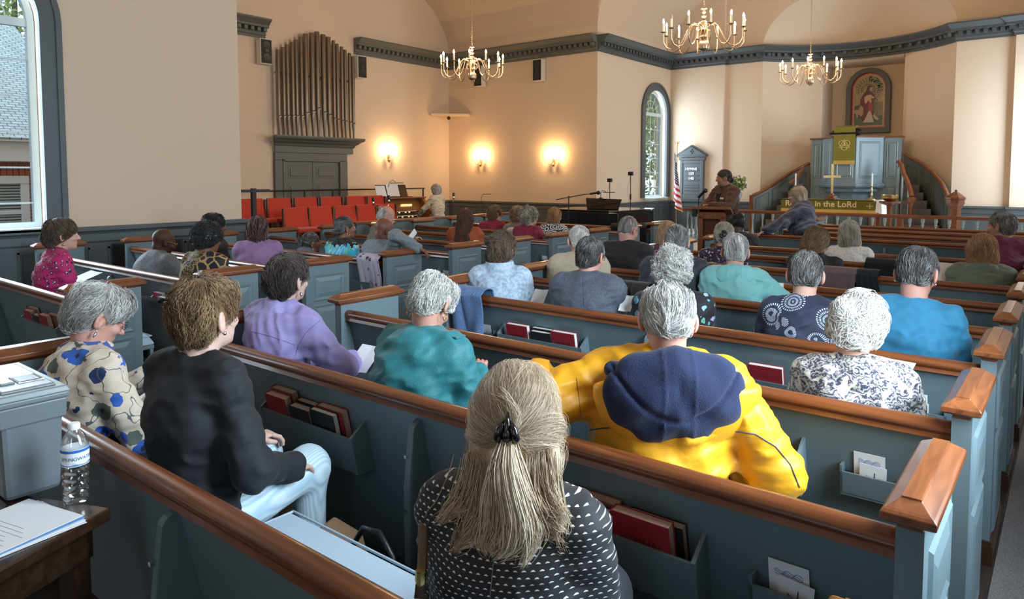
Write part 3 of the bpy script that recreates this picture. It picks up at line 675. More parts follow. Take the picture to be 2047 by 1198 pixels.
wspeaker(XTL,11.3,4.28,-PI/2,'dark fronted wall loudspeaker right of the organ pipes')
wspeaker(-12.62,YT1,4.30,PI,'wall loudspeaker partly behind the chandelier')
wspeaker(-10.64,YT1,4.28,PI,'wall loudspeaker high above the two sconces, right of the chandelier')
# corner bracket shelf with camera
t=thing('corner_shelf','small cream triangular shelf in the alcove corner with a round camera below','shelf',(XTL,YT1,3.28))
MB().prism([(0,0),(.0,-.75),(.12,-.80),(.85,-.10),(.80,0)],0,.06,'z').build('shelf_board',M_wall,t,bevel=.01)
MB().ball((.28,-.30,-.05),.05).build('dome_camera',M_black,t,smooth=True)
# ================================================================ choir alcove
def fl(z): return z
st(MB().box((XTL,6.2,0),(-12.45,10.75,.33)).box((-12.45,6.2,0),(-11.2,10.75,.17)).build('floor_choir_riser',mat('riser_carpet',(.10,.09,.085),.95)))
M_redf=mat('red_chair_fabric',(.52,.045,.022),.8,bump=(250,.15),sheen=.25); M_chf=wood('chair_frame_wood',(.10,.035,.015),(.16,.06,.025),'z')
def chair(x,y,z,label,first=None):
    if first is None:
        t=thing('choir_chair',label,'chair',(x,y,z),0,'red choir chairs')
        m_=MB(); # faces +x
        w=.27
        m_.prism([(-.27,.50),(-.20,.50),(-.26,.86),(-.33,.86)],-w,w,'y'); m_.v=[(a,b,c) for a,b,c in m_.v]
        bk=MB(); pr=[(-.18,.47),(-.13,.47),(-.20,.86),(-.25,.86)]
        bk.prism(pr,-w,w,'y'); bk.build('backrest',M_redf,t,bevel=.02)
        MB().box((-.17,-w,.40),(.28,w,.48)).build('seat',M_redf,t,bevel=.025)
        for sx,sy in ((-.15,-1),(-.15,1),(.23,-1),(.23,1)): MB().box((sx-.02,sy*.25-.02,0),(sx+.02,sy*.25+.02,.41)).build('leg',M_chf,t)
        for sy in (-1,1): MB().box((-.20,sy*.285-.012,.3),(-.15,sy*.285+.012,.84)).build('back_post',M_chf,t)
        return t
    c=copy_tree(first); c.location=(x,y,z); c['label']=label; return c
ys=[7.57,8.16,8.72,9.30,9.86,10.42]
c0=chair(-12.0+.2,ys[0],.33,'red choir chair at the left end of the back row, behind the black post')
names=['second red choir chair of the back row, its seat in view','third red choir chair of the back row','fourth red choir chair of the back row, before the doors','fifth red choir chair of the back row','last red choir chair of the back row, beside the microphones']
c0.location=(-12.25,7.50,.33)
for y,nm in zip((8.12,8.75,9.38,10.06,10.58),names): chair(-12.25,y,.33,nm,c0)
for y,nm in zip((7.95,8.52,9.12,9.68,10.2),('first red choir chair of the front row, nearest the wall corner','second red choir chair of the front row','third red choir chair of the front row','fourth red choir chair of the front row, below the microphones','last red choir chair of the front row, by the organ console')): chair(-11.45,y,.17,nm,c0)
t=thing('choir_railing','thin black metal railing with posts behind the red chairs','railing',(-13.2,0,0))
m_=MB(); m_.tube([(0,6.3,1.315),(0,12.9,1.315)],.018,8); m_.build('rail',M_black,t)
for y in (7.05,9.25,10.0,11.55,12.85): MB().tube([(0,y,.33),(0,y,1.32)],.022,8).build('post',M_black,t)
t=thing('black_post','thick black square post with short top arm at the end of the choir railing','post',(-10.9,6.62,0))
MB().box((-.035,-.035,0),(.035,.035,1.42)).build('upright',M_black,t); MB().box((-.03,-.22,1.36),(.03,.30,1.40)).build('arm',M_black,t)
# organ console
M_ow=wood('organ_oak',(.20,.075,.022),(.33,.14,.045),'y'); M_key=mat('ivory_keys',(.80,.74,.58),.35); M_tab=mat('lit_stop_tabs',(.9,.75,.4),.4,emit=(1,.75,.35),es=.6)
t=thing('organ_console','oak organ console with three rows of keys and sheet music on top','organ',(-12.25,10.55,0))
m_=MB(); m_.box((-.75,0,0),(-.55,1.75,1.10))
for y0,y1 in ((0,.10),(1.65,1.75)): m_.prism([(-.75,0),(.15,0),(.15,.62),(-.35,1.10),(-.75,1.10)],y0,y1,'y')
m_.box((-.75,-.02,1.09),(-.30,1.77,1.125)); m_.box((-.6,.1,.40),(.05,1.65,.52)); m_.prism([(-.6,.72),(-.25,.72),(-.5,1.08),(-.6,1.08)],.1,1.65,'y')
m_.build('case',M_ow,t,bevel=.008)
for i,(x,z) in enumerate(((-.02,.60),(-.13,.70),(-.24,.80))):
    m_=MB().box((x-.10,.45,z-.02),(x+.04,1.35,z)); m_.build('manual',M_key,t,bevel=.004)
    b_=MB(); 
    for q in range(30):
        if q%7 not in (2,6): b_.box((x-.10,.47+q*.029,z),(x-.02,.482+q*.029,z+.012))
    b_.build('black_keys',M_black,t)
    b_=MB().box((x+.04,.35,z-.05),(x+.05,1.45,z-.015)); b_.build('key_slip',M_dark,t)
    s_=MB()
    for q in (.12,.3,.5,.62): s_.box((x+.05,.45+q,z-.045),(x+.056,.50+q,z-.02))
    s_.build('piston_buttons',M_tab,t)
for y0,y1 in ((.22,.58),(.98,1.34)):
    m_=MB()
    for q in range(9):
        a=y0+(y1-y0)*q/9; m_.box((-.37,a,.90),(-.345,a+.033,.955))
    m_.build('stop_tabs',M_tab,t)
MB().box((-.37,.74,.89),(-.34,.84,.97)).build('display',M_black,t)
MB().box((-.45,.35,1.125),(-.40,1.40,1.14)).prism([(-.52,1.13),(-.50,1.13),(-.60,1.42),(-.62,1.42)],.4,1.35,'y').build('music_desk',M_dark,t)
M_note=mat('printed_music',(.85,.88,.92),.6); N,L=nodes(M_note); b=N['Principled BSDF']; tc=N.new('ShaderNodeTexCoord'); wv=N.new('ShaderNodeTexWave'); wv.bands_direction='Z'; wv.inputs['Scale'].default_value=14; wv.inputs['Distortion'].default_value=.6; wv.inputs['Detail Scale'].default_value=30
rr=ramp(N,[(.0,(.45,.5,.55)),(.25,(.86,.89,.93))]); L.new(tc.outputs['Object'],wv.inputs[0]); L.new(wv.outputs['Fac'],rr.inputs[0]); L.new(rr.outputs[0],b.inputs['Base Color'])
for i,(y0,y1,ti) in enumerate(((.36,.66,.03),(.69,1.07,0))):
    s=thing('sheet_music',('open sheet music booklet on the organ, left of the printed spread','open spread of sheet music standing on the organ')[i],'sheet music',(-12.25,10.55,0),0,'sheet music on the organ')
    MB().prism([(-.485,1.145),(-.478,1.145),(-.57,1.43-ti),(-.577,1.43-ti)],y0,y1,'y').build('page',M_note,s)
lt=thing('music_lamp','black gooseneck music lamp rising over the organ','lamp',(-12.8,11.35,1.125))
MB().box((-.03,-.03,0),(.03,.03,.05)).tube([(0,0,.04),(0,-.03,.25),(0,.0,.36),(0,.1,.41),(0,.2,.36)],.006,6).build('gooseneck',M_black,lt); MB().box((-.03,.05,.33),(.03,.42,.35)).build('lamp_head',M_black,lt)
# microphones
def mic_stand(x,y,z,label,group=None,mics=((0,.25),),boom=None):
    t=thing('microphone_stand',label,'microphone',(x,y,0),0,group)
    m_=MB().tube([(0,0,.02),(0,0,z)],.012,8)
    for a in (0,2.1,4.2): m_.tube([(0,0,.25),(.3*math.cos(a),.3*math.sin(a),.012)],.009,6)
    m_.build('stand',M_black,t)
    for dx,dy,dz in mics:
        h=MB().tube([(0,0,z),(dx*.5,dy*.5,z-.04),(dx,dy,z+.02)],.008,6).build('arm',M_chrome,t,smooth=True)
        MB().lathe([(.018,0),(.024,.01),(.024,.07),(.02,.08)],(dx,dy,z+.02+dz),12).build('microphone_body',M_chrome,t,smooth=True)
        MB().lathe([(.024,0),(.028,.01),(.028,.075),(.02,.085)],(dx,dy,z+.10+dz),12).build('microphone_head',M_black,t,smooth=True)
mic_stand(-11.05,9.60,1.02,'chrome microphone stand with two black topped microphones before the red chairs',None,((0,-.24,0),(.02,.16,.03)))
mic_stand(-11.6,12.25,1.05,'small microphone stand right of the organist',None,((0,.05,.0),))
t=thing('music_stand','folding black music stand with small lamp before the alcove wall','music stand',(-11.3,12.9,0))
m_=MB()
for yy in (-.12,.18):
    for a,b_ in (((0,yy,.72),(0,yy+.22,.72)),((0,yy,.95),(0,yy+.22,.95)),((0,yy,.72),(0,yy,.95)),((0,yy+.22,.72),(0,yy+.22,.95))): m_.tube([a,b_],.01,5)
m_.tube([(0,.1,0),(0,.1,.75)],.012,6).tube([(0,.1,.1),(.2,-.1,.01)],.008,5).tube([(0,.1,.1),(-.2,-.1,.01)],.008,5).tube([(0,.1,.1),(0,.35,.01)],.008,5); m_.build('stand',M_black,t)
MB().tube([(0,.08,.95),(0,.05,1.10),(0,.12,1.18),(0,.2,1.19)],.006,6).box((-.02,.15,1.18),(.02,.42,1.195)).build('lamp',M_black,t)
# grand piano, lid down, with desk
M_pno=mat('piano_black_lacquer',(.008,.008,.009),.12,coat=.6)
t=thing('grand_piano','glossy black grand piano with music desk before the window','piano',(-8.35,12.35,0))
out=[(0,0),(1.55,0),(1.60,.25),(1.55,.9),(1.35,1.35),(.95,1.72),(.45,1.80),(.1,1.6),(0,1.1)]
out=[(-.1,.1),(.0,-.55),(1.35,-.62),(1.50,-.5),(1.52,.95),(.5,.95),(.15,.80),(-.2,.55)]
m_=MB().prism(out,.66,.93,'z'); m_.build('case',M_pno,t,bevel=.02)
MB().prism([(x*1.01,y*1.01) for x,y in out],.935,.96,'z').build('lid',M_pno,t,bevel=.008)
MB().prism([(.55,0),(1.27,0),(1.33,.21),(.50,.22)],-.02,.02,'y').build('music_desk',M_pno,t,bevel=.008,loc=(0,-.1,.96),rot=(-.15,0,0))
for x,y in ((.15,0),(1.35,-.45),(1.35,.8)): MB().lathe([(.03,0),(.035,.05),(.03,.08),(.05,.35),(.055,.5),(.07,.55),(.07,.67)],(x,y,0),8).build('leg',M_pno,t,smooth=True)
bn=thing('piano_cover','black quilted cloth heaped on a bench beside the piano','cloth',(-6.9,10.9,0))
m_=MB()
for i in range(13):
    for j in range(13):
        x,y=-.75+1.5*i/12,-.35+.7*j/12; e=max(abs(x)/.75,abs(y)/.35); z=(.60+.06*math.sin(5*x+3*y)+.05*math.sin(9*y))*(1-max(0,e-.82)/.18*.95)
        m_.v.append((x,y,max(z,.02)))
for i in range(12):
    for j in range(12): a=i*13+j; m_.f.append((a,a+13,a+14,a+1)); m_.m.append(0)
m_.build('cloth',mat('black_cloth',(.012,.011,.012),.9,bump=(60,.3)),bn,smooth='all')
def device(x,y,z,top,label,arm=False):
    t=thing('tripod_device',label,'stand',(x,y,0),0,None)
    m_=MB().tube([(0,0,.3),(0,0,z)],.009,6).lathe([(.02,0),(.02,.12)],(0,0,z-.5),8)
    for a in (.5,2.6,4.7): m_.tube([(0,0,.5),(.28*math.cos(a),.28*math.sin(a),.01)],.008,5)
    m_.tube([(0,0,z),(-.07,0,z-.25),(-.05,0,z-.5),(0,0,z-.6)],.003,4)
    m_.build('stand',M_black,t); MB().box((-.05,-.03,z),(.05,.03,z+top)).build('device_head',M_black,t,bevel=.006)
device(-7.72,13.0,1.50,.08,'slim stand with small black box above the piano, nearer the wall edge')
device(-7.22,13.0,1.64,.08,'taller slim stand with small black box, left of the arched window')
t=thing('boom_microphone','black boom microphone stand reaching over the piano','microphone',(-7.82,11.6,0))
m_=MB().tube([(0,0,.02),(0,0,1.24)],.012,6).tube([(-.3,0,1.155),(.35,0,1.27),(.62,0,1.30)],.01,6)
for a in (0,2.1,4.2): m_.tube([(0,0,.2),(.3*math.cos(a),.3*math.sin(a),.012)],.008,5)
m_.build('boom_stand',M_black,t); MB().ball((.68,0,1.31),(.045,.04,.04)).tube([(.5,0,1.285),(.66,0,1.31)],.02,8).build('microphone_head',M_black,t,smooth=True)
t=thing('piano_lamp','black arched piano lamp standing on the music desk','lamp',(-7.45,12.2,1.165))
MB().box((-.03,-.03,0),(.03,.03,.03)).tube([(0,0,.02),(-.0,0,.12),(.04,0,.18),(.12,0,.15)],.006,6).build('gooseneck',M_black,t); MB().box((.06,-.02,.13),(.32,.02,.145)).build('lamp_head',M_black,t)
# flag
t=thing('flag','furled American flag with gold fringe on a pole topped by an eagle','flag',(-8.45,17.75,.17))
MB().tube([(0,0,.02),(-.0,0,2.26)],.012,8).lathe([(.14,0),(.14,.03),(.05,.06)],(0,0,0),14).build('pole',wood('flag_pole',(.35,.2,.08),(.5,.3,.12),'z'),t)
MB().lathe([(.02,0),(.03,.02),(.012,.05),(.02,.07)],(0,0,2.26),10).add([(0,0,2.32),(-.10,0,2.44),(-.05,0,2.34),(0,.01,2.38),(.05,0,2.34),(.10,0,2.44)],[(0,2,1),(0,3,2),(0,4,3),(0,5,4)]).ball((0,-.01,2.36),(.02,.03,.04)).build('eagle',M_brass,t)
mfl=mat('flag_cloth',(.8,.8,.8),.7); N,L=nodes(mfl); b=N['Principled BSDF']; at=N.new('ShaderNodeAttribute'); at.attribute_name='fuv'
sp=N.new('ShaderNodeSeparateXYZ'); L.new(at.outputs['Vector'],sp.inputs[0])
mm=N.new('ShaderNodeMath'); mm.operation='MULTIPLY'; mm.inputs[1].default_value=6.5; L.new(sp.outputs[1],mm.inputs[0]); m2=N.new('ShaderNodeMath'); m2.operation='FRACT'; L.new(mm.outputs[0],m2.inputs[0])
r1=ramp(N,[(0,(.45,.02,.04)),(.5,(.80,.78,.80))],'CONSTANT'); L.new(m2.outputs[0],r1.inputs[0])
# canton
ca=N.new('ShaderNodeMath'); ca.operation='LESS_THAN'; ca.inputs[1].default_value=1.5; L.new(sp.outputs[0],ca.inputs[0]); cb=N.new('ShaderNodeMath'); cb.operation='LESS_THAN'; cb.inputs[1].default_value=.36; L.new(sp.outputs[1],cb.inputs[0]); cc=N.new('ShaderNodeMath'); cc.operation='MULTIPLY'; L.new(ca.outputs[0],cc.inputs[0]); L.new(cb.outputs[0],cc.inputs[1])
vo=N.new('ShaderNodeTexVoronoi'); vo.inputs['Randomness'].default_value=0; vo.inputs['Scale'].default_value=16; L.new(at.outputs['Vector'],vo.inputs['Vector']); r2=ramp(N,[(0,(.8,.8,.85)),(.26,(.015,.02,.09))],'CONSTANT'); L.new(vo.outputs['Distance'],r2.inputs[0])
mx=N.new('ShaderNodeMix'); mx.data_type='RGBA'; L.new(cc.outputs[0],mx.inputs['Factor']); L.new(r1.outputs[0],mx.inputs['A']); L.new(r2.outputs[0],mx.inputs['B']); L.new(mx.outputs['Result'],b.inputs['Base Color'])
m_=MB(); uv=[]; NX,NZ=44,40
for i in range(NX+1):
    for j in range(NZ+1):
        u,v=i/NX,j/NZ   # u along fly, v down the hoist
        drop=2.12-1.15*v-.55*u*(1-.35*v); rad=.03+.13*u*(.35+.65*v+.1); a=u*15
        m_.v.append((-.05+.13*u*(v+.25)+.07*math.sin(a)*(.25+u*.8)*(.45+.8*v),-.03-.06*math.cos(a)*(.3+u)-.02*v,drop-.12*u*v)); uv.append((u,v,0))
for i in range(NX):
    for j in range(NZ): a=i*(NZ+1)+j; m_.f.append((a,a+1,a+NZ+2,a+NZ+1)); m_.m.append(0)
o=m_.build('flag_cloth',mfl,t,smooth='all'); at=o.data.attributes.new('fuv','FLOAT_VECTOR','POINT'); at.data.foreach_set('vector',[c for q in uv for c in q])
fr=MB(); fr.tube([m_.v[NX*(NZ+1)+j] for j in range(NZ+1)],.014,5); fr.tube([m_.v[i*(NZ+1)+NZ] for i in range(NX+1)],.014,5); fr.build('gold_fringe',mat('gold_fringe',(.75,.5,.15),.6),t)
# hymn board
t=thing('hymn_board','grey wooden hymn board cabinet with pediment, reading HYMNS 159 and 140','hymn board',(-8.28,YF,0))
m_=MB().box((-.34,-.10,.95),(.34,0,2.12)).box((-.38,-.13,2.07),(.38,0,2.14)).box((-.42,-.16,2.16),(.42,0,2.20)).prism([(-.42,2.20),(.42,2.20),(0,2.44)],-.15,0,'y')
for a,b_ in (((-.46,2.19),(0,2.47)),((.46,2.19),(0,2.47))): m_.tube([(a[0],-.10,a[1]),(b_[0],-.10,b_[1])],.035,4)
m_.box((-.36,-.11,.93),(.36,0,.97))
for x0,x1 in ((-.34,-.26),(.26,.34)): m_.box((x0,-.12,.975),(x1,-.1,2.065))
m_.box((-.26,-.12,1.98),(.26,-.10,2.06)).box((-.26,-.12,.97),(.26,-.10,1.12)); m_.build('case',M_trim,t,bevel=.008)
MB().box((-.022,-.17,2.24),(.022,-.15,2.38)).box((-.06,-.17,2.29),(.06,-.15,2.33)).build('cross',M_trim,t,bevel=.004)
for z in (1.83,1.70,1.57,1.44,1.37,1.29,1.18): MB().box((-.21,-.125,z-.055),(.21,-.108,z-.040)).build('number_rail',M_trim,t)
WH=mat('white_lettering',(.85,.85,.85),.5)
for s,z,sz in (('HYMNS',1.79,.105),('159',1.66,.115),('140',1.53,.115)): text('lettering',s,sz,WH,t,(-.01,-.115,z),(PI/2,0,0),.003,offset=.0025)
# lectern with speaker's microphone
lx=(Vector((0,0,1.62))+(FWD*1409+RGT*(1424-1023.5)+UPV*(441-418))*(9.62/(FWD*1409+RGT*(1424-1023.5)+UPV*(441-418)).y))
t=thing('lectern','dark wooden lectern with sloping top and microphone before the speaker','lectern',(lx.x,9.62,0),.28)
m_=MB().box((-.22,-.17,.0),(.22,.17,.05)).box((-.18,-.13,.05),(-.12,.12,1.06)).box((.12,-.13,.05),(.18,.12,1.06)).box((-.12,.06,.05),(.12,.12,1.06)).prism([(-.13,1.02),(.12,1.02),(.12,1.10),(-.13,1.12)],-.18,.18,'x'); m_.build('pedestal',M_wz,t,bevel=.006)
MB().prism([(-.20,1.16),(.20,1.07),(.21,1.10),(-.19,1.20)],-.27,.27,'x').build('top',M_wz,t,bevel=.006)
MB().tube([(-.2,.06,1.12),(-.2,.04,1.28),(-.17,.0,1.34)],.007,6).tube([(-.2,.04,1.32),(-.12,-.02,1.40)],.020,8).ball((-.10,-.03,1.42),.036).build('microphone',M_black,t,smooth=True)
MB().box((-.26,-.16,1.05),(-.20,-.06,1.16)).build('clamp',M_black,t)
# altar rail with turned balusters
M_bal=mat('baluster_paint',(.33,.40,.42),.35)
t=thing('altar_rail','long altar rail with red brown handrail and grey turned balusters','railing',(0,15.2,.17))
R0,R1=-6.95,.2
MB().prism([(-.06,.66),(.06,.66),(.075,.69),(.06,.72),(-.06,.72),(-.075,.69)],R0-.08,R1,'x').prism([(R0-.06,.66),(R0+.06,.66),(R0+.075,.69),(R0+.06,.72),(R0-.06,.72),(R0-.075,.69)],0,2.0,'y').build('handrail',M_wx,t)
MB().box((R0-.06,-.05,.0),(R1,.05,.05)).box((R0-.05,0,0),(R0+.05,2.0,.05)).build('foot_rail',M_bal,t)
bal=None
def baluster(x,y):
    global bal
    if bal is None:
        bal=MB().lathe([(.035,0),(.035,.06),(.02,.07),(.028,.10),(.036,.16),(.028,.22),(.016,.30),(.013,.42),(.016,.47),(.03,.49),(.016,.50),(.03,.54),(.034,.62)],(0,0,.045),10).build('baluster',M_bal,t,smooth=True); o=bal
    else: o=bal.copy(); C.objects.link(o); o.parent=t
    o.location=(x,y,0)
x=R0
while x<.1: baluster(x,0); x+=.215
for q in range(1,9): baluster(R0,q*.22)
MB().box((R0-.2,-.35,-.0),(R0+2.2,-.08,.05)).build('kneeler',mat('kneeler_pad',(.2,.4,.55),.8),t,bevel=.015)
for x in (-4.35,-2.6): MB().box((x-.05,-.05,0),(x+.05,.05,.66)).build('rail_post',M_wz,t)
# altar with green frontal
M_green=mat('green_frontal',(.15,.14,.018),.85,bump=(300,.15)); M_gold=mat('gold_band',(.62,.40,.10),.6); M_glet=mat('gold_lettering',(.80,.62,.33),.5)
t=thing('altar_table','wooden altar table draped with green and gold frontal reading Rejoice in the Lord','altar',(-4.32,17.15,.17))
MB().box((-1.05,-.35,.86),(1.05,.35,.91)).build('top',M_wx,t)
for sx in (-.9,.9):
    for sy in (-.25,.25): MB().box((sx-.05,sy-.05,0),(sx+.05,sy+.05,.86)).build('leg',M_wz,t)
fr=MB().box((-1.03,-.375,.70),(1.0,-.36,.925)).box((-1.03,-.375,.912),(1.0,.36,.925)).build('frontal',M_green,t)
MB().box((-1.03,-.382,.64),(1.0,-.362,.715)).build('gold_hem',M_gold,fr)
text('lettering','Rejoice  in the LoRd',.185,M_glet,fr,(-.17,-.378,.775),(PI/2,0,0),.002,offset=.003)
MB().box((.80,-.381,.80),(.92,-.376,.812)).box((.854,-.381,.745),(.866,-.376,.865)).box((.795,-.381,.792),(.803,-.376,.82)).box((.917,-.381,.792),(.925,-.376,.82)).build('cross_emblem',M_glet,fr)
MB().box((.93,-.385,.915),(1.08,.37,.935)).prism([(.97,.68),(1.10,.64),(1.085,.93),(.99,.93)],-.386,-.376,'y').prism([(-.38,.93),(.36,.93),(.37,.62),(-.386,.62)],1.075,1.085,'x').build('white_cloth',M_paper,t)
t=thing('altar_cross','tall brass cross on a stepped wooden base standing on the altar','cross',(-4.32,17.1,1.105))
MB().box((-.028,-.02,.12),(.028,.02,.80)).box((-.19,-.018,.48),(.19,.018,.54)).build('cross',M_brass,t,bevel=.005); MB().lathe([(.17,0),(.17,.03),(.11,.04),(.11,.07),(.05,.10),(.04,.13)],(0,0,0),6).build('base',M_wy,t)
for i,(x,l) in enumerate(((-3.5,'brass candlestick with white candle right of the altar cross'),(-5.13,'brass candlestick with white candle behind the shawled woman'))):
    t=thing('candlestick',l,'candlestick',(x,17.1,1.105),0,None)
    MB().lathe([(.09,0),(.09,.02),(.03,.05),(.015,.07),(.02,.12),(.012,.16),(.02,.2),(.012,.27),(.035,.30),(.02,.31)],(0,0,0),12).build('stick',M_brass,t,smooth=True); MB().lathe([(.018,.3),(.018,.58),(.004,.585),(.003,.60)],(0,0,0),10).build('candle',M_paper,t,smooth=True)
t=thing('baptismal_font','turned wooden font stand carrying a shining brass bowl','font',(-2.98,16.25,.17))
MB().lathe([(.16,0),(.16,.04),(.07,.08),(.04,.14),(.045,.5),(.06,.6),(.05,.7),(.06,.85),(.2,.90),(.2,.94)],(0,0,0),16).build('stand',M_wy,t,smooth=True); MB().lathe([(.03,.94),(.10,.95),(.16,1.0),(.17,1.07),(.155,1.07),(.14,1.01),(.02,.97)],(0,0,0),20).build('bowl',M_brass,t,smooth=True)
t=thing('newel_post','thick red brown octagonal newel post at the foot of the right pulpit stair','post',(-1.86,16.6,.17))
MB().lathe([(.14,0),(.13,.06),(.10,.1),(.10,.52),(.10,.78),(.13,.86),(.17,.92),(.17,.99),(.19,1.0),(.19,1.03),(.10,1.10),(.04,1.14),(.02,1.15),(.03,1.17),(.005,1.19)],(0,0,0),8,sq=PI/8).build('post',M_wy,t)
# pulpit, banner, stairs
M_pul=mat('pulpit_paint',(.20,.27,.30),.4,bump=(30,.05))
t=thing('pulpit','tall panelled grey blue pulpit with wooden coping before the recess','pulpit',(-4.3,18.6,.17))
def panel_face(mb,p,q,z0,z1,panels,d=.02):
    p=Vector(p);q=Vector(q); u=(q-p); Lh=u.length; u.normalize(); n=Vector((u.y,-u.x))
    def W(s,z,o): v=p+u*s+n*o; return (v.x,v.y,z)
    mb.add([W(0,z0,0),W(Lh,z0,0),W(Lh,z1,0),W(0,z1,0)],[(0,1,2,3)])
    for a0,a1,b0,b1 in panels:
        O=[(Lh*a0,b0),(Lh*a1,b0),(Lh*a1,b1),(Lh*a0,b1)]; I=[(O[0][0]+.02,b0+.02),(O[1][0]-.02,b0+.02),(O[2][0]-.02,b1-.02),(O[3][0]+.02,b1-.02)]; J=[(I[0][0]+.03,b0+.05),(I[1][0]-.03,b0+.05),(I[2][0]-.03,b1-.05),(I[3][0]+.03,b1-.05)]
        vs=[W(s,z,.012) for s,z in O]+[W(s,z,.002) for s,z in I]+[W(s,z,.014) for s,z in J]+[W(s,z,0) for s,z in [(O[0][0]-.012,b0-.012),(O[1][0]+.012,b0-.012),(O[2][0]+.012,b1+.012),(O[3][0]-.012,b1+.012)]]
        mb.add(vs,[(i,(i+1)%4,4+(i+1)%4,4+i) for i in range(4)]+[(4+i,4+(i+1)%4,8+(i+1)%4,8+i) for i in range(4)]+[(8,9,10,11)]+[(12+i,12+(i+1)%4,(i+1)%4,i) for i in range(4)])
mb=MB(); TB=[(-.70,.2),(-.32,-.42),(.22,-.42),(.68,.2)]
for (p,q) in zip(TB,TB[1:]): panel_face(mb,p,q,1.25,2.38,[(.13,.87,1.42,2.28)])
mb.prism([(-.70,.2),(.68,.2),(.22,-.42),(-.32,-.42)][::-1],1.2,1.25,'z')
mb.build('pulpit_tub',M_pul,t)
mb=MB()
for p,q in (((-.98,.25),(-.70,.25)),((.68,.25),(1.04,.25))): panel_face(mb,p,q,0,2.38,[(.2,.8,1.42,2.26),(.2,.8,.95,1.2)])
mb.box((-.978,.256,0),(1.038,.5,2.38)); mb.build('pulpit_wings',M_pul,t)
mb=MB()
for z0,z1,e in ((1.19,1.22,.04),(1.22,1.28,.06),(1.28,1.31,.03)): mb.prism([(-.70-e,.2),(.68+e,.2),(.22+e*.5,-.42-e),(-.32-e*.5,-.42-e)][::-1],z0,z1,'z')
mb.prism([(-.60,.2),(.58,.2),(.16,-.32),(-.26,-.32)][::-1],1.08,1.19,'z'); mb.prism([(-.40,.2),(.38,.2),(.08,-.1),(-.18,-.1)][::-1],.0,1.08,'z'); mb.build('pulpit_moulding',M_pul,t,bevel=.006)
mb=MB(); e=.05
pts=[(-1.03,.22),(-.72,.22),(-.34,-.47),(.24,-.47),(.70,.22),(1.09,.22)]; ins=[(-1.03,.5),(-.66,.36),(-.28,-.34),(.18,-.34),(.64,.36),(1.09,.5)]
for i in range(5): mb.prism([pts[i],pts[i+1],ins[i+1],ins[i]],2.38,2.42,'z')
mb.build('coping',M_wx,t,bevel=.008)
MB().prism([(-.50,2.45),(-.20,2.53),(-.20,2.57),(-.52,2.49)],-.36,.28,'x').box((-.3,-.15,2.4),(.22,-.10,2.6)).build('book_rest',M_black,t)
t=thing('pulpit_banner','olive green banner with gold ring and triangle emblem hanging from the pulpit','banner',(-4.33,18.12,.17))
MB().box((-.235,-.02,1.76),(.235,-.008,2.62)).prism([(-.02,2.62),(.25,2.67),(.25,2.66),(-.008,2.60)],-.235,.235,'x').build('banner_cloth',mat('green_banner',(.23,.21,.03),.85,bump=(300,.15)),t)
MB().box((-.24,-.026,1.74),(.24,-.012,1.83)).build('gold_hem',M_gold,t)
for x in (-.14,.16): MB().tube([(x,-.015,1.76),(x,-.015,1.48)],.006,5).build('hanging_ribbon',M_paper,t)
em=MB(); z0=2.21
for a in (90,210,330):
    cx,cz=.062*math.cos(math.radians(a+180)),.062*math.sin(math.radians(a+180)); em.tube([(cx+.068*math.cos(u),-.022,z0-.005+cz+.068*math.sin(u)) for u in [2*PI*i/20 for i in range(21)]],.0055,5)
T3=[(0,z0+.125),(-.115,z0-.075),(.115,z0-.075)]
for i in range(3): a,b_=T3[i],T3[(i+1)%3]; em.tube([(a[0],-.023,a[1]),(b_[0],-.023,b_[1])],.0055,5)
em.box((-.005,-.026,z0-.045),(.005,-.018,z0+.045)).box((-.045,-.026,z0-.005),(.045,-.018,z0+.005)); em.build('emblem',M_glet,t)
M_stair=mat('stair_panel_paint',(.085,.095,.085),.45)
def stair_side(name,label,P,base,hr=True,pan=True):
    t=thing('stair_balustrade',label,'stair side',(0,0,0)); mb=MB()
    for (a,b_) in zip(P,P[1:]):
        mb.add([(a[0],a[1],base),(b_[0],b_[1],base),(b_[0],b_[1],b_[2]),(a[0],a[1],a[2]),(a[0],a[1]+.05,base),(b_[0],b_[1]+.05,base),(b_[0],b_[1]+.05,b_[2]),(a[0],a[1]+.05,a[2])],[(0,1,2,3),(7,6,5,4),(3,2,6,7)])
    mb.build('panelling',M_stair,t)
    mb=MB()
    for f0,f1 in ((.08,.32),(.38,.62),(.68,.93)):
        n=len(P)-1
        def at(f): i=min(int(f*n),n-1); g=f*n-i; return Vector(P[i])*(1-g)+Vector(P[i+1])*g
        for lo,hi in ((.14,.52),(.58,.90)):
            a,b_=at(f0),at(f1); m0=at((f0+f1)/2)
            q=[(a,lo),(m0,lo),(b_,lo),(b_,hi),(m0,hi),(a,hi),(a,lo)]
            mb.tube([(v.x,v.y-.004,base+(v.z-base)*h) for v,h in q],.009,4)
    mb.build('panel_mould',M_stair,t)
    mb=MB().tube([(p[0],p[1]+.02,p[2]+.02) for p in P],.042,8); mb.build('handrail',M_wy,t,smooth=True); return t
stair_side('l','panelled left stair side curving up to the pulpit with red brown rail',[(-6.42,17.9,1.12),(-6.3,18.1,1.20),(-6.05,18.4,1.42),(-5.8,18.65,1.66),(-5.55,18.8,1.82),(-5.32,18.85,1.95)],.17)
stair_side('r','dark panelled right stair side curving down from the pulpit to the newel post',[(-3.2,18.95,2.13),(-3.05,18.9,2.04),(-2.8,18.75,1.90),(-2.55,18.5,1.70),(-2.3,18.1,1.45),(-2.12,17.6,1.18)],.17)
t=thing('stair_rail','swooping red brown inner stair rail with slim balusters right of the pulpit','stair rail',(0,0,0))
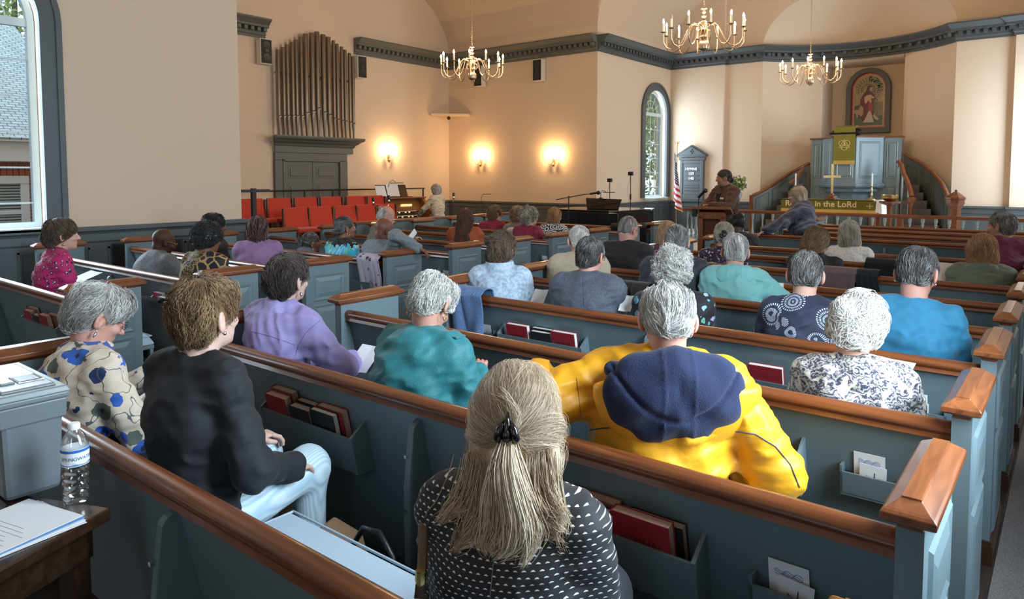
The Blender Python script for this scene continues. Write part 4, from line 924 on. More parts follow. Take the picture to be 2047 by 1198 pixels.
P=[(-3.22,18.35,1.98),(-3.14,18.3,1.88),(-3.08,18.2,1.70),(-2.98,18.1,1.52),(-2.88,17.95,1.30),(-2.84,17.85,1.17)]
MB().tube(P,.05,8).build('handrail',M_wy,t,smooth=True)
MB().lathe([(.05,0),(.05,.06),(.035,.1),(.035,.75),(.06,.82),(.09,.88),(.09,.97),(.03,1.0)],(-2.84,17.85,.17),8).build('end_post',M_wy,t)
for (a,b_) in ((0,0),(1,.25),(3,.3)): p=P[a]; MB().lathe([(.02,0),(.03,.1),(.012,.3),(.012,.8),(.025,.9),(.02,p[2]-.4)],(p[0]+b_*.1,p[1],.3),8).build('baluster',M_bal,t,smooth=True)
t=thing('left_stair_newel','slim red brown newel post at the foot of the left pulpit stair','post',(-6.42,17.8,.17)); MB().box((-.04,-.04,0),(.04,.04,.98)).build('post',M_wy,t,bevel=.005)
t=thing('stair_rail','short steep red brown inner rail left of the pulpit','stair rail',(0,0,0)); MB().tube([(-5.33,18.4,1.85),(-5.45,18.35,1.6),(-5.62,18.3,1.45)],.045,8).build('handrail',M_wy,t,smooth=True)
st_m=mat('stair_carpet',(.14,.12,.11),.9)
t=thing('pulpit_steps','grey carpeted winding steps up to the pulpit, right side','steps',(0,0,.17))
for i in range(7): MB().box((-2.95-.04*i,17.75+.13*i,0),(-2.2-.1*i,17.95+.13*i,.18*(i+1))).build('step',st_m,t)
t=thing('pulpit_steps','grey carpeted winding steps up to the pulpit, left side','steps',(0,0,.17))
for i in range(7): MB().box((-6.2+.1*i,17.85+.11*i,0),(-5.5+.02*i,18.0+.11*i,.18*(i+1))).build('step',st_m,t)
# stained glass panel
t=thing('stained_glass_panel','arched stained glass panel of a robed shepherd holding a lamb, grey frame','stained glass',(-4.32,RY,2.76))
SGH=.85+.0; HW=.50
def archp(hw,zs,z0,n=24): return [(-hw,z0),(hw,z0)]+[(hw*math.cos(PI*i/n),zs+hw*math.sin(PI*i/n)) for i in range(n+1)]
def ringp(mb,o,i_,y0,y1):
    n=len(o)
    for q in range(n):
        r=(q+1)%n; vs=[(o[q][0],y0,o[q][1]),(o[r][0],y0,o[r][1]),(i_[r][0],y0,i_[r][1]),(i_[q][0],y0,i_[q][1])]; vs+=[(a,y1,c) for a,b_,c in vs]
        mb.add(vs,[(0,1,2,3),(7,6,5,4),(0,4,5,1),(2,6,7,3)])
    return mb
ZSP=1.16
ringp(MB(),archp(.53,ZSP,0),archp(.41,ZSP,.13),-.14,0).build('frame',M_trim2,t,bevel=.01)
def sg(name,c,r=.25,e=.10): return mat(name,c,r,emit=c,es=e)
def flat(name,pts,c,y,parent=t):
    return MB().prism(pts,y-.004,y,'y').build(name,sg('glass_'+name+'_%d'%int(c[0]*99+c[1]*999),c),parent)
flat('glass_backing',archp(.41,ZSP,.13),(.30,.20,.10),-.03)
ringp(MB(),archp(.41,ZSP,.13),archp(.385,ZSP,.155),-.045,-.03).build('red_border',sg('glass_red_border',(.30,.02,.015)),t)
ringp(MB(),archp(.37,ZSP,.17),archp(.345,ZSP,.195),-.045,-.03).build('amber_border',sg('glass_amber',(.45,.24,.10)),t)
lead=mat('lead_came',(.02,.017,.015),.5)
ld=MB()
for a in range(-20,205,15):
    c,s=math.cos(math.radians(a)),math.sin(math.radians(a)); r1=.33 if s>.2 else .30
    ld.tube([(-.02+.10*c,-.037,1.12+.10*s),(-.02+(r1+.04*0)*c,-.037,1.12+r1*s)],.0035,4)
for rr in (.16,.24): ld.tube([(-.02+rr*math.cos(u),-.037,1.12+rr*math.sin(u)) for u in [PI*i/16 for i in range(-2,19)]],.003,4)
for z in (.35,.5,.65,.8,.95): 
    for s in (-1,1): ld.tube([(s*.345,-.047,z),(s*.385,-.047,z)],.003,4)
ld.build('lead_lines',lead,t)
rs=random.Random(3)
gl=MB()
for q in range(70):
    a=rs.uniform(-10,95); r_=rs.uniform(.20,.33); x=.02+r_*math.cos(math.radians(a)); z=1.14+r_*math.sin(math.radians(a))*1.0; k=rs.uniform(.015,.035)
    if math.hypot(x,max(z-ZSP,0))>.33: continue
    gl.add([(x-k,-.0395,z),(x,-.0395,z-k*.6),(x+k,-.0395,z),(x,-.0395,z+k*.6)],[(0,1,2,3)])
for q in range(40):
    x=rs.uniform(.12,.32); z=rs.uniform(.62,1.1); k=rs.uniform(.012,.028); gl.add([(x-k,-.0395,z),(x,-.0395,z-k*.6),(x+k,-.0395,z),(x,-.0395,z+k*.6)],[(0,1,2,3)])
gl.build('leaf_pieces',sg('glass_leaf',(.06,.09,.04)),t)
flat('dark_hill',[(-.34,.2),(.34,.2),(.34,.5),(.2,.46),(.05,.42),(-.1,.6),(-.2,.75),(-.34,.72)],(.05,.055,.05),-.034)
flat('field',[(.05,.42),(.34,.44),(.34,.80),(.2,.82),(.08,.8)],(.14,.11,.06),-.035)
flat('grass_patch',[(-.34,.2),(.34,.2),(.34,.36),(.1,.3),(-.34,.42)],(.07,.09,.05),-.036)
flat('cloak',[(-.17,.36),(-.12,.30),(-.02,.42),(.10,.34),(.16,.42),(.12,.7),(.16,.92),(.12,1.02),(.04,1.09),(-.06,1.1),(-.14,1.0),(-.20,.86),(-.2,.72),(-.12,.66)],(.12,.012,.02),-.042)
flat('red_sash',[(.0,.5),(.08,.48),(.11,.62),(.08,.85),(.0,.86)],(.30,.02,.03),-.044)
flat('white_gown',[(-.12,.28),(.14,.28),(.10,.45),(.05,.58),(.0,.56),(-.04,.44)],(.45,.36,.27),-.046)
flat('hair',[(-.06,1.10),(-.04,1.2),(.02,1.245),(.08,1.22),(.08,1.14),(.02,1.08),(-.10,1.0),(-.12,1.04)],(.06,.02,.012),-.046)
flat('face',[(.02,1.10),(.06,1.09),(.085,1.13),(.08,1.19),(.05,1.20),(.02,1.17)],(.42,.22,.15),-.048)
flat('lamb',[(-.10,.86),(-.10,.94),(-.04,.99),(.06,1.0),(.10,.95),(.14,.93),(.13,.9),(.06,.9),(.07,.8),(.03,.80),(.0,.86),(-.06,.76),(-.08,.78)],(.45,.29,.18),-.049)
flat('standing_sheep',[(-.33,.62),(-.34,.54),(-.30,.52),(-.28,.40),(-.25,.42),(-.24,.50),(-.16,.44),(-.12,.50),(-.12,.68),(-.18,.74),(-.24,.62)],(.34,.20,.12),-.044)
flat('lying_sheep',[(.14,.52),(.2,.42),(.27,.36),(.22,.33),(.16,.36),(.12,.44)],(.40,.29,.2),-.046)
# flowers behind the speaker
t=thing('flower_arrangement','white and yellow flower arrangement with green leaves on a stand','flowers',(-6.5,17.05,.17))
MB().lathe([(.15,0),(.15,.03),(.04,.06),(.03,.8),(.08,.9),(.12,1.0),(.10,1.08)],(0,0,0),14).build('pedestal_vase',M_bal,t,smooth=True)
rs=np.random.RandomState(5)
def blobs(name,n,m_,s,leaf=False):
    b=MB()
    for q in range(n):
        d=rs.normal(size=3); d/=np.linalg.norm(d); p=np.array([0,0,1.28])+d*np.array([.26,.18,.2])*rs.uniform(.5,1)
        if leaf:
            e=rs.normal(size=3); e/=np.linalg.norm(e); f=np.cross(d,e)*.02; b.add([p-e*.06,p+f,p+e*.06,p-f],[(0,1,2,3)])
        else: b.ball(p,s*rs.uniform(.7,1.2),8)
    o=b.build(name,m_,t,smooth=not leaf); o['kind']='stuff'
blobs('leaves',260,mat('flower_leaf',(.10,.18,.04),.6),.02,True); blobs('white_blooms',26,mat('white_petal',(.8,.78,.7),.6),.035); blobs('yellow_blooms',20,mat('yellow_petal',(.75,.6,.15),.6),.028)
t=thing('red_hymnal_stack','small stack of red hymnals beside the altar rail','books',(-5.75,14.6,.17)); MB().box((-.15,-.1,.42),(.15,.1,.5)).build('covers',M_red,t); MB().box((-.12,-.08,0),(.12,.08,.42)).build('stool',M_wz,t)
# ================================================================ side table with bin, bottle and papers
TA=math.radians(29.0)   # table turned against the pews
t=thing('side_table','dark polished wooden side table at the lower left corner','table',(-1.93,.745,0),0)
ex=Vector((.03,-.98,0)); 
# corner at origin; long side runs away along d1, short side along d2
d1=Vector((.40,-.917,0)); d2=Vector((-.917,-.40,0))
TM=Matrix(((-d2.x,-d1.x,0,0),(-d2.y,-d1.y,0,0),(0,0,1,0),(0,0,0,1)))
MB().box((-.55,-.75,.725),(0,0,.76),M=TM).build('table_top',M_dark,t,bevel=.006)
MB().box((-.52,-.72,.64),(-.03,-.70,.725),M=TM).box((-.05,-.72,.64),(-.03,-.03,.725),M=TM).box((-.52,-.05,.64),(-.03,-.03,.725),M=TM).box((-.52,-.72,.64),(-.50,-.03,.725),M=TM).build('apron',M_dark,t,bevel=.003)
for a,b_ in ((-.5,-.7),(-.06,-.7),(-.5,-.06),(-.06,-.06)): MB().prism([(a-.025,b_-.025),(a+.025,b_-.025),(a+.025,b_+.025),(a-.025,b_+.025)],0,.725,'z',M=TM).build('leg',M_dark,t,bevel=.003)
M_bin=mat('grey_bin_plastic',(.14,.165,.18),.42,bump=(500,.06)); M_lid=mat('grey_lid_plastic',(.20,.225,.24),.38)
ts=thing('storage_bin','grey plastic lidded bin with slot on the side table','bin',(-2.335,.645,.761))
def tub(z0,z1,w0,w1,l0,l1): return [(-w0,-l0,z0),(w0,-l0,z0),(w0,l0,z0),(-w0,l0,z0),(-w1,-l1,z1),(w1,-l1,z1),(w1,l1,z1),(-w1,l1,z1)]
BF=[(0,3,2,1),(4,5,6,7),(0,1,5,4),(1,2,6,5),(2,3,7,6),(3,0,4,7)]
MB().add(tub(0,.25,.172,.184,.066,.076),BF).build('tub',M_bin,ts,bevel=.014)
MB().add(tub(.20,.255,.187,.190,.079,.082),BF).add(tub(.255,.272,.195,.195,.086,.086),BF).build('rim_band',M_bin,ts,bevel=.005)
MB().add(tub(.272,.288,.198,.190,.089,.082),BF).add(tub(.288,.294,.165,.160,.066,.062),BF).build('lid',M_lid,ts,bevel=.005)
MB().box((.03,.0,.293),(.09,.05,.296)).build('slot',M_black,ts); MB().box((.0,-.045,.293),(.09,-.01,.299)).build('latch',M_lid,ts,bevel=.004)
MB().tube([(.02,-.004,.295),(.10,-.004,.295),(.10,.055,.295),(.02,.055,.295),(.02,-.004,.295)],.0025,5).build('slot_rim',M_white,ts)
# bottle
t=thing('water_bottle','clear ridged plastic water bottle with blue and white label, lid white','bottle',(-2.03,.70,.761),math.radians(80))
mpl=bpy.data.materials.new('clear_plastic'); mpl.use_nodes=True; N,L=nodes(mpl); N.remove(N['Principled BSDF'])
tr=N.new('ShaderNodeBsdfTransparent'); gl=N.new('ShaderNodeBsdfGlossy'); gl.inputs['Roughness'].default_value=.05; lw=N.new('ShaderNodeLayerWeight'); lw.inputs[0].default_value=.45; mx=N.new('ShaderNodeMixShader'); tr.inputs[0].default_value=(.92,.95,.97,1)
mr=N.new('ShaderNodeMath'); mr.operation='MULTIPLY_ADD'; mr.inputs[1].default_value=.75; mr.inputs[2].default_value=.10; L.new(lw.outputs['Facing'],mr.inputs[0]); L.new(mr.outputs[0],mx.inputs[0]); L.new(tr.outputs[0],mx.inputs[1]); L.new(gl.outputs[0],mx.inputs[2]); L.new(mx.outputs[0],N['Material Output'].inputs[0])
n=36; vs=[];zs_=[]
prof=[(.024,0),(.030,.004)]+[(.0315+.0016*math.sin(q*1.5),.012+q*.0045) for q in range(24)]+[(.0325,.125),(.0325,.155),(.031,.163),(.026,.178),(.018,.19),(.0125,.196),(.0125,.203)]
m_=MB()
for i,(r,z) in enumerate(prof):
    for k in range(n):
        a=2*PI*k/n; w=0
        if .01<z<.12: w=.0010*math.sin(5*a+z*260)
        if z<.02: w-=.003*abs(math.sin(2.5*a))*(1-z/.02)
        m_.v.append(((r+w)*math.cos(a),(r+w)*math.sin(a),z))
for i in range(len(prof)-1):
    for k in range(n): m_.f.append((i*n+k,i*n+(k+1)%n,(i+1)*n+(k+1)%n,(i+1)*n+k)); m_.m.append(0)
m_.f.append(tuple(range(n))[::-1]); m_.m.append(0); m_.build('bottle_body',mpl,t,smooth='all')
MB().lathe([(.0145,.198),(.0145,.210),(.013,.213)],(0,0,0),24).build('screw_cap',M_white,t,smooth=True)
MB().lathe([(.0329,.106),(.0329,.150),(.0329,.150)],(0,0,0),36).build('label',mat('label_white',(.80,.84,.9),.35),t,smooth=True)
MB().lathe([(.0333,.142),(.0333,.149)],(0,0,0),36).lathe([(.0333,.108),(.0333,.110)],(0,0,0),36).build('label_stripe',mat('label_blue',(.03,.16,.5),.35),t,smooth=True)
lt=MB()
tx=text('label_lettering','SPRINGWATER',.0125,mat('label_text',(.10,.15,.28),.4),t,(0,0,0),(0,0,0),.0001)
for v in tx.data.vertices:
    a=v.co.x/.0333; z=v.co.y+.122; a0=-PI/2+a; v.co=(.0334*math.cos(a0),.0334*math.sin(a0),z)
# papers
for i in range(4):
    t=thing('paper_sheets',['top printed white sheet of the stack on the side table','second sheet, with blue edge, in the stack on the side table','third sheet in the stack on the side table','bottom sheet in the stack on the side table'][i],'paper',(-1.99+.004*i,.512+.002*i,.7612+.0022*(3-i)),math.radians(14-i*2.2),'paper stack on the side table')
    MB().box((-.11,-.14,0),(.11,.14,.0016)).build('sheet',M_paper if i!=1 else mat('blue_paper',(.12,.3,.6),.6),t)
    if i==0:
        lm=MB()
        for q in range(12): lm.box((-.085,-.12+q*.014,.0017),(.085-.02*((q*7)%3),-.1185+q*.014,.0019))
        lm.build('printed_lines',mat('print_grey',(.35,.33,.33),.7),t)

t=thing('wall_vent','dark slatted vent grille low in the left wall panelling','vent',(-8.975,4.0,.52))
m_=MB().box((0,-.42,0),(.02,.42,.30))
for q in range(14): m_.box((.02,-.40,.012+q*.0205),(.03,.40,.022+q*.0205))
m_.build('grille',mat('dark_grille',(.03,.032,.034),.5),t)
# ================================================================ implicit-surface modelling for bodies, clothes and hair
F32=np.float32
def A3(*v): return np.array(v,F32)
def s_ell(P,c,r):
    q=(P-A3(*c)); k0=np.sqrt(((q/A3(*r))**2).sum(1)); k1=np.sqrt(((q/(A3(*r)**2))**2).sum(1))+1e-6; return k0*(k0-1)/k1
def s_cone(P,a,b,ra,rb,fy=1.0):
    a=A3(*a);b=A3(*b); d=b-a; L2=float((d*d).sum())+1e-9; t=np.clip(((P-a)@d)/L2,0,1); q=P-a-t[:,None]*d
    if fy!=1.0: q=q*A3(1,fy,1)
    return (np.sqrt((q*q).sum(1))-(ra+(rb-ra)*t))/(max(fy,1))
def smin(a,b,k): h=np.maximum(k-np.abs(a-b),0)/k; return np.minimum(a,b)-h*h*k*.25
def smax(a,b,k): return -smin(-a,-b,k)
def surf(f,lo,hi,h):
    """surface nets, evaluated block-wise"""
    lo=np.array(lo,float);hi=np.array(hi,float); B=4
    nb=np.ceil((hi-lo)/(h*B)).astype(int)+1; n=nb*B
    cs=[lo[i]+(np.arange(nb[i])*B+(B-1)/2)*h for i in range(3)]
    G=np.stack(np.meshgrid(*cs,indexing='ij'),-1).reshape(-1,3).astype(F32); dc=f(G)
    act=np.abs(dc)<h*B*1.15+.012
    D=np.repeat(dc.reshape(nb),B,0).repeat(B,1).repeat(B,2).astype(F32)
    ia=np.nonzero(act)[0]; bi=np.stack(np.unravel_index(ia,nb),1)*B
    o=np.stack(np.meshgrid(*[np.arange(B)]*3,indexing='ij'),-1).reshape(-1,3)
    I=(bi[:,None,:]+o[None]).reshape(-1,3); P=(lo+I*h).astype(F32)
    v=np.concatenate([f(P[i:i+400000]) for i in range(0,len(P),400000)]) if len(P) else np.zeros(0,F32)
    D[I[:,0],I[:,1],I[:,2]]=v
    S_=D<0; nx,ny,nz=D.shape
    c=np.zeros((nx-1,ny-1,nz-1),np.int8)
    for dx in (0,1):
        for dy in (0,1):
            for dz in (0,1): c+=S_[dx:nx-1+dx,dy:ny-1+dy,dz:nz-1+dz]
    cell=np.argwhere((c>0)&(c<8)); 
    if len(cell)==0: return np.zeros((0,3)),np.zeros((0,4),int)
    vid=-np.ones(c.shape,np.int64); vid[cell[:,0],cell[:,1],cell[:,2]]=np.arange(len(cell))
    acc=np.zeros((len(cell),3)); cnt=np.zeros(len(cell))
    for ax in range(3):
        o1,o2=[i for i in range(3) if i!=ax]
        for a in (0,1):
            for b in (0,1):
                p=cell.copy(); p[:,o1]+=a; p[:,o2]+=b; q=p.copy(); q[:,ax]+=1
                d0=D[p[:,0],p[:,1],p[:,2]]; d1=D[q[:,0],q[:,1],q[:,2]]; m=(d0<0)!=(d1<0)
                t=np.where(m,d0/(d0-d1+1e-12),0); w=p.astype(float); w[:,ax]+=t; acc[m]+=w[m]; cnt[m]+=1
    V=lo+acc/cnt[:,None]*h; Fs=[]
    for ax in range(3):
        o1,o2=(ax+1)%3,(ax+2)%3
        sl=[slice(None)]*3; sl2=[slice(None)]*3; sl[ax]=slice(0,-1); sl2[ax]=slice(1,None)
        m=S_[tuple(sl)]!=S_[tuple(sl2)]; e=np.argwhere(m); e=e[(e[:,o1]>0)&(e[:,o2]>0)&(e[:,o1]<D.shape[o1]-1)&(e[:,o2]<D.shape[o2]-1)]
        ins=S_[e[:,0],e[:,1],e[:,2]]
        def g(a,b): q=e.copy(); q[:,o1]-=a; q[:,o2]-=b; return vid[q[:,0],q[:,1],q[:,2]]
        Q=np.stack([g(0,0),g(1,0),g(1,1),g(0,1)],1); Q[~ins]=Q[~ins][:,::-1]; Q=Q[(Q>=0).all(1)]; Fs.append(Q)
    return V,np.concatenate(Fs)
def npmesh(name,V,Fq,m,parent,smooth=True,tint=None):
    me=bpy.data.meshes.new(name); nV=len(V); nF=len(Fq); k=Fq.shape[1] if nF else 4
    me.vertices.add(nV); me.vertices.foreach_set('co',np.ascontiguousarray(V,dtype=np.float32).ravel()); me.loops.add(nF*k); me.loops.foreach_set('vertex_index',Fq.astype(np.int32).ravel())
    me.polygons.add(nF); me.polygons.foreach_set('loop_start',np.arange(0,nF*k,k,dtype=np.int32)); me.update(calc_edges=True); me.validate()
    if smooth: me.polygons.foreach_set('use_smooth',[True]*nF)
    if tint is not None: a=me.attributes.new('tint','FLOAT','POINT'); a.data.foreach_set('value',np.asarray(tint,np.float32))
    for q in (m if isinstance(m,(list,tuple)) else [m]): me.materials.append(q)
    o=bpy.data.objects.new(name,me); C.objects.link(o)
    if parent: o.parent=parent
    return o
def noise3(P,sc,seed,oct=3):
    rs=np.random.RandomState(seed); out=np.zeros(len(P),F32); a=1
    for o in range(oct):
        K=rs.normal(size=(5,3)).astype(F32)*sc*(1.9**o); ph=rs.uniform(0,6.28,5).astype(F32)
        out+=a*np.sin(P@K.T+ph).sum(1)/5*1.6; a*=.5
    return out
# ---------------------------------------------------------------- skin, hair and cloth materials
def skin(name,c):
    m=mat('skin_'+name,c,.5,var=(14,tuple(x*.86 for x in c)),spec=.35); b=m.node_tree.nodes['Principled BSDF']
    b.inputs['Subsurface Weight'].default_value=.0; return m
SK={'fair':skin('fair',(.62,.36,.27)),'pink':skin('pink',(.60,.30,.23)),'pale':skin('pale',(.66,.42,.34)),'brown':skin('brown',(.19,.075,.045)),'dark':skin('dark',(.085,.036,.024)),'tan':skin('tan',(.42,.20,.13)),'mid':skin('mid',(.26,.115,.07))}
def hairmat(name,c1,c2,c3=None,rough=.46):
    n='hair_'+name
    if n in MATS: return MATS[n]
    m=mat(n,c1,rough,spec=.3); N,L=nodes(m); b=N['Principled BSDF']
    at=N.new('ShaderNodeAttribute'); at.attribute_name='tint'; r=ramp(N,[(0,c1),(.55,c2),(1,c3 or c2)]); L.new(at.outputs['Fac'],r.inputs[0]); L.new(r.outputs[0],b.inputs['Base Color'])
    b.inputs['Sheen Weight'].default_value=.15
    return m
HM={'white':hairmat('white',(.36,.33,.29),(.66,.63,.58),(.84,.82,.78)),'silver':hairmat('silver',(.17,.15,.135),(.48,.45,.42),(.88,.86,.83)),
 'grey':hairmat('grey',(.05,.042,.036),(.20,.185,.17),(.52,.50,.47)),'greybrown':hairmat('greybrown',(.085,.055,.035),(.24,.18,.13),(.48,.42,.35)),
 'saltpepper':hairmat('saltpepper',(.018,.015,.014),(.065,.056,.052),(.33,.32,.31)),'brown':hairmat('brown',(.045,.024,.014),(.11,.062,.035),(.20,.13,.085)),
 'darkbrown':hairmat('darkbrown',(.022,.013,.011),(.052,.032,.026),(.13,.095,.085)),'lightbrown':hairmat('lightbrown',(.095,.050,.020),(.22,.125,.055),(.36,.24,.12)),
 'blonde':hairmat('blonde',(.26,.16,.09),(.62,.47,.32),(.92,.80,.62)),'ash':hairmat('ash',(.17,.12,.08),(.45,.38,.30),(.74,.69,.60)),
 'strawberry':hairmat('strawberry',(.20,.085,.03),(.40,.20,.08),(.58,.36,.19)),'auburn':hairmat('auburn',(.045,.016,.010),(.10,.035,.02),(.18,.07,.04)),
 'black':hairmat('black',(.006,.005,.005),(.014,.012,.012),(.045,.042,.042),.3),'twists':hairmat('twists',(.03,.012,.010),(.07,.028,.022),(.14,.06,.045)),'tanblonde':hairmat('tanblonde',(.28,.15,.07),(.50,.31,.17),(.66,.47,.30))}
def cloth(name,c,rough=.8,bump=(300,.08),sheen=.15): return mat('cloth_'+name,c,rough,bump=bump,sheen=sheen)
def pattern(name,build,rough=.75):
    n='cloth_'+name
    if n in MATS: return MATS[n]
    m=mat(n,(.5,.5,.5),rough,sheen=.1); N,L=nodes(m); tc=N.new('ShaderNodeTexCoord'); o=build(N,L,tc.outputs['Object']); L.new(o,N['Principled BSDF'].inputs['Base Color']); return m
def vor(N,L,v,scale,feat='F1',rnd=1,dist='EUCLIDEAN'):
    x=N.new('ShaderNodeTexVoronoi'); x.feature=feat; x.inputs['Scale'].default_value=scale; x.inputs['Randomness'].default_value=rnd; L.new(v,x.inputs['Vector']); return x
def noi(N,L,v,scale,det=3,dist=0):
    x=N.new('ShaderNodeTexNoise'); x.inputs['Scale'].default_value=scale; x.inputs['Detail'].default_value=det; x.inputs['Distortion'].default_value=dist; L.new(v,x.inputs['Vector']); return x
def wav(N,L,v,scale,dist,ds=1,typ='BANDS',dirn='X',det=2):
    x=N.new('ShaderNodeTexWave'); x.wave_type=typ; 
    if typ=='BANDS': x.bands_direction=dirn
    else: x.rings_direction='SPHERICAL'
    x.inputs['Scale'].default_value=scale; x.inputs['Distortion'].default_value=dist; x.inputs['Detail'].default_value=det; x.inputs['Detail Scale'].default_value=ds; L.new(v,x.inputs['Vector']); return x
def rmp(N,L,src,stops,interp='CONSTANT'): r=ramp(N,stops,interp); L.new(src,r.inputs[0]); return r
def mixc(N,L,f,a,b):
    x=N.new('ShaderNodeMix'); x.data_type='RGBA'; L.new(f,x.inputs['Factor'])
    for k,v in (('A',a),('B',b)):
        if isinstance(v,tuple): x.inputs[k].default_value=(*v,1)
        else: L.new(v,x.inputs[k])
    return x.outputs['Result']
def math_(N,L,op,a,b=None):
    x=N.new('ShaderNodeMath'); x.operation=op
    for i,v in enumerate((a,b)):
        if v is None: continue
        if isinstance(v,(int,float)): x.inputs[i].default_value=v
        else: L.new(v,x.inputs[i])
    return x.outputs[0]
def P_pansy(N,L,v):   # cream blouse, blue pansies, dark leaves
    n=noi(N,L,v,26,2); w=N.new('ShaderNodeVectorMath'); w.operation='MULTIPLY_ADD'; w.inputs[1].default_value=(.035,.035,.035); L.new(n.outputs['Color'],w.inputs[0]); L.new(v,w.inputs[2])
    a=vor(N,L,w.outputs[0],11.5); hue=rmp(N,L,math_(N,L,'FRACT',a.outputs['Color'],None),[(0,(.025,.10,.42)),(.5,(.03,.13,.50)),(.62,(.015,.03,.10)),(.78,(.10,.12,.10)),(.88,(.62,.52,.40))])
    petal=rmp(N,L,a.outputs['Distance'],[(0,(.9,.9,.85)),(.05,(.01,.015,.05)),(.17,(1,1,1)),(.44,(0,0,0))])
    inside=rmp(N,L,a.outputs['Distance'],[(0,(1,1,1)),(.43,(0,0,0))]); core=rmp(N,L,a.outputs['Distance'],[(0,(1,1,1)),(.15,(0,0,0))])
    body=mixc(N,L,core.outputs[0],hue.outputs[0],(.012,.02,.06)); base=mixc(N,L,noi(N,L,v,9,2).outputs['Fac'],(.66,.54,.42),(.60,.50,.41))
    c=mixc(N,L,inside.outputs[0],base,body)
    st_=rmp(N,L,wav(N,L,v,5,9,2).outputs['Fac'],[(0,(1,1,1)),(.004,(0,0,0))]); return mixc(N,L,st_.outputs[0],c,(.09,.10,.10))
def P_dash(N,L,v):   # black with rows of small white half moons
    a=vor(N,L,v,46,rnd=.0); 
    sx=N.new('ShaderNodeSeparateXYZ'); L.new(v,sx.inputs[0])
    fx=math_(N,L,'FRACT',math_(N,L,'MULTIPLY',sx.outputs[0],62)); row=math_(N,L,'MULTIPLY',sx.outputs[2],80); fz=math_(N,L,'FRACT',row)
    fx=math_(N,L,'FRACT',math_(N,L,'ADD',math_(N,L,'MULTIPLY',sx.outputs[0],62),math_(N,L,'MULTIPLY',math_(N,L,'FLOOR',row),.5)))
    dx=math_(N,L,'ABSOLUTE',math_(N,L,'SUBTRACT',fx,.5)); m1=math_(N,L,'LESS_THAN',dx,.30)
    top=math_(N,L,'SUBTRACT',.60,math_(N,L,'MULTIPLY',math_(N,L,'MULTIPLY',dx,dx),3.2)); m2=math_(N,L,'LESS_THAN',fz,top); m3=math_(N,L,'GREATER_THAN',fz,.36)
    return mixc(N,L,math_(N,L,'MULTIPLY',m1,math_(N,L,'MULTIPLY',m2,m3)),(.010,.010,.013),(.72,.72,.70))
def P_leo(base,spot,core,sc=34):
    def f(N,L,v):
        n=noi(N,L,v,30,1); w=N.new('ShaderNodeVectorMath'); w.operation='MULTIPLY_ADD'; w.inputs[1].default_value=(.02,.02,.02); L.new(n.outputs['Color'],w.inputs[0]); L.new(v,w.inputs[2])
        a=vor(N,L,w.outputs[0],sc); return rmp(N,L,a.outputs['Distance'],[(0,core),(.20,spot),(.36,base)]).outputs[0]
    return f
def P_gold(N,L,v):
    a=wav(N,L,v,9,14,3); b_=rmp(N,L,a.outputs['Fac'],[(0,(.02,.016,.012)),(.45,(.33,.19,.07)),(.8,(.05,.035,.02)),(.9,(.42,.30,.14))]); sx=N.new('ShaderNodeSeparateXYZ'); L.new(v,sx.inputs[0])
    c=vor(N,L,v,14,'DISTANCE_TO_EDGE'); d=rmp(N,L,c.outputs['Distance'],[(0,(.42,.26,.10)),(.08,(.012,.012,.015))]); return mixc(N,L,math_(N,L,'GREATER_THAN',sx.outputs[0],.06),b_.outputs[0],d.outputs[0])
def P_burst(N,L,v):   # navy with white radiating fireworks
    a=vor(N,L,v,7.5); m=N.new('ShaderNodeVectorMath'); m.operation='SUBTRACT'; s=N.new('ShaderNodeVectorMath'); s.operation='MULTIPLY'; s.inputs[1].default_value=(1,1,1); L.new(v,s.inputs[0]); L.new(s.outputs[0],m.inputs[0]); L.new(a.outputs['Position'],m.inputs[1])
    sp=N.new('ShaderNodeSeparateXYZ'); L.new(m.outputs[0],sp.inputs[0]); an=math_(N,L,'ARCTAN2',sp.outputs[2],sp.outputs[0]); r_=math_(N,L,'SINE',math_(N,L,'MULTIPLY',an,34)); ray=math_(N,L,'GREATER_THAN',r_,.25)
    ring=math_(N,L,'GREATER_THAN',math_(N,L,'SINE',math_(N,L,'MULTIPLY',a.outputs['Distance'],46)),-.35); inr=math_(N,L,'LESS_THAN',a.outputs['Distance'],.47)
    return mixc(N,L,math_(N,L,'MULTIPLY',inr,math_(N,L,'MULTIPLY',ray,ring)),(.012,.016,.042),(.55,.60,.72))
def P_paisley(N,L,v):
    w=wav(N,L,v,13,18,2.2,'RINGS',det=3); l=rmp(N,L,w.outputs['Fac'],[(0,(.035,.035,.06)),(.28,(.40,.36,.34)),(.5,(.05,.05,.075)),(.72,(.46,.42,.38))])
    mp=N.new('ShaderNodeMapping'); mp.inputs['Scale'].default_value=(1,1,.55); mp.inputs['Rotation'].default_value=(.3,.5,.2); L.new(v,mp.inputs[0]); n=noi(N,L,mp.outputs[0],30,1,.8); p=rmp(N,L,n.outputs['Fac'],[(0,(0,0,0)),(.59,(1,1,1))]); return mixc(N,L,p.outputs[0],l.outputs[0],(.66,.60,.50))
def P_black_floral(N,L,v):
    n=noi(N,L,v,30,2); w=N.new('ShaderNodeVectorMath'); w.operation='MULTIPLY_ADD'; w.inputs[1].default_value=(.03,.03,.03); L.new(n.outputs['Color'],w.inputs[0]); L.new(v,w.inputs[2]); a=vor(N,L,w.outputs[0],19)
    h=rmp(N,L,a.outputs['Color'],[(0,(.10,.33,.42)),(.4,(.16,.40,.30)),(.6,(.42,.34,.55)),(.75,(.30,.50,.60))]); i=rmp(N,L,a.outputs['Distance'],[(0,(1,1,1)),(.1,(.3,.3,.3)),(.16,(1,1,1)),(.36,(0,0,0))]); return mixc(N,L,i.outputs[0],(.01,.01,.014),h.outputs[0])
